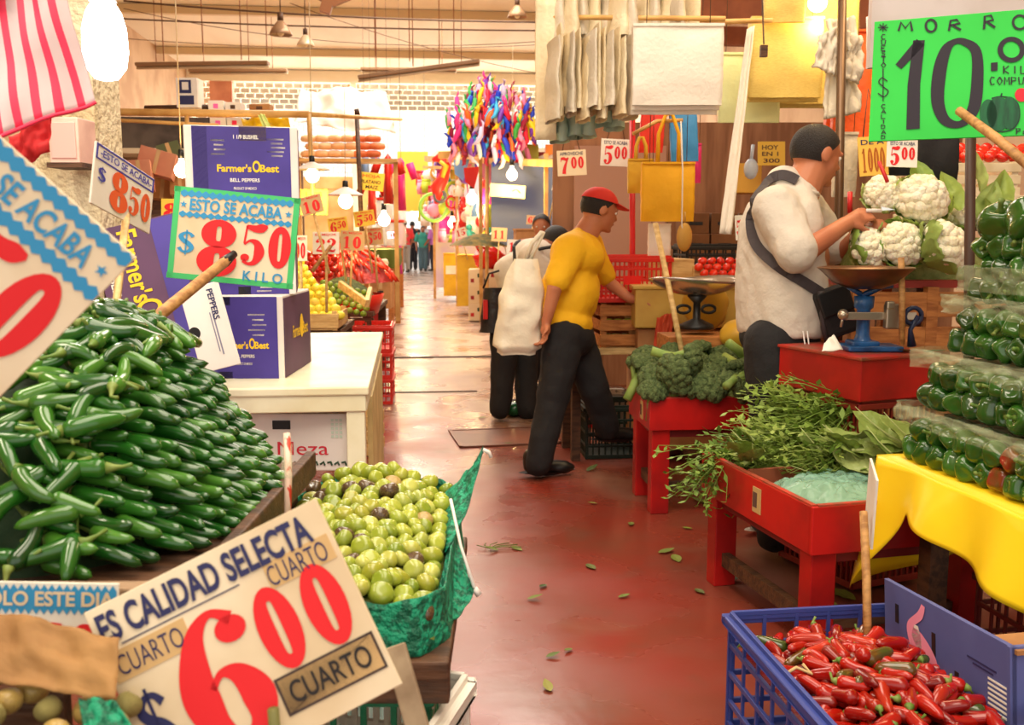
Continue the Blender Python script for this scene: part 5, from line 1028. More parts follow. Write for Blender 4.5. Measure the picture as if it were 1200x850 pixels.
# dark crates and brown carton wall behind
g = random.Random(8)
for j in range(3):
    for i in range(3): 
        t, w, h = boxat('stacked_carton', 'brown carton in the stack behind the tomatoes, %s row, %s' % (('lower', 'middle', 'upper')[j], ('first from the pole', 'second from the pole', 'nearest the vendor')[i]), 'carton', 800+i*33, 300-j*25, 831+i*33, 324-j*25, 7.0, .3, mat('dim_carton', (122, 80, 46), .8, (100, 64, 36), 5), 0, None, False)
        MB().box((0, -.002, h*.5), (w*.5, .003, h*.16)).build('print', black, t)
plastic_crate('plastic_crate', 'black crate behind the scoop scale', .45, .3, .17, T(P(838, 320, 6.2)), black, 8, 3)
wb = thing('stall_wall', 'brown board wall at the back of the right-hand stalls', 'stall wall', T(V((P(830, 300, 8.2).x, P(830, 300, 8.2).y, 0)), -YAW))
MB().box((.4, .1, 1.1), (3.4, .06, 2.2)).build('board_wall', mat('brown_boards', (166, 118, 86), .8, (132, 90, 64), 3, stretch=(4, 1, .4)), wb); MB().box((-.75, 0, 1.2), (.75, .1, 1.6)).build('pink_panel', mat('dusty_pink', (186, 142, 122), .8), wb)
boxat('cardboard_box', 'amber carton high on the wall left of the vendor', 'carton', 862, 192, 892, 226, 7.2, .3, mat('amber_carton', (214, 166, 70), .7))
sign('hand_sign', 'amber card with lettering pinned to the wall left of the vendor', (888, 166, 6.9), (920, 166, 6.9), (888, 194, 6.9), mat('amber_card', (206, 166, 60), .7), [('txt', 'lettering', woodd, 'HOY', -.05, .25, .6, .2), ('txt', 'lettering', woodd, 'EN 1', -.05, -.02, .6, .18), ('txt', 'lettering', woodd, '300', .0, -.3, .6, .18)], cat='sign')
small_sign('red-edged white card beside the vendor back', 866, 267, 9, 29, 5.0, 3, '5', paperw)
tag(MB().ell((0, 0, 0), (.05, .04, .07), 12, 8).tube([(0, 0, .06), (.01, 0, .16)], .012, 6).build('clear_bag', mat('clear_bag_blue', (190, 206, 226), .15, alpha=.6), smooth=True, M=T(P(880, 198, 6.6))), 'small clear blue bag hung on the wall left of the vendor', 'bag')
# ================================================================ hanging cloth bags
bagc = mat('calico', (240, 224, 190), .8, (228, 208, 170), 3, .25, 60); bagg = mat('calico_grey', (222, 210, 190), .8, (208, 196, 174), 3, .25, 60); tealc = mat('pale_teal_cloth', (170, 190, 176), .8, bump=.2)
def foldbag(label, u, v0, v1, d, wpx, m, seed, group=None):
    """a folded calico bag seen nearly edge on: thin, tall, slightly open at the foot"""
    a = P(u, v0, d); b_ = P(u, v1, d); h = a.z-b_.z; w = wpx/FPX*d; r_ = random.Random(seed)
    t = MB().grid(lambda p, q: V(((w/2)*(.5+.7*q)*cos(2*pi*p)*(.7+.3*abs(cos(2*pi*p)))+.012*noise.noise(V((q*3, seed, 0))), .13*sin(2*pi*p)*(1+.08*noise.noise(V((p*4, q*4, seed)))), -h*q+.012*noise.noise(V((p*6, seed, q)))*q)), 18, 14, 0, True)
    o = t.build('cloth_bag', m, smooth=True, M=T(a, r_.uniform(-.12, .12))); return tag(o, label, 'bag', group)
g = random.Random(2)
for i in range(14):
    foldbag('cream calico bag folded edge-on in the front hanging row', 648+i*7.2, 40+g.uniform(-8, 8), 128+g.uniform(-8, 14), 4.4+g.uniform(-.06, .1), 11, bagc if i % 3 else bagg, i, 'folded calico bags in the front row')
for i in range(13):
    foldbag('greyish calico bag folded edge-on in the upper hanging row', 640+i*14, -20+g.uniform(-10, 4), 44+g.uniform(-8, 10), 4.5+g.uniform(-.05, .2), 19, bagg if i % 2 else bagc, 40+i, 'folded calico bags in the upper row')
for i in range(7):
    foldbag('pale teal cloth tip hanging below the cream calico bags', 640+i*16, 108, 166+g.uniform(-8, 6)-i*3.5, 4.75, 20, tealc, 70+i, 'pale teal bags under the calico')
fb = thing('cloth_bag', 'flat pale calico bag hanging lowest at the edge of the row, over the toy stall', 'bag', T(P(640, 90, 4.6)))
solid(MB().grid(lambda u, v: V(((u-.5)*.1, .02*noise.noise(V((u*3, v*3, 4))), .36-.65*v)), 8, 16).build('cloth', bagc, fb, True), .01)
# big white square bag
def flat_bag(name, label, u0, v0, u1, v1, d, m, thick=.06, skew=0, layers=1, strap=None, yaw=0.0):
    a = P(u0, v0, d); c = P((u0+u1)/2, v0, d); w = (P(u1, v0, d)-a).length; h = (P(u0, v1, d)-a).length
    t = thing(name, label, 'bag', T(c, -YAW+yaw))
    for k in range(layers):
        MB().grid(lambda u, v: V((w*.5*cos(2*pi*u)/max(abs(cos(2*pi*u)), abs(sin(2*pi*u)))*(1-.01*k)+skew*v*w+.006*noise.noise(V((v*5, k, 1))), k*.04+thick/2*sin(2*pi*u)/max(abs(cos(2*pi*u)), abs(sin(2*pi*u)))*(.35+.65*sin(pi*v))+.012*noise.noise(V((u*8, v*3, k+7))), -h*v-.015*k*v)), 60, 18, 0, True).build('cloth', m, t, True)
    bpy.context.view_layer.update(); hang(t, [(-w*.35, 0, 0), (w*.35, 0, 0)])
    MB().box((0, -thick*.2, -.006), (w*1.005, thick*.4, .012)).build('hem', m, t)
    if strap:
        for sy in (-1, 1): MB().tube([(-w*.2, sy*thick*.3, 0), (-w*.19, 0, strap*.6), (-w*.06, 0, strap), (w*.06, 0, strap), (w*.19, 0, strap*.6), (w*.2, sy*thick*.3, 0)], .011, 6).build('strap', m, t, True)
    return t
flat_bag('cloth_bag', 'big white square calico bag hanging flat beside the folded row', 742, 28, 848, 121, 4.2, mat('white_calico', (240, 230, 214), .8, bump=.2, bscale=50), .05, 0, 3)
flat_bag('cloth_bag', 'orange-yellow tote bag hanging with its straps from the pole', 752, 190, 814, 259, 5.5, mat('mustard_cloth', (236, 176, 28), .7, bump=.25), .07, 0, 1, .26)
flat_bag('cloth_bag', 'mustard bag mostly behind the orange-yellow tote', 736, 186, 766, 226, 5.7, mat('mustard_dim', (214, 170, 50), .7), .06, 0, 1, .12)
flat_bag('cloth_bag', 'blue cloth bag hanging behind the orange-yellow tote', 784, 128, 816, 188, 5.9, mat('azure_cloth', (60, 140, 206), .6, bump=.2), .05, .12)
flat_bag('cloth_bag', 'red cloth bag hanging behind the strap of the orange-yellow tote', 752, 126, 780, 178, 5.9, mat('scarlet_cloth', (216, 50, 36), .6, bump=.2), .05, -.1)
tag(MB().tube([P(742, 157, 5.45), P(770, 142, 5.5), P(800, 141, 5.5)], .012, 6).build('hanging_rail', tanpole, smooth=True), 'wooden rail from which the orange-yellow tote hangs', 'rail')
tag(MB().tube([P(798, 142, 5.42), P(800, 200, 5.4), P(799, 265, 5.42), P(801, 272, 5.42)], .004, 6).build('white_string', whitecard, smooth=True), 'white string hanging in front of the orange-yellow tote', 'string')
flat_bag('cloth_bag', 'white cloth hanging under the orange-yellow tote', 760, 262, 786, 306, 5.6, mat('white_calico', (240, 230, 214), .8), .05, 0, 1)
tag(MB().ell((0, 0, 0), (.05, .03, .08), 14, 10).tube([(0, 0, .08), (0, 0, .14)], .006, 6).build('gourd', mat('gourd', (196, 150, 70), .6), smooth=True, M=T(P(802, 278, 5.45), .4)), 'tan gourd-shaped pouch hanging from the white string', 'pouch')
flat_bag('cloth_bag', 'magenta cloth hanging behind the blue bag', 808, 168, 822, 214, 6.4, mat('magenta_cloth', (206, 40, 110), .6), .04)
tag(sheet('white_cloth_strip', None, None, (P(876, 34, 4.5), P(884, 30, 4.5), P(843, 274, 4.55), P(857, 275, 4.55)), mat('white_calico', (240, 230, 214), .8), 10, 30, .02, 3, .006), 'long narrow white cloth strip hanging left of the vendor', 'cloth')
flat_bag('cloth_bag', 'pale lime plastic bag hanging behind the white strip', 840, 62, 912, 142, 4.8, mat('pale_lime_bag', (230, 236, 176), .5, bump=.2), .06, .05, 1)
yn = mat('yellow_mesh_cloth', (232, 206, 116), .6, (222, 192, 100), 60, .3, 160, stretch=(1, 1, 6))
flat_bag('mesh_bag', 'yellow mesh bag, nearest of the three above the vendor', 880, 20, 965, 112, 4.6, yn, .06, 0, 2); flat_bag('mesh_bag', 'yellow mesh bag hanging behind the grey garment', 910, -30, 1008, 118, 4.75, yn, .06, 0, 2)
flat_bag('mesh_bag', 'narrow yellow mesh bag hung high beside the white strip', 896, -40, 945, 24, 4.5, yn, .05)
for lb_, u0, v0, u1, v1, d, sk in (('orange plastic bag hanging behind the grey garment', 978, 35, 1032, 160, 4.9, .02), ('orange plastic bag hanging lower behind the steel pole', 968, 120, 1034, 166, 5.1, 0)): flat_bag('plastic_bag', lb_, u0, v0, u1, v1, d, mat('orange_bag', (240, 96, 24), .45, bump=.3), .06, sk)
gt = thing('garment', 'crumpled pale grey garment hung over the steel pole', 'garment', T(P(978, 40, 4.35)))
_im = Matrix.Translation(-P(978, 40, 4.35)); _gp = lambda *a: _im @ P(*a)
sheet('cloth', None, None, (_gp(968, 24, 4.35), _gp(1001, 20, 4.38), _gp(966, 140, 4.33), _gp(1006, 132, 4.36)), bagg, 26, 30, .05, 4, .012, 2, gt)
sheet('collar_fold', None, None, (_gp(960, 42, 4.3), _gp(984, 30, 4.31), _gp(954, 78, 4.3), _gp(978, 88, 4.29)), bagg, 16, 16, .04, 5, .01, 6, gt)
sheet('sleeve', None, None, (_gp(992, 36, 4.3), _gp(1008, 44, 4.33), _gp(988, 92, 4.3), _gp(1009, 98, 4.33)), bagg, 16, 16, .04, 5, .01, 9, gt)
tag(MB().tube([P(988, -60, 4.25), P(983, 252, 4.25), P(982, 420, 4.25)], .019, 10).build('steel_pole', steel, smooth=True), 'brown steel pole standing in front of the vendor', 'pole')
tag(MB().tube([P(820, 26, 4.4), P(905, 24, 4.4)], .012, 6).build('hanging_rail', tanpole, smooth=True), 'wooden rail between the calico bag and the yellow mesh bags', 'rail')
tag(MB().tube([P(628, 20, 4.6), P(850, 22, 4.35)], .012, 6).build('hanging_rail', tanpole, smooth=True), 'wooden rail carrying the folded calico bags', 'rail')
tag(MB().tube([P(893, -10, 4.3), P(895, 52, 4.3)], .004, 5).box(P(895, 60, 4.3), (.03, .02, .05)).build('hanging_weight', woodd, smooth=False), 'small brown tag hanging on a string before the yellow mesh bags', 'tag')
struct('beam_right', MB().bar(P(820, 8, 7.5), P(1060, 20, 7.0), .1, .2).bar(P(825, 42, 8.0), P(900, 44, 8.0), .1, .14), mat('redbrown_beam', (170, 98, 62), .7, (140, 78, 50), 4))
for i, (u, v, d) in enumerate(((1010, 20, 9), (1015, 42, 9), (1008, 60, 9))): rodset('thin brown rafter %s between the mesh bag and the green board' % ('highest', 'middle', 'lowest')[i], 'rafter', 'rafter', [P(985, v-6, d), P(1285, v+28, d)], .02, rust)
# ================================================================ vendor's scale on its red box
SB = PZ(1010, 422, .86); bx = PZ(1105, 416, .86)-SB; bx.z = 0; bx.normalize(); by = V((-bx.y, bx.x, 0))
SBM = AX(bx, by, V((0, 0, 1))).to_4x4(); SBM.translation = V((SB.x, SB.y, 0)); bw_, bd_ = .36, .45
sbt = thing('scale_box', 'red painted wooden box carrying the blue scale beside the vendor', 'box', SBM)
MB().box((bw_/2, bd_/2, .785), (bw_, bd_, .15)).build('box_body', red_paint, sbt, bevel=.004)
MB().box((bw_/2, bd_/2, .862), (bw_+.012, bd_+.012, .012)).build('box_top', mat('worn_red_top', (176, 40, 30), .5, (130, 70, 50), 12), sbt, bevel=.003)
for i in range(3):
    plastic_crate('plastic_crate', 'dark red plastic crate under the scale box, %s of the stack' % ('lowest', 'middle', 'topmost')[i], bw_*.94, bd_*.9, .225, SBM @ T((bw_*.54, bd_*.5, .02+.228*i)), mat('dark_red_plastic', (132, 34, 26), .45), 12, 2)
scp = PZ(1010, 411, .868)
sc = thing('scale', 'blue counter scale with a wide brown pan on the red box', 'scale', T(scp, -YAW))
bl_ = mat('blue_enamel', (40, 92, 150), .3, (26, 60, 104), 18); dbl = mat('dark_blue_iron', (28, 40, 74), .4)
MB().box((.03, 0, .012), (.2, .13, .02)).box((.0, 0, .028), (.1, .09, .02)).build('base', bl_, sc, bevel=.006)
MB().lathe([(0, .02), (.045, .02), (.03, .04), (.024, .06), (.024, .15), (.034, .16), (.036, .2), (0, .2)], 18).build('pedestal', bl_, sc, True)
MB().box((.05, -.03, .13), (.26, .012, .028)).build('beam', mat('nickel', (190, 176, 156), .3, metal=.8), sc, bevel=.002)
MB().box((.09, -.045, .13), (.06, .035, .09)).box((.075, -.05, .17), (.03, .03, .03)).build('sliding_weight', mat('nickel_dull', (170, 156, 136), .35, metal=.8), sc, bevel=.006)
MB().ell((-.085, -.03, .135), .02, 12, 8).tube([(-.085, -.03, .135), (-.09, -.03, .09)], .005, 6).build('balance_knob', mat('nickel', (190, 176, 156), .3), sc, True)
MB().tube([(.17, -.03, .02), (.16, -.035, .08), (.185, -.03, .13)], [.016, .008, .012], 10).tube([(.17+.03*cos(a), -.03, .13+.03*sin(a)) for a in (2*pi*i/14 for i in range(15))], .009, 6).build('beam_guide', dbl, sc, True)
MB().tube([(-.01, 0, .2), (.06, .0, .235), (.1, 0, .24)], .012, 8).tube([(0, 0, .2), (-.06, .0, .235)], .01, 8).build('pan_arms', bl_, sc, True)
PR = [(0, .225), (.06, .228), (.115, .25), (.15, .285), (.168, .3), (.172, .303), (.168, .306), (.148, .293), (.112, .258), (0, .236)]
MB().lathe(PR, 40).build('pan', mat('bronze_pan', (132, 96, 66), .3, (96, 70, 48), 6, metal=.7), sc, True, M=Matrix.Diagonal((1, .95, 1, 1)))
tag(sheet('paper_slip', None, None, (P(966, 402, 3.45), P(977, 392, 3.5), P(963, 412, 3.4), P(988, 410, 3.42)), paperw, 8, 8, .008), 'crumpled white paper slip on the red scale box', 'paper')
for i in range(4): inst('fallen_leaf', [('leaf', LF[i % 3])], T(scp+V((.06+.05*i, -.03-.02*(i % 2), .002)), 1.2*i, .8), 'green leaf scrap on the red scale box', 'leaf', 'leaf scraps on the scale box')
# ================================================================ herbs and chard on the near red table
herb_m = hue_mat('herb_green', [(136, 160, 62), (112, 142, 52), (160, 178, 84), (96, 126, 46)], .55)
def herb_bunch(seed, L=.28, n=46):
    r_ = random.Random(seed); q = MB()
    for i in range(n):
        a = r_.gauss(0, .35); b_ = r_.gauss(.1, .22); l = L*r_.uniform(.6, 1.1); o = V((r_.gauss(0, .012), 0, r_.gauss(0, .012)))
        pts = [o+V((sin(a)*l*t, l*t*cos(a), b_*l*t-.14*L*t*t*3*(.4+r_.random()*.3))) for t in (0, .33, .66, 1)]
        q.tube(pts, [.0022, .002, .0016, .001], 4)
        for k in range(7):
            t = .3+.7*k/6; p = pts[min(2, int(t*3))].lerp(pts[min(3, int(t*3)+1)], t*3-int(t*3)) if t < 1 else pts[3]
            d = V((r_.uniform(-1, 1), r_.uniform(-.1, 1), r_.uniform(-.4, .8))).normalized(); s_ = d.cross(V((0, 0, 1))).normalized()*.009; le = r_.uniform(.022, .042)
            q.add([p, p+d*le*.5+s_, p+d*le, p+d*le*.5-s_], [(0, 1, 2, 3)])
    return q.mesh('leaves', herb_m)
HB = [herb_bunch(i) for i in range(4)]
g = random.Random(9)
def on(M, x, y, z, ex=0, ey=0, ez=0, s=1.0): return M @ Matrix.Translation((x, y, z)) @ Euler((ex, ey, ez)).to_matrix().to_4x4() @ Matrix.Scale(s, 4)
hb = MB().tube([(0, -.02, 0), (0, .02, 0)], .016, 8).mesh('tie', mat('tie_band', (150, 120, 70), .6))
hp = [(.42, .62, .05, 1.5), (.46, .5, .1, 1.65), (.52, .66, .13, 1.3), (.40, .42, .04, 1.7), (.5, .74, .08, 1.2), (.56, .56, .19, 1.6), (.34, .70, .02, 1.4), (.56, .72, .2, 1.45), (.48, .44, .06, 1.9), (.36, .56, .0, 1.6), (.30, .62, .0, 1.55), (.58, .8, .17, 1.3), (.6, .64, .22, 1.2), (.5, .58, .16, 1.55)]
for i, (x, y, z, a) in enumerate(hp):
    inst('herb_bunch', [('leaves', HB[i % 4]), ('tie', hb)], on(CM, x, y, .47+z, g.uniform(-.1, .25), g.uniform(-.3, .3), a+g.uniform(-.25, .25), g.uniform(1.0, 1.25)), 'bunch of feathery green herbs heaped on the far end of the near red table', 'herbs', 'herb bunches on the red table')
inst('herb_bunch', [('leaves', HB[1]), ('tie', hb)], on(CM, .08, .68, .50, -.2, 0, 1.9, 1.0), 'bunch of herbs drooping over the aisle edge of the near red table', 'herbs')
hs = MB().tube([(0, 0, 0), (-.02, .01, -.1), (-.015, 0, -.2)], .003, 5)
for i in range(7): d = V((cos(i*2.1)*.022, sin(i*2.1)*.012, -.01)); p_ = V((-.016, 0, -.16-.008*i)); hs.add([p_, p_+d*.5+V((0, .008, .004)), p_+d, p_+d*.5-V((0, .008, .004))], [(0, 1, 2, 3)])
tag(hs.build('herb_sprig', herb_m, smooth=True, M=CM @ T((-.03, .62, .49))), 'single herb sprig hanging down from the near red table edge', 'sprig')
chd = hue_mat('chard_leaf', [(120, 142, 62), (146, 164, 84), (104, 128, 54), (168, 180, 112)], .45, bump=.3, bscale=40)
CL = [leafmesh(.24, .075, .3, 20+i, chd, .35, .35) for i in range(4)]
RIBS = MB().tube([(0, 0, .001), (0, .08, .004), (0, .16, .03), (0, .235, .07)], [.006, .005, .003, .001], 6).mesh('midrib', mat('pale_rib', (176, 186, 120), .5))
for i in range(26):
    x, y = g.uniform(.3, .62), g.uniform(-.02, .36); 
    inst('chard_leaf', [('leaf', CL[i % 4]), ('midrib', RIBS)], on(CM, x, y, .46+.12*(i/26)+.05*(x > .4), g.uniform(-.2, .5), g.uniform(-.6, .6), g.uniform(-2, 2), g.uniform(.7, 1.05)), 'crinkled dark green leaf in the heap on the vendor side of the near red table', 'leaf', 'leafy greens on the near red table')
for i, (x, y, a) in enumerate(((.10, .56, 2.2), (.16, .52, 1.2), (.06, .50, 2.8), (.2, .60, .6))): inst('chard_leaf', [('leaf', CL[i]), ('midrib', RIBS)], on(CM, x, y, .50, .3, .2, a, .75), 'broad pale leaf at the foot of the herb heap on the near red table', 'leaf', 'broad leaves at the foot of the herbs')
MB().box((.31, .44, .42), (.58, .015, .14)).build('divider', mat('worn_red_board', (150, 80, 54), .6), CT, bevel=.002)
def crumple(w, d, h, seed, n=64, fr=7):
    def f(u, v):
        x, y = (u-.5)*2, (v-.5)*2; e = max(0, 1-abs(x)**2.6)*max(0, 1-abs(y)**2.6)
        p_ = V((u*fr, v*fr, seed)); k = abs(noise.noise(p_))*.7+abs(noise.noise(p_*2.3))*.35
        return V((x*w/2+.02*noise.noise(p_+V((9, 0, 0))), y*d/2+.02*noise.noise(p_+V((0, 9, 0))), h*e**.6*(.75+.5*k)))
    return MB().grid(f, n, n)
tag(crumple(.35, .38, .085, 3).build('plastic_bag', green_film, smooth=True, M=CM @ T((.22, .2, .44), .3)), 'pale green translucent plastic bag crumpled over leaves on the near red table', 'plastic bag')
tag(crumple(.34, .34, .075, 5).build('bagged_leaves', mat('bagged_leaves', (120, 140, 84), .5, (150, 170, 120), 10), smooth=True, M=CM @ T((.22, .2, .42), .3)), 'leaves packed in the pale green plastic bag', 'leaves', kind='stuff')
# ================================================================ cauliflower stall
curd = mat('cauliflower_curd', (240, 230, 196), .75, (250, 244, 222), 20, .5, 90, sub=.15)
caul_leaf = hue_mat('cauliflower_leaf', [(150, 170, 76), (120, 150, 60), (176, 190, 110)], .5, bump=.2, bscale=30)
def curd_mesh(seed, R_=.09):
    q = MB(); r_ = random.Random(seed)
    for i in range(60):
        z = 1-i/59*1.25; rr = sqrt(max(0, 1-z*z)); a = i*2.39996+r_.uniform(-.15, .15); q.ell((R_*.80*rr*cos(a), R_*.80*rr*sin(a), R_*.66*z), R_*r_.uniform(.2, .29), 12, 8)
    q.ell((0, 0, 0), (R_*.85, R_*.85, R_*.7), 20, 14)
    me = q.mesh('curd', curd)
    for v in me.vertices: v.co += v.normal*R_*.05*noise.noise(v.co*90)
    return me
CU = [curd_mesh(1), curd_mesh(2), curd_mesh(3)]
def caul_leaves(seed):
    q = MB(); r_ = random.Random(seed)
    for i in range(9):
        a = 2*pi*i/9+r_.uniform(-.2, .2); L = r_.uniform(.10, .15); w = .04
        def f(u, v): x = (u-.5)*2*w*sin(pi*min(1, v*.9+.08))**.6; rr = .03+.075*sin(v*1.9); z = -.07+L*v*1.0+.012*noise.noise(V((u*4, v*5, i+seed))); rr += .02*v*r_.random()*0; return V((rr*cos(a)-x*sin(a), rr*sin(a)+x*cos(a), z-.05*v*v+.3*abs(u-.5)*.04))
        q.grid(f, 7, 9)
    return q.mesh('leaves', caul_leaf)
CLV = [caul_leaves(1), caul_leaves(2)]
def caul(u, v, d, s, tilt, lab, grp=None, rz=0): inst('cauliflower', [('curd', CU[int(u) % 3]), ('leaves', CLV[int(u) % 2])], Matrix.Translation(P(u, v, d)) @ Euler((R(tilt), g.uniform(-.25, .25), rz)).to_matrix().to_4x4() @ Matrix.Scale(s, 4), lab, 'cauliflower', grp)
caul(1080, 234, 3.95, 1.15, 62, 'topmost cauliflower of the pile beside the vendor hand, big white curd'); caul(1104, 290, 3.85, 1.2, 58, 'cauliflower with the widest curd, lower row beside the dark post', None, 1); caul(1055, 287, 3.9, 1.05, 55, 'cauliflower in the middle of the lower row'); caul(1017, 292, 3.92, 1.0, 60, 'yellowish cauliflower nearest the scale pan', None, .6); caul(1036, 228, 4.0, .9, 50, 'cauliflower partly behind the vendor hand, leafy on top'); caul(1130, 250, 4.15, .9, 40, 'leaf-wrapped cauliflower behind the dark post')
BL = [leafmesh(.2, .07, .35, 30+i, caul_leaf, .4, .4) for i in range(3)]
for i, (u, v, a) in enumerate(((1125, 225, .3), (1150, 240, -.6), (1165, 260, .8), (1180, 245, 1.4), (1140, 285, 2.2), (1160, 300, .4), (1100, 262, 1.0), (1065, 255, 2), (1185, 280, -1), (1172, 225, .1), (1120, 300, 1.7), (1040, 268, -1.2), (1090, 205, .2), (1150, 205, .9), (1195, 262, 2.0))):
    inst('outer_leaf', [('leaf', BL[i % 3])], Matrix.Translation(P(u, v+22, 4.04+.02*(i % 4))) @ Euler((R(55+20*sin(i)), g.uniform(-.5, .5), a*.6)).to_matrix().to_4x4() @ Matrix.Scale(.9, 4), 'loose pale green cauliflower leaf in the pile', 'leaf', 'loose cauliflower leaves')
cw = P(1085, 322, 4.2)
cst = thing('produce_rack', 'slatted orange-brown rack carrying the cauliflower pile', 'rack', T(V((cw.x, cw.y, 0)), -YAW))
zt = P(1085, 316, 3.95).z
MB().box((.16, .02, zt-.06), (1.1, .5, .03)).build('top_board', mat('rack_red', (160, 50, 34), .6), cst)
q = MB()
for k in range(5): q.box((.16, -.26, zt-.14-k*.14), (1.08, .02, .10))
q.build('slat_front', crate_wood, cst, bevel=.002)
for x in (-.38, -.08, .7): MB().box((x, -.25, (zt-.07)/2), (.045, .045, zt-.07)).build('post', crate_wood, cst); MB().box((x, .24, (zt-.07)/2), (.045, .045, zt-.07)).build('post', crate_wood, cst)
tag(MB().box((0, 0, .0), (.9, .4, .2)).build('leaf_bed', mat('leaf_bed', (110, 128, 60), .6, (150, 160, 90), 18, .6), M=T(P(1105, 306, 4.25), -YAW), smooth=False), 'bed of cauliflower leaves under the heads', 'leaves', kind='stuff')
stick('short round stake standing by the scale pan', P(1057, 405, 3.5), P(1056, 302, 3.5), .011)
tag(MB().tube([P(1138, 120, 3.25), P(1136, 322, 3.25), P(1135, 460, 3.25)], .017, 10).build('dark_post', mat('rust_post', (72, 48, 36), .5), smooth=True), 'dark iron post standing between the cauliflower and bell peppers', 'post')
# white crates with tomatoes behind
whc = mat('whitewashed_wood', (226, 210, 180), .7, (206, 186, 150), 8)
for i, (u0, v0, u1, v1, d) in enumerate(((1085, 190, 1200, 232, 4.6), (1090, 228, 1230, 258, 4.5))):
    a = P((u0+u1)/2, v1, d); slat_crate('wooden_crate', ('upper whitewashed crate of tomatoes behind the cauliflower', 'lower whitewashed crate behind the cauliflower')[i], (u1-u0)/FPX*d, .4, (v1-v0)/FPX*d, T(a+V((0, .2, 0)), -YAW), whc, 3)
tomato_pile('orange-red tomato on the whitewashed crate behind the cauliflower', 'tomatoes on the whitewashed crate', P(1160, 184, 4.7), 9, 4, .03, .016, -YAW)
crs = thing('crate_stand', 'brown stand behind the cauliflower carrying the whitewashed crates', 'stand', T(V((P(1160, 262, 4.7).x, P(1160, 262, 4.7).y, 0)))); zc = P(1160, 258, 4.5).z
MB().box((0, .05, zc-.03), (.9, .5, .04)).build('top', woodd, crs); 
for x in (-.4, .4): MB().box((x, .05, zc/2-.03), (.06, .4, zc-.06)).build('side', woodd, crs)
flat_bag('garment', 'black garment hanging below the green board', 1075, 155, 1122, 222, 4.3, dark, .08); flat_bag('garment', 'black garment hanging behind the red 5 00 card', 1040, 150, 1080, 205, 4.4, dark, .07)
flat_bag('cloth_bag', 'pale grey cloth bag hanging behind the steel pole and the vendor face', 978, 155, 1005, 230, 4.7, bagg, .05)
tag(sheet('white_cloth', None, None, (P(1015, 20, 4.0), P(1026, 14, 4.0), P(1016, 72, 4.0), P(1030, 70, 4.0)), mat('white_calico', (240, 230, 214), .8), 8, 12, .01), 'white cloth corner showing at the edge of the green board', 'cloth')
small_sign('white card reading 5 00 hanging under the green board', 1057, 180, 36, 32, 4.0, -2, '500', paperw, head='ESTO SE ACABA', hang=.2)
small_sign('orange-yellow card reading 10 00 between the vendor and the green board', 1023, 183, 34, 46, 4.1, 4, '1000', mat('amber_sign', (240, 190, 80), .7), ink=mat('brown_ink', (176, 96, 30), .7), head='DE A', hang=.2)
tag(MB().tube([P(1030, 190, 3.9), P(1040, 213, 3.85)], .008, 6).build('red_stick', mat('red_pole', (204, 32, 40), .4), smooth=True), 'short red stick leaning on the topmost cauliflower', 'stick')
tag(MB().tube([P(996, 225, 4.6), P(996, 250, 4.6)], .012, 6).build('red_strap', mat('red_pole', (204, 32, 40), .4), smooth=True), 'short red strap hanging behind the steel pole', 'strap')
bulbshelf = None
# ================================================================ MORRO board
green_card = mat('green_card', (44, 202, 70), .6, (38, 190, 62), 3)
mk = mat('marker_black', (34, 26, 40), .6)
pep1, pep2 = mat('painted_pepper', (16, 96, 56), .6, (10, 70, 44), 14, stretch=(6, 1, 1)), mat('painted_pepper_line', (8, 48, 34), .6)
sT, sM, sw, sh_ = sign('price_sign', 'bright green board hand-lettered MORRO 10, over the bell peppers', (1025, 26, 2.55), (1290, 4, 2.35), (1024, 166, 2.55), green_card, [], .008)
def up(u, v):  # measured point on the board -> fraction of its size
    r = ray(u, v); n_ = sM.to_3x3().col[2]; p0 = sM.translation; k = (p0-CAM).dot(n_)/r.dot(n_); q = sM.inverted() @ (CAM+r*k); return q.x/sw, q.y/sh_
def hand(part, m, strokes, wpx, closed=False, straight=False):
    q = MB()
    for s_ in strokes:
        pts = [(*up(*p[:2]), (p[2] if len(p) > 2 else wpx)*2.45/FPX) for p in s_]
        ribbon(q, [(a*sw, b_*sh_, w) for a, b_, w in pts], closed, lambda x, y: (x, y), .0062, 0, straight)
    return q.build(part, m, sT)
hand('lettering', mk, [[(1053, 37), (1056, 27), (1061, 34), (1067, 26), (1069, 37)], [(1112, 37), (1114, 25), (1121, 24), (1125, 28), (1113, 31)], [(1117, 31), (1126, 36)], [(1153, 35), (1154, 20), (1161, 19), (1164, 24), (1154, 27)], [(1157, 27), (1166, 33)]], 2.6, straight=True)
hand('lettering', mk, [[(1091+6*cos(a), 31+7*sin(a)) for a in (2*pi*i/12 for i in range(12))], [(1195+8*cos(a), 27+8*sin(a)) for a in (2*pi*i/12 for i in range(12))]], 2.6, True)
hand('price_numerals', mk, [[(1053, 79, 9), (1070, 60, 11), (1079, 50, 12)], [(1077, 48, 13), (1071, 100, 14), (1070, 152, 15)]], 12, straight=True)
hand('price_numerals', mk, [[(1130, 50, 8), (1144, 62, 11), (1145, 100, 13), (1140, 130, 13), (1126, 146, 8), (1108, 142, 11), (1099, 120, 14), (1101, 85, 15), (1108, 60, 12), (1118, 50, 7)]], 12, True)
hand('price_numerals', mk, [[(1185+13*cos(a), 59+13*sin(a)*.95, 5.5) for a in (2*pi*i/14 for i in range(14))]], 5, True); hand('price_numerals', mk, [[(1165, 74, 7), (1165, 84, 7)]], 7, straight=True)
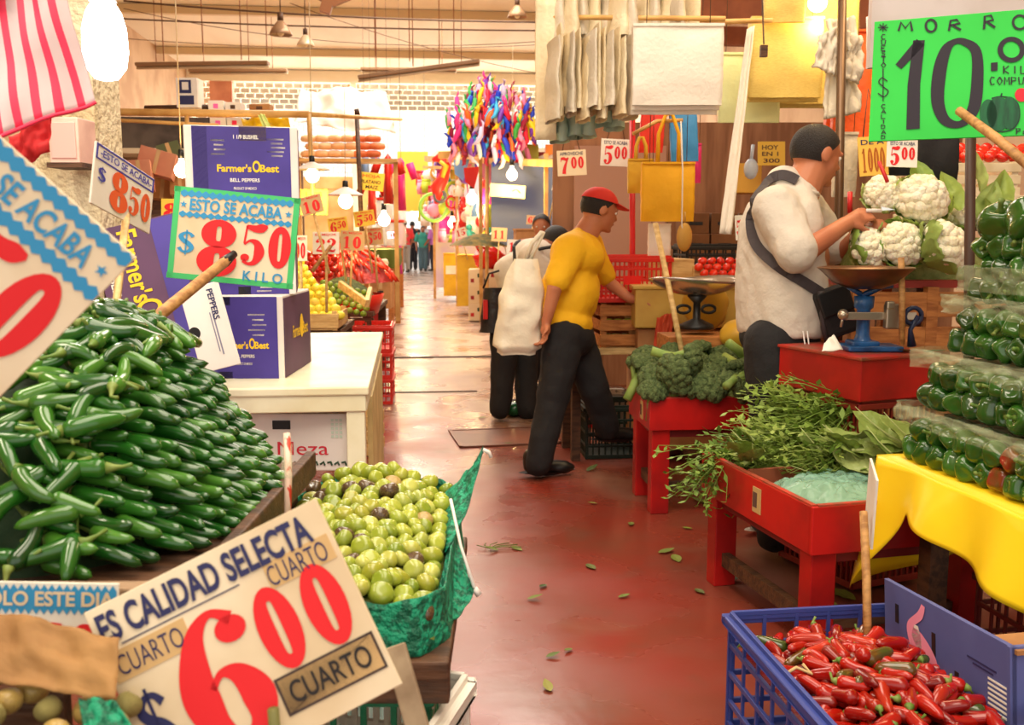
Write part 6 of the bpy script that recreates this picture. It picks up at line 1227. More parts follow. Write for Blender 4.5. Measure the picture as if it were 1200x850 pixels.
K = {'K': [[(0, 0), (0, 1)], [(1, 0), (0, .55), (1, 1)]], 'I': [[(.5, 0), (.5, 1)]], 'L': [[(0, 0), (0, 1), (.9, 1)]], 'C': [[(.9, .1), (.3, 0), (0, .5), (.3, 1), (.9, .9)]], 'O': [[(.5, 0), (0, .5), (.5, 1), (1, .5), (.5, 0)]], 'M': [[(0, 1), (.1, 0), (.5, .6), (.9, 0), (1, 1)]], 'P': [[(0, 1), (0, 0), (.8, .1), (.8, .45), (0, .55)]], 'U': [[(0, 0), (.1, .9), (.8, .9), (1, 0)]], 'R': [[(0, 1), (0, 0), (.8, .1), (.8, .45), (0, .55), (.9, 1)]], 'E': [[(.9, 0), (0, 0), (0, 1), (.9, 1)], [(0, .5), (.7, .5)]], 'S': [[(.9, .1), (.2, .05), (.2, .45), (.8, .55), (.7, .95), (0, .9)]], 'A': [[(0, 1), (.5, 0), (1, 1)], [(.2, .6), (.8, .6)]], 'D': [[(0, 0), (0, 1), (.8, .8), (.8, .2), (0, 0)]], 'T': [[(0, 0), (1, 0)], [(.5, 0), (.5, 1)]], 'B': [[(0, 0), (0, 1), (.8, .75), (0, .5), (.7, .25), (0, 0)]], 'a': [[(.8, .4), (.2, .5), (.2, .9), (.8, .9), (.8, .4)]]}
def word(txt, u, v, cw_, ch, step, vert=False, wpx=1.4):
    ss = []
    for i, c in enumerate(txt):
        for st in K.get(c, []): ss.append([(u+(0 if vert else i*step)+x*cw_, v+(i*step if vert else 0)+y*ch) for x, y in st])
    hand('lettering', mk, ss, wpx, straight=True)
word('KILO', 1176, 78, 6, 9, 10); word('COMPU', 1160, 91, 6, 9, 8.4); word('Pa', 1191, 151, 5, 7, 7)
word('CUESTO', 1033, 41, 5, 6, 6.6, True, 1.3); word('CALIDAD', 1033, 123, 5, 4.6, 6, True, 1.2)
hand('lettering', mk, [[(1035+6*cos(a), 33+5*sin(a)), (1035-6*cos(a), 33-5*sin(a))] for a in (0, .8, 1.6, 2.4)], 1.2, straight=True)
hand('peso_mark', mk, [[(1040, 96), (1034, 92), (1030, 97), (1036, 103), (1041, 108), (1036, 114), (1029, 110)], [(1035, 81), (1035, 119)]], 1.3)
q = MB(); 
def ellip(cu, cv, ru, rv): 
    pts = [up(cu+ru*cos(a), cv+rv*sin(a)) for a in (2*pi*i/28 for i in range(28))]; return [(x*sw, y*sh_, .0064) for x, y in pts]
for cu, cv, ru, rv in ((1158, 135, 10, 18), (1170, 134, 14, 20), (1183, 133, 11, 19)): z_ = .0064+.0002*(cu % 3); q.add([(x, y, z_) for x, y, _ in ellip(cu, cv, ru, rv)], [tuple(range(28))])
q.build('pepper_drawing', pep1, sT)
hand('pepper_outline', pep2, [[(1158, 118), (1151, 128), (1150, 142), (1156, 152), (1170, 155), (1186, 152), (1194, 140), (1193, 124), (1185, 116), (1172, 114), (1162, 116)], [(1163, 120), (1160, 135), (1164, 152)], [(1178, 118), (1182, 134), (1179, 152)], [(1172, 116), (1174, 110)]], 1.6)
q = MB(); q.add([(x, y, .0060) for x, y, _ in ellip(1197, 112, 8, 8)], [tuple(range(28))]); q.build('red_drawing', mat('painted_red', (206, 30, 50), .6), sT)
tag(MB().box((0, 0, 0), (.8, .03, .5)).build('pale_sheet', mat('pale_lilac_board', (212, 200, 198), .6, (198, 184, 178), 4), M=T(P(1180, -22, 2.9), -YAW)), 'pale lilac sheet hanging above and behind the green board', 'sheet')
stick('round wooden stick leaning across the green board', P(1124, 130, 2.36), P(1215, 202, 2.1), .011, None)
# ================================================================ bell peppers in bags on the yellow table
A0, B0 = P(1046, 556, 2.98), P(1215, 622, 2.36); zt = .62
A0.z = B0.z = zt; e1 = (B0-A0); LEN = e1.length; e1.normalize(); e2 = V((-e1.y, e1.x, 0)); e2 = e2 if e2.x > 0 else -e2
PM = AX(e1, e2, V((0, 0, 1))).to_4x4(); PM.translation = A0        # local x towards the viewer along the aisle edge, y away from the aisle
yt = thing('display_table', 'table under the bell peppers draped with a yellow plastic cloth', 'table', PM)
MB().box((LEN*.6, .4, -.02), (LEN*1.3, .8, .03)).build('tabletop', woodd, yt)
for x in (.08, LEN): MB().box((x, .1, -.33), (.06, .06, .6)).build('leg', woodd, yt)
for x in (.08, LEN): MB().box((x, .7, -.33), (.06, .06, .6)).build('leg', woodd, yt)
def cloth_edge(u, v):
    x = -.04+u*(LEN*1.25); dr = .40-.25*u+.02*sin(u*12) if u < .3 else .30-.05*u+.015*sin(u*9)
    dr = .42-.30*min(1, u/.28)+ (0.10*max(0, (u-.28)/.72))
    return V((x, -.03-.05*v-.025*sin(u*16+1)*v, .003-dr*v))
cl = MB().grid(cloth_edge, 60, 14).grid(lambda u, v: V((-.04+u*LEN*1.25, -.03+.83*v, .003)), 30, 6).grid(lambda u, v: V((-.04-.03*v-.015*sin(u*14)*v, -.03+.83*u-.05*v, .003-(.42-.2*u)*v)), 30, 10)
solid(cl.build('table_cloth', yellow_plastic, yt, True), .002)
bpm = hue_mat('bell_pepper_skin', [(34, 80, 20), (52, 104, 30), (28, 68, 18), (68, 118, 38)], .18, coat=.6)
def bell(seed, H=.075, R_=.037, m=None):
    ph = seed*1.3; n = 4 if seed % 2 else 3
    def f(u, v):
        t = pi*v; a = 2*pi*u; rr = sin(t)**.62*(1+.13*cos(n*a+ph)*sin(t)**.6+.03*sin(2*a+seed))*(1-.10*(v-.5)); z = -cos(t)*H/2*(1-.0*v)
        top = max(0, 1-(1-v)/.2); bot = max(0, 1-v/.18)
        return V((R_*rr*cos(a), R_*rr*sin(a), z-.016*top**2+.008*bot**2))
    return MB().grid(f, 28, 18, 0, True).mesh('pepper_body', m or bpm)
BP = [bell(i) for i in range(4)]; BST = MB().tube([(0, 0, .024), (.001, 0, .03), (.003, .001, .042), (.006, .002, .05)], [.012, .005, .0045, .006], 8).mesh('stem', jstem)
BPR = bell(1, m=mat('reddening_pepper', (150, 30, 16), .2, (60, 70, 16), 14, coat=.5))
g = random.Random(12); tiers = [(0.0, .0, 0, 2, 14), (.02, .03, .165, 2, 11), (.05, .10, .325, 2, 10), (.07, .135, .475, 3, 10)]
nb_ = 0
names = ('lowest', 'second', 'third', 'topmost')
for ti, (x0, y0, z0, nr, nx) in enumerate(tiers):
    for r_ in range(nr):
        for i in range(nx):
            for dpt in range(2):
                x = x0+.035+i*.068+(.034 if r_ % 2 else 0); y = y0+.045+dpt*.075+r_*.006; z = z0+.04+r_*.062
                if dpt and i > 3 and r_ < nr-1: continue
                red = (ti == 0 and i in (6, 9) and dpt == 0) or (ti == 1 and i == 7 and r_ == 0 and dpt == 0)
                lab = ('reddening bell pepper in the %s bag of the stack' if red else 'green bell pepper in the %s bag of the stack on the yellow table') % names[ti]
                Mx = PM @ Matrix.Translation((x+g.uniform(-.006, .006), y+g.uniform(-.006, .006), z)) @ Euler((g.uniform(1.0, 2.1)*g.choice((-1, -1, -1, -1, 1)), g.uniform(-.6, .6), g.uniform(-.8, .8))).to_matrix().to_4x4() @ Matrix.Scale(g.uniform(.95, 1.1), 4)
                inst('bell_pepper', [('pepper_body', BPR if red else BP[nb_ % 4]), ('stem', BST)], Mx, lab, 'bell pepper', ('reddening' if red else 'green')+' bell peppers in the %s bag' % names[ti]); nb_ += 1
for i in range(4):
    inst('bell_pepper', [('pepper_body', BP[i]), ('stem', BST)], PM @ Matrix.Translation((.16+i*.11, .2, .475+.23+.01*(i % 2))) @ Euler((.5+.3*i, .4, i)).to_matrix().to_4x4() @ Matrix.Scale(1.6, 4), 'extra large bell pepper lying loose on top of the stack', 'bell pepper', 'large peppers on top of the stack')
def filmgrid(x0, y0, z0, z1, L, out, seed, squeeze=.02):
    def f(u, v):
        # wraps the far end, then runs along the aisle face
        s_ = u*(L+.25)-.25; k = noise.noise(V((u*16, v*3, seed)))*.012+noise.noise(V((u*40, v*5, seed+2)))*.005
        if s_ < 0: p_ = V((x0-out, y0-out-s_, 0))
        else: p_ = V((x0-out+s_, y0-out, 0))
        z = z0+(z1-z0)*v; sq = squeeze*(1-(2*v-1)**2)
        return V((p_.x+(sq if s_ < 0 else 0)+k*.5, p_.y+(sq if s_ >= 0 else 0)+k, z+.006*noise.noise(V((u*14, v*2, seed+5)))))
    return MB().grid(f, 120, 12)
for ti, (x0, y0, z0, nr, nx) in enumerate(tiers):
    h = nr*.062+.04; bt = thing('pepper_bag', 'clear plastic bag round the %s layer of bell peppers' % names[ti], 'plastic bag', PM)
    L = nx*.07
    if ti == 3: z0 -= .13
    solid(filmgrid(x0, y0, z0+h*.74, z0+h+.012, L, .004, ti, -.004).build('bag_neck', clear_film, bt, True), .001)
    if ti < 3: MB().grid(lambda u, v: V((x0-.01+u*L, y0-.006+v*.22, z0+h-.01+.02*noise.noise(V((u*14, v*7, ti))))), 70, 16).build('bag_top', clear_film, bt, True)
# core that keeps each layer full
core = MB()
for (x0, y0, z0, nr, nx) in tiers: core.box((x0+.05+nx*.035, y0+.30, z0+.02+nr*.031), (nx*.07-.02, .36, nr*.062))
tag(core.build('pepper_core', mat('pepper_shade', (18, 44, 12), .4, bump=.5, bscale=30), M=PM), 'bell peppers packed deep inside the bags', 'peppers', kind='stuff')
# narrow sign edge-on at the table corner with its stick
tag(MB().box((0, 0, 0), (.14, .006, .2)).build('card_back', [paperw], M=Matrix.Translation(P(1021, 590, 2.62)) @ Matrix.Rotation(1.25, 4, 'Z') @ Matrix.Rotation(-.2, 4, 'Y')), 'white card seen almost edge-on at the corner of the yellow cloth', 'card')
stick('stout round stick planted in the red chilies, holding the edge-on card', P(1017, 762, 2.44), P(1012, 600, 2.58), .0105)
# ================================================================ blue crate of red chilies, printed carton behind
CR = PZ(858, 722, .31); rim_far = PZ(962, 724, .31); rim_near = PZ(985, 862, .31)
xx = (rim_far-CR); cw_ = .44
yv = (CR-rim_near); yv = V((yv.x, yv.y, 0)); cdp = yv.length*1.05; yv.normalize(); xv = V((yv.y, -yv.x, 0))
KM = AX(xv, yv, V((0, 0, 1))).to_4x4(); KM.translation = V((CR.x, CR.y, 0))+xv*cw_/2-yv*cdp/2
plastic_crate('plastic_crate', 'blue plastic crate full of red chilies standing on the floor', cw_, cdp, .31, KM, blue_plastic, 5, 4, lip=.022)
rjm = hue_mat('red_chili_skin', [(146, 14, 8), (176, 26, 12), (112, 10, 10), (186, 44, 18)], .2, coat=.3)
RV = [chili_mesh(.080+.01*sin(i*2.1), .0165+.0014*sin(i*3.3), .14*sin(i*1.7), 50+i, jstem, rjm, .7, .012) for i in range(6)]
RG = chili_mesh(.08, .0165, .1, 71, jstem, mat('turning_chili', (60, 74, 24), .18, (120, 60, 24), 12, coat=.5))
g = random.Random(31); pl = []; k = 0; tries = 0
while k < 170 and tries < 9000:
    tries += 1; x = g.uniform(-cw_/2+.045, cw_/2-.045); y = g.uniform(-cdp/2+.03, cdp/2-.04)
    lay = 0 if k < 110 else 1
    if any((x-a)**2+(y-b_)**2 < (.030)**2 for a, b_, l_ in pl if l_ == lay): 
        if tries < 6000: continue
    pl.append((x, y, lay)); z = .232+.085*(1-(x/(cw_/2))**2)*(1-(y/(cdp/2))**2)+.016*lay+g.uniform(-.004, .008)
    gr = k % 17 == 3; me = RG if gr else RV[k % 6]
    inst('red_chili', [('chili_body', me[0]), ('stem', me[1])] if k % 2 else [('chili_body', me[0])], KM @ Matrix.Translation((x, y, z)) @ Euler((g.uniform(0, 6), g.uniform(-.35, .35), g.uniform(0, 6.28))).to_matrix().to_4x4() @ Matrix.Scale(g.uniform(.9, 1.15), 4), 'half green chili among the red ones in the blue crate' if gr else 'glossy red chili heaped in the blue crate', 'chili', ('half green' if gr else 'red')+' chilies in the blue crate'); k += 1
tag(MB().grid(lambda u, v: V(((u-.5)*(cw_-.03), (v-.5)*(cdp-.03), .218+.085*(1-(2*u-1)**2)*(1-(2*v-1)**2)+.008*noise.noise(V((u*20, v*20, 1))))), 40, 40).build('chili_underlayer', mat('chili_deep', (110, 14, 10), .4, bump=.6, bscale=40), smooth=True, M=KM), 'red chilies packed under the top layer in the blue crate', 'chilies', kind='stuff')
tag(MB().tube([(0, 0, 0), (.03, .01, .01), (.06, -.005, .0), (.05, .02, .012)], .004, 6).build('twine_knot', mat('twine', (200, 170, 120), .8), smooth=True, M=KM @ T((-cw_/2, -.02, .31))), 'knot of twine on the rim of the blue crate', 'twine')
for i, (u, v) in enumerate(((1023, 778), (1098, 842))):
    tag(sheet('paper_scrap', None, None, (P(u-4, v-10, 2.33), P(u+4, v-9, 2.33), P(u-2, v+8, 2.3), P(u+3, v+9, 2.3)), paperw, 5, 6, .004), ('white paper scrap lying in the middle of the chilies', 'white paper strip by the printed carton edge')[i], 'paper')
def dep_(w_): d_ = w_-CAM; z_ = d_.dot(FWD); return (600+FPX*d_.dot(RGT)/z_, 425-FPX*d_.dot(UPV)/z_, z_)
PT = [dep_(KM @ V(c)) for c in ((cw_/2-.03, cdp/2-.02, .40), (cw_/2-.03, -cdp/2+.1, .44), (cw_/2-.02, cdp/2-.02, .03))]
blue_card = mat('blue_printed_card', (98, 106, 164), .6, (84, 92, 150), 3); pinkp = mat('pink_print', (240, 150, 180), .6)
t, M_, w, h = sign('printed_carton', 'blue printed carton panel with a pink bird-like splash standing behind the chilies', PT[0], PT[1], PT[2], blue_card,
    [('rect', 'vent_slot', black, -.38, .30, .03, .13), ('rect', 'vent_slot', black, -.06, .24, .03, .15), ('rect', 'vent_slot', black, .12, .08, .03, .15)]+[('rect', 'bar_lines', paperw, .42, .24-.03*i, .15, .012) for i in range(7)]+[('rect', 'bar_lines', paperw, .36, -.12-.03*i, .15, .012) for i in range(6)]+[('rect', 'fine_print', navy_ink, .3, .3, .2, .012), ('rect', 'fine_print', navy_ink, .31, .275, .14, .012),
     ('band', 'pink_splash', pinkp, ([(-.14, .46, .03), (-.17, .38, .05), (-.25, .28, .06), (-.2, .2, .16), (-.1, .1, .16), (-.06, .0, .05)], False)), ('band', 'white_splash', paperw, ([(-.2, .3, .03), (-.2, .22, .08), (-.17, .15, .03)], False)), ('rect', 'yellow_splash', yellow_ink, -.2, .22, .02, .07), ('rect', 'name_band', navy_ink, -.16, .03, .34, .09), ('txt', 'lettering', paperw, 'LOS', -.1, .03, .2, .06)], .012, cat='carton')
MB().box((w/2-.006, 0, -.09), (.012, h, .2)).build('side_wall', blue_card, t); MB().box((w/2-.04, h/2-.01, -.05), (.1, .01, .1)).build('flap', carton, t)
# dark undercroft: crates below the yellow table
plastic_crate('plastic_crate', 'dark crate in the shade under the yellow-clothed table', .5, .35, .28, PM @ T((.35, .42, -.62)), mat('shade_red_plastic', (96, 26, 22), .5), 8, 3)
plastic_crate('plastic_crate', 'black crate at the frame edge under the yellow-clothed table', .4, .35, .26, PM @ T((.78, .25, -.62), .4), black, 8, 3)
# ================================================================ people
skin = mat('skin', (192, 122, 86), .5, (178, 106, 74), 6, sub=.1); skin2 = mat('skin_shade', (168, 104, 74), .5, sub=.1)
hair = mat('black_hair', (26, 20, 20), .55, bump=.5, bscale=200); lipm = mat('lips', (150, 74, 62), .45); eyew = mat('eye_white', (236, 228, 220), .2); iris = mat('iris', (38, 24, 18), .15)
tee = mat('white_tee', (206, 196, 182), .85, bump=.2, bscale=50); yeltee = mat('yellow_tee', (236, 180, 20), .8, bump=.2, bscale=40); blackt = mat('black_trousers', (26, 24, 26), .85, bump=.15, bscale=50)
def basis(fwd, up=V((0, 0, 1))):
    f = V(fwd).normalized(); z = (up-f*up.dot(f)).normalized(); return AX(f, z.cross(f), z).to_4x4()
def add_head(q, c, Mh, r=.1, neck=None):
    """head looking along local +x, y to its left, z up; r is half the face depth"""
    L = lambda x, y, z: c+Mh.to_3x3() @ V((x*r, y*r, z*r))
    def E(x, y, z, a, b_, d): q.ell((0, 0, 0), (a*r, b_*r, d*r), 20, 14, 0, Matrix.Translation(L(x, y, z)) @ Mh)
    E(-.12, 0, .18, 1.0, .80, .95); E(.28, 0, -.25, .66, .66, .9); E(.40, 0, -.80, .42, .46, .34)      # skull, face, jaw
    E(.30, .40, -.35, .36, .28, .4); E(.30, -.40, -.35, .36, .28, .4)                                     # cheeks
    q.cap(L(.86, 0, .05), L(1.02, 0, -.30), .07*r, .14*r, 10); E(1.0, 0, -.32, .14, .2, .12)               # nose
    q.cap(L(.84, .42, .18), L(.88, .12, .18), .1*r, .08*r, 8); q.cap(L(.84, -.42, .18), L(.88, -.12, .18), .1*r, .08*r, 8)  # brow
    q.cap(L(.80, .2, -.62), L(.80, -.2, -.62), .12*r, .12*r, 8); E(.74, 0, -.98, .2, .24, .16)              # mouth, chin
    for s_ in (-1, 1): E(-.08, s_*.83, -.08, .22, .08, .32)                                                 # ears
    return L
def face_parts(t, L, r, Mh):
    for s_ in (-1, 1):
        q = MB().ell(L(.80, s_*.34, 0), .105*r, 12, 8); q.build('eye', eyew, t, True); MB().ell(L(.885, s_*.34, 0), .05*r, 10, 7).build('iris', iris, t, True)
    MB().cap(L(.905, .18, -.62), L(.905, -.18, -.62), .045*r, .045*r, 8).build('mouth', lipm, t, True)
def hair_cap(t, L, r, Mh, thick=1.06, low=-.15, m=None):
    """close-cropped hair over the skull, open at the face"""
    def f(u, v):
        a = 2*pi*u; front = max(0, cos(a)); lo = (low-.35)*(1-front**.6)+.62*front**.6
        z = lo+(1.0-lo)*sin(pi/2*v); rr = sqrt(max(0, 1-z*z)); return L(-.12+thick*1.0*rr*cos(a), thick*.82*rr*sin(a), .18+thick*.95*z)
    MB().grid(f, 40, 14, 0, True).build('hair', m or hair, t, True)
def hand_parts(q, w, d, up_, s=1.0, curl=.9, thumb=1):
    """palm from wrist w along d, five fingers of unequal length bent towards -up"""
    d = d.normalized(); n_ = (up_-d*up_.dot(d)).normalized(); side = d.cross(n_)
    q.cap(w, w+d*.045*s, .024*s, .03*s)
    for k in (-1.5, -.5, .5, 1.5): q.cap(w+d*.02*s+side*k*.012*s, w+d*.082*s+side*k*.019*s, .015*s, .0115*s, 8)
    for k, l in zip((-1.5, -.5, .5, 1.5), (.062, .076, .07, .054)):
        p = w+d*.086*s+side*k*.0205*s; a = 0; pts = [p]
        for seg, fr_ in enumerate((.45, .32, .23)):
            a += curl*(.35, .6, .5)[seg]; p = p+(d*cos(a)-n_*sin(a))*l*fr_*s*1.1; pts.append(p)
        for i in range(3): q.cap(pts[i], pts[i+1], (.0092, .0085, .0078)[i]*s, (.0085, .0078, .007)[i]*s, 8)
    b0 = w+d*.025*s+side*thumb*.03*s; b1 = b0+(d*.6+side*thumb*.6-n_*.45).normalized()*.04*s; b2 = b1+(d*.9-n_*.55).normalized()*.032*s
    q.cap(w+d*.015*s, b0, .018*s, .014*s, 8); q.cap(b0, b1, .013*s, .0105*s, 8); q.cap(b1, b2, .0105*s, .008*s, 8)
def folds(seed, amp, fr=9, st=1.0): return lambda c, n_: c+n_*(amp*noise.noise(V((c.x*fr, c.y*fr, c.z*fr*st+seed)))+amp*.5*noise.noise(V((c.x*fr*2.3, c.y*fr*2.3, c.z*fr*2+seed))))
def shoe(t, heel, d, m, s=1.0, sole=None):
    d = V((d.x, d.y, 0)).normalized(); M = AX(d, V((-d.y, d.x, 0)), V((0, 0, 1))).to_4x4(); M.translation = V((heel.x, heel.y, heel.z))
    q = MB().ell((.03*s, 0, .055*s), (.045*s, .038*s, .05*s)).cap((.03*s, 0, .04*s), (.19*s, 0, .03*s), .042*s, .034*s).ell((.17*s, 0, .028*s), (.075*s, .044*s, .028*s)).cap((.02*s, 0, .05*s), (.02*s, 0, .09*s), .042*s, .044*s)
    o = blob(q, 'shoe', m, .008, 5, .5, t); o.matrix_local = M
    MB().grid(lambda u, v: V((.10*s+.145*s*cos(2*pi*u)*(.4+.6*v), .043*s*sin(2*pi*u)*(1 if v else .8), -.0+.016*s*v)), 24, 2, 0, True).build('sole', sole or black, o, True)
# ---------------------------------------------------------------- the vendor in white
DV = 4.05
def J(u, v, dd=0.0, d=DV): return P(u, v, d+dd)
vend = thing('person', 'broad man in a white t-shirt wearing a black shoulder bag beside the blue scale', 'person', None)
face = (RGT*.93+FWD*.30); face.z = 0; face = face.normalized(); left = V((-face.y, face.x, 0)); UP = V((0, 0, 1))
hd = J(957, 181); rH = .105
q = MB(); Mh = basis(face*1.0+V((0, 0, -.22)), UP); LH = add_head(q, hd, Mh, rH)
nb_ = J(931, 240); q.cap(hd-UP*.05-face*.02, nb_, .072, .085)
sR, sL = J(908, 246, -.16), J(940, 244, .22)
q.cap(sR, sL, .08, .08); q.cap(J(925, 300), J(921, 400), .16, .16)
eR, wR = J(936, 300, -.27), J(992, 262, -.18); q.cap(sR, eR, .066, .052); q.cap(eR, wR, .05, .031)
hand_parts(q, wR, J(1024, 246, -.14)-wR, UP*.5-face*.3-left*.5, 1.05, 1.0, 1)
eL, wL = J(985, 300, .22), J(1008, 272, -.0); q.cap(sL, eL, .064, .048); q.cap(eL, wL, .046, .03); hand_parts(q, wL, J(1022, 262, -.10)-wL, UP*.6-face*.4+left*.5, 1.0, 1.0, -1)
q.cap(J(905, 430, -.09), J(912, 540, -.11), .095, .07); q.cap(J(912, 540, -.11), J(908, 625, -.10), .066, .048); q.cap(J(930, 430, .10), J(938, 540, .12), .095, .07); q.cap(J(938, 540, .12), J(936, 620, .12), .066, .048)
body = blob(q, 'body', skin, .0075, 4, .5, vend)
face_parts(vend, LH, rH, Mh); hair_cap(vend, LH, rH, Mh, 1.03, -.22)
def E_(q, c, r3, M): q.ell((0, 0, 0), r3, 22, 14, 0, Matrix.Translation(c) @ M)
Bv = basis(face)
def loft(q, secs, Bm, n=28):
    def f(u, v):
        k = round(v*(len(secs)-1)); c, a_, b_ = secs[k]; m3 = Bm.to_3x3(); return c+m3 @ V((a_*cos(2*pi*u), b_*sin(2*pi*u), 0))
    q.grid(f, n, len(secs), 0, True)
q = MB(); loft(q, [(J(*c), a_, b_) for c, a_, b_ in (((924, 219), .001, .001), ((923, 222), .075, .12), ((917, 238), .12, .19), ((914, 262), .146, .222), ((913, 300), .156, .228), ((915, 330), .163, .232), ((917, 355), .168, .232), ((917, 378), .166, .222), ((917, 392), .162, .215), ((917, 394), .001, .001))], Bv)
q.cap(J(926, 234), J(919, 216), .115, .082); sE = sR.lerp(eR, .9); q.cap(sR, sE, .095, .086); q.cap(sR, sL, .098, .098); q.cap(sL+UP*.005, sL.lerp(eL, .8), .085, .088)
shirt_o = blob(q, 'shirt', tee, .011, 6, .5, vend, folds(3, .010, 10, .5))
MB().tube([J(931, 226)+Bv.to_3x3() @ V((.088*cos(a)+.0, .10*sin(a), .012*cos(a)*-1)) for a in (2*pi*i/20 for i in range(21))], .011, 8).build('collar', tee, vend, True)
q = MB(); E_(q, J(914, 395), (.150, .198, .13), Bv)
q.cap(J(904, 405, -.10), J(909, 540, -.12), .118, .088); q.cap(J(911, 540, -.12), J(907, 628, -.11), .088, .07); q.cap(J(928, 405, .11), J(937, 540, .13), .118, .088); q.cap(J(939, 540, .13), J(937, 622, .13), .088, .07)
blob(q, 'trousers', blackt, .012, 5, .5, vend, folds(8, .008, 9, .5))
for k, (u0, u1) in enumerate(((941, 945), (946, 949))): MB().tube([J(u0, 388, -.232), J(u1, 415, -.235), J(u0+3, 470, -.22)], .003, 5).build('side_stripe', whitecard, vend, True)
white_shoe = mat('white_shoe', (206, 196, 186), .5)
hl = PZ(884, 628, 0); shoe(vend, V((hl.x, hl.y, .012)), face, mat('dark_shoe', (40, 36, 38), .5), 1.1, white_shoe); h2 = PZ(915, 640, 0); shoe(vend, V((h2.x, h2.y+.2, .012)), face, mat('dark_shoe', (40, 36, 38), .5), 1.1, white_shoe)
# strap across the back and round the hip, bag in front
def strapband(pts, w, m, nm, t, nrm):
    q = MB(); pts = [V(tuple(p)) for p in catmull([tuple(p) for p in pts], False, 6)]; vv = []
    for i in range(len(pts)):
        s_ = (pts[min(i+1, len(pts)-1)]-pts[max(i-1, 0)]).normalized().cross(nrm).normalized()*w/2; vv += [pts[i]+s_, pts[i]-s_]
    q.add(vv, [(2*i, 2*i+1, 2*i+3, 2*i+2) for i in range(len(pts)-1)])
    o = q.build(nm, m, t, True); solid(o, .008); return o
from mathutils.bvhtree import BVHTree
bvh = BVHTree.FromPolygons([v.co for v in shirt_o.data.vertices], [tuple(p_.vertices) for p_ in shirt_o.data.polygons])
sp_ = []; sn_ = []
for c in catmull([(934, 212), (918, 205), (900, 212), (884, 235), (880, 262), (886, 287), (909, 310), (950, 336), (972, 350)], False, 6):
    r_ = ray(c[0], c[1]).normalized(); hit = bvh.ray_cast(CAM, r_)
    if hit[0] is not None: sp_.append(hit[0]-r_*.006); sn_.append(hit[1])
# smooth the path, then lay a flat ribbon along it
for _ in range(3): sp_ = [sp_[0]]+[(sp_[i-1]+sp_[i]*2+sp_[i+1])/4 for i in range(1, len(sp_)-1)]+[sp_[-1]]
q = MB(); vv = []
for i in range(len(sp_)):
    d_ = (sp_[min(i+1, len(sp_)-1)]-sp_[max(i-1, 0)]).normalized(); n_ = (sn_[i]*.5-FWD*.5).normalized(); s_ = d_.cross(n_).normalized()*.021; vv += [sp_[i]+s_+n_*.004, sp_[i]-s_+n_*.004]
q.add(vv, [(2*i, 2*i+1, 2*i+3, 2*i+2) for i in range(len(sp_)-1)]); solid(q.build('bag_strap', mat('strap_grey', (64, 56, 58), .7), vend, False), .006)
sbag = thing('shoulder_bag', 'black shoulder bag hanging at the front of the man in white', 'bag', T(J(979, 365, -.22), -YAW))
MB().box((0, 0, 0), (.13, .09, .19), Matrix.Rotation(-.35, 4, 'Y'), 0, 1.0).build('bag_body', dark, sbag, bevel=.02); MB().box((0, -.05, .045), (.125, .012, .1), Matrix.Rotation(-.35, 4, 'Y')).build('flap', mat('black_leather', (22, 20, 20), .4), sbag, bevel=.006)
MB().tube([(-.07, -.03, .08), (-.05, -.02, -.06), (-.02, 0, -.14)], .012, 6).build('loose_strap', mat('strap_grey', (64, 56, 58), .7), sbag, True)
kn_ = thing('knife', 'small white-bladed knife held at the cauliflower', 'knife', None)
a = J(1024, 247, -.15); MB().tube([a-RGT*.03, a+RGT*.03], .008, 8).build('knife_handle', whitecard, kn_, True); MB().add([a+RGT*.03, a+RGT*.085+UP*.004, a+RGT*.03+UP*.016], [(0, 1, 2)]).build('blade', mat('blade', (220, 220, 216), .2, metal=.9), kn_).modifiers.new('t', 'SOLIDIFY').thickness = .002
# ---------------------------------------------------------------- walker in yellow
DW = 5.3
def K_(u, v, dd=0.0): return P(u, v, DW+dd)
wk = thing('person', 'walker in a yellow t-shirt, red cap and black trousers striding across the aisle', 'person', None)
fw = (RGT*.96+FWD*.28); fw.z = 0; fw.normalize(); Bw = basis(fw+V((0, 0, -.25)))
hw = K_(703, 246); rW = .098; q = MB(); Mw = basis(fw+V((0, 0, -.25))); LW = add_head(q, hw, Mw, rW)
q.cap(hw-UP*.05-fw*.03, K_(682, 282), .06, .075); wsR, wsL = K_(668, 292, -.15), K_(688, 288, .18); q.cap(wsR, wsL, .07, .07); q.cap(K_(676, 300), K_(662, 380), .13, .13)
weR, wwR = K_(650, 338, -.24), K_(640, 378, -.21); q.cap(wsR, weR, .05, .042); q.cap(weR, wwR, .04, .027); hand_parts(q, wwR, K_(638, 400, -.2)-wwR, fw, .95, 1.3, 1)
weL, wwL = K_(712, 330, .24), K_(738, 350, .16); q.cap(wsL, weL, .05, .042); q.cap(weL, wwL, .04, .027); hand_parts(q, wwL, K_(756, 352, .12)-wwL, UP, .95, .6, -1)
kF, aF = K_(648, 465, -.10), K_(632, 538, -.12); kB, aB = K_(696, 455, .10), K_(711, 500, .22); hR, hL_ = K_(662, 392, -.09), K_(672, 392, .10)
for h_, k_, a_ in ((hR, kF, aF), (hL_, kB, aB)): q.cap(h_, k_, .085, .06); q.cap(k_, a_, .055, .038)
blob(q, 'body', skin, .0085, 4, .5, wk); face_parts(wk, LW, rW, Mw)
q = MB(); E_(q, K_(676, 300), (.14, .20, .14), Bw); E_(q, K_(667, 345), (.16, .19, .20), Bw); E_(q, K_(660, 376), (.165, .185, .10), Bw); q.cap(wsR, wsR.lerp(weR, .8), .09, .068); q.cap(wsL, wsL.lerp(weL, .8), .09, .068); q.cap(wsR, wsL, .088, .088); q.cap(K_(684, 280), K_(676, 300), .08, .12)
blob(q, 'shirt', yeltee, .011, 6, .5, wk, folds(5, .010, 9))
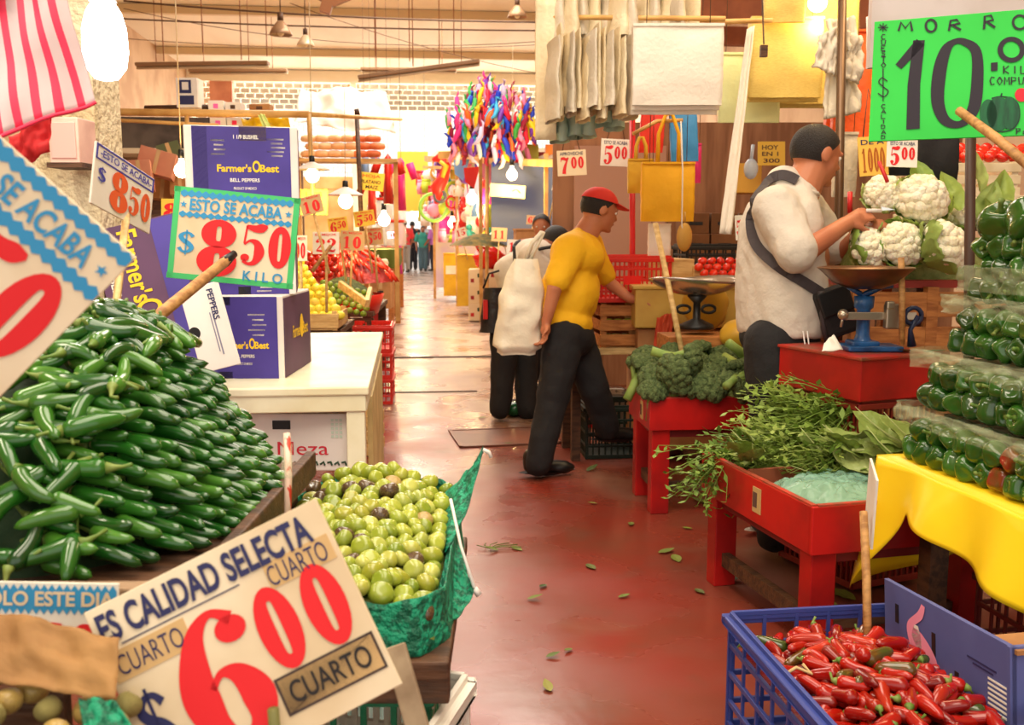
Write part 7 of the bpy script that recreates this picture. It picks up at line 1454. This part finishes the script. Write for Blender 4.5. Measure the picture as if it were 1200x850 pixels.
q = MB(); E_(q, K_(663, 394), (.155, .175, .13), basis(fw))
for h_, k_, a_ in ((hR, kF, aF), (hL_, kB, aB)): q.cap(h_, k_, .112, .088); q.cap(k_, a_.lerp(k_, -.06), .085, .072)
blob(q, 'trousers', blackt, .011, 5, .5, wk, folds(2, .008, 10))
hf = PZ(618, 560, 0); shoe(wk, V((hf.x, hf.y, .012)), fw, mat('black_shoe', (20, 18, 18), .35), 1.1); hb_ = K_(708, 508, .22); shoe(wk, V((hb_.x-.03, hb_.y, max(.03, hb_.z-.05))), fw, mat('black_shoe', (20, 18, 18), .35), 1.1)
hair_cap(wk, LW, rW, Mw, 1.05, -.2)
capm = mat('red_cap', (206, 40, 30), .7)
MB().grid(lambda u, v: LW(-.12+1.12*cos(2*pi*u)*sqrt(max(0, 1-(.25+.75*v)**2)), .9*sin(2*pi*u)*sqrt(max(0, 1-(.25+.75*v)**2)), .22+1.02*(.25+.75*v)), 32, 10, 0, True).build('cap', capm, wk, True)
solid(MB().grid(lambda u, v: LW(.70+.95*v*cos((u-.5)*1.6), .86*sin((u-.5)*2.0)*(1-.25*v), .50-.14*v), 14, 6).build('cap_peak', capm, wk, True), .006)
bg_ = thing('carrier_bag', 'full white carrier bag swinging behind the walker in yellow', 'bag', T(K_(616, 362, -.16)))
MB().grid(lambda u, v: V((.118*(.5+.5*min(1, v*2.6))*(1 if v < .93 else .8)*math.copysign(abs(cos(2*pi*u))**.6, cos(2*pi*u))*(1+.16*noise.noise(V((u*9, v*5, 2))))-.05*v, .075*(.35+.65*min(1, v*2))*(1 if v < .93 else .5)*sin(2*pi*u)*(1+.4*noise.noise(V((u*8, v*6, 5)))), .26-.50*v+.02*noise.noise(V((u*5, v, 8))))), 40, 28, 0, True).build('sack', mat('white_bag_film', (232, 222, 200), .45, bump=.3), bg_, True)
MB().tube([(0, 0, .25), (.03, -.01, .34), (.08, -.03, .40)], .012, 6).tube([(.02, .0, .25), (.06, 0, .33), (.09, -.02, .40)], .012, 6).build('handle', mat('white_bag_film', (232, 222, 200), .45), bg_, True)
# ---------------------------------------------------------------- bending shopper
DB = 6.9
def B_(u, v, dd=0.0): return P(u, v, DB+dd)
sp = thing('person', 'shopper in a white shirt with crossed black straps bending over behind the walker', 'person', None)
fb_ = (RGT*.85+FWD*.5); fb_.z = 0; fb_.normalize(); hs_ = B_(652, 284, .1); Ms = basis(fb_+V((0, 0, -.7)))
q = MB(); LS = add_head(q, hs_, Ms, .098); q.cap(hs_-UP*.03-fb_*.05, B_(632, 298), .06, .075)
s1, s2 = B_(622, 300, -.2), B_(640, 296, .22); q.cap(s1, s2, .075, .075); q.cap(B_(628, 305), B_(604, 348), .13, .13)
e1_, w1_ = B_(650, 335, -.2), B_(676, 338, -.12); q.cap(s1, e1_, .05, .042); q.cap(e1_, w1_, .04, .028); hand_parts(q, w1_, RGT, UP, .95, .8, 1)
e2_, w2_ = B_(660, 328, .2), B_(684, 332, .1); q.cap(s2, e2_, .05, .042); q.cap(e2_, w2_, .04, .028); hand_parts(q, w2_, RGT, UP, .95, .8, -1)
lg = ((B_(592, 368, -.1), B_(590, 425, -.1), B_(586, 476, -.1)), (B_(610, 368, .1), B_(616, 425, .06), B_(618, 478, .02)))
for h_, k_, a_ in lg: q.cap(h_, k_, .085, .06); q.cap(k_, a_, .055, .04)
blob(q, 'body', skin2, .01, 4, .5, sp); face_parts(sp, LS, .098, Ms); hair_cap(sp, LS, .098, Ms, 1.06, -.2)
q = MB(); Bs = basis(fb_+V((0, 0, -.9))); E_(q, B_(626, 306), (.15, .22, .16), basis(fb_)); E_(q, B_(612, 330), (.17, .20, .17), basis(fb_)); q.cap(s1, s2, .095, .095); q.cap(s1, s1.lerp(e1_, .6), .09, .08); q.cap(s2, s2.lerp(e2_, .6), .085, .08); q.cap(B_(598, 318), B_(640, 306), .12, .12)
blob(q, 'shirt', tee, .013, 6, .5, sp, folds(1, .010, 8))
q = MB(); E_(q, B_(602, 358), (.16, .18, .14), basis(fb_))
for h_, k_, a_ in lg: q.cap(h_, k_, .115, .09); q.cap(k_, a_.lerp(k_, -.05), .088, .078)
blob(q, 'trousers', blackt, .013, 5, .5, sp, folds(6, .008, 9))
for (u, v, dd) in ((582, 484, -.1), (613, 489, .0)): c = PZ(u, v, 0); shoe(sp, V((c.x, c.y, .012)), fb_, mat('brown_shoe', (52, 42, 32), .5), 1.1)
strapband([B_(648, 289, -.26), B_(622, 296, -.26), B_(602, 318, -.25), B_(590, 340, -.22)], .022, black, 'strap', sp, -FWD); strapband([B_(602, 288, -.18), B_(603, 306, -.24), B_(600, 325, -.25), B_(600, 340, -.22)], .022, black, 'strap', sp, -FWD)
bb = thing('shopping_bag', 'black shopping bag with a red mark hanging at the bending shopper side', 'bag', T(B_(580, 338, -.2)))
MB().grid(lambda u, v: V((.10*cos(2*pi*u)*(.75+.35*v)*(1+.12*noise.noise(V((u*6, v*4, 4)))), .07*sin(2*pi*u), -.30*v)), 26, 12, 0, True).build('sack', mat('black_film', (34, 32, 34), .35, bump=.3), bb, True); MB().tube([(-.08, 0, 0), (-.04, 0, .1), (.03, 0, .12)], .008, 6).build('handle', black, bb, True)
MB().box((-.07, -.05, -.14), (.03, .05, .13)).build('red_mark', red_paint, bb)
tag(MB().grid(lambda u, v: V((.09*cos(2*pi*u)*sin(pi*v)*(1+.25*noise.noise(V((u*8, v*5, 3)))), .08*sin(2*pi*u)*sin(pi*v), .055-.055*cos(pi*v))), 24, 14, 0, True).build('green_bag', mat('dark_green_film', (20, 84, 44), .2), smooth=True, M=T(PZ(603, 488, 0))), 'dark green plastic bag on the floor between the bending shopper and the aisle', 'bag')
# ---------------------------------------------------------------- far people
def far_person(label, u, vf, h, top, low, ang, arm=.1, hairl=False, legs_split=.09):
    base = PZ(u, vf, 0); t = thing('person', label, 'person', T(base, ang)); k = h/1.7
    q = MB(); Mf = basis(V((1, 0, -.1))); c = V((.03, 0, 1.58*k)); L = add_head(q, c, Mf, .1*k)
    q.cap((0, 0, 1.42*k), (.02, 0, 1.55*k), .06, .055); q.cap((0, -.17*k, 1.38*k), (0, .17*k, 1.38*k), .07, .07); q.cap((0, 0, 1.3*k), (0, 0, .9*k), .13*k, .14*k)
    ar = []
    for s_ in (-1, 1):
        a0, a1, a2 = V((0, s_*.2*k, 1.37*k)), V((-.03+arm*.4, s_*.26*k, 1.1*k)), V((.05+arm, s_*.24*k, .87*k)); ar.append((a0, a1)); q.cap(a0, a1, .05, .042); q.cap(a1, a2, .04, .027); hand_parts(q, a2, V((.3, 0, -1)), V((0, s_*1.0, 0)), .95, .5, 1)
        q.cap((0, s_*.09*k, .88*k), (.02, s_*legs_split*k, .48*k), .085, .06); q.cap((.02, s_*legs_split*k, .48*k), (0, s_*legs_split*k, .06), .055, .04)
    blob(q, 'body', skin2, .014, 3, .5, t); hair_cap(t, L, .1*k, Mf, 1.07, -.6 if hairl else -.2); face_parts(t, L, .1*k, Mf)
    q = MB().ell((0, 0, 1.3*k), (.13, .19*k, .17)).ell((.01, 0, 1.08*k), (.15, .18*k, .2)).ell((0, 0, .93*k), (.145, .18*k, .1))
    for a0, a1 in ar: q.cap(a0, a0.lerp(a1, .8), .075, .07)
    blob(q, 'top', top, .018, 4, .5, t)
    q = MB().ell((0, 0, .9*k), (.14, .17*k, .13))
    for s_ in (-1, 1): q.cap((0, s_*.085*k, .86*k), (.02, s_*legs_split*k, .48*k), .1, .085); q.cap((.02, s_*legs_split*k, .48*k), (0, s_*legs_split*k, .1), .085, .07)
    blob(q, 'trousers', low, .018, 4, .5, t)
    for s_ in (-1, 1): shoe(t, V((-.05, s_*legs_split*k, .012)), V((1, 0, 0)), mat('brown_shoe', (52, 42, 32), .5), 1.05)
    return t
cloth = lambda n, c: mat('cloth_'+n, c, .8)
far_person('shopper in a red top and grey trousers seen from behind far up the aisle', 475, 320, 1.68, cloth('coral', (226, 60, 66)), cloth('grey', (156, 150, 148)), 1.9)
far_person('shopper in all black beside the one in red far up the aisle', 484, 317, 1.66, cloth('black', (34, 32, 40)), cloth('black', (34, 32, 40)), 1.7)
far_person('shopper in a teal top far up the aisle', 496, 318, 1.5, cloth('teal', (60, 160, 150)), cloth('denim', (80, 110, 130)), -1.6)
far_person('shopper in a lilac top and dark trousers by the yellow boxes', 509, 318, 1.64, cloth('lilac', (186, 110, 196)), cloth('ink', (40, 40, 56)), 2.6, .2, True)
far_person('distant figure with grey top behind the shopper in teal', 499, 312, 1.66, cloth('silver', (176, 172, 176)), cloth('dusk', (70, 66, 80)), -1.4)
bs = P(634, 262, 9.6); far_person('dark haired stallholder behind the counter, mostly hidden by the walker', 634, 455, 1.45, cloth('black', (34, 32, 40)), cloth('black', (34, 32, 40)), -1.8)
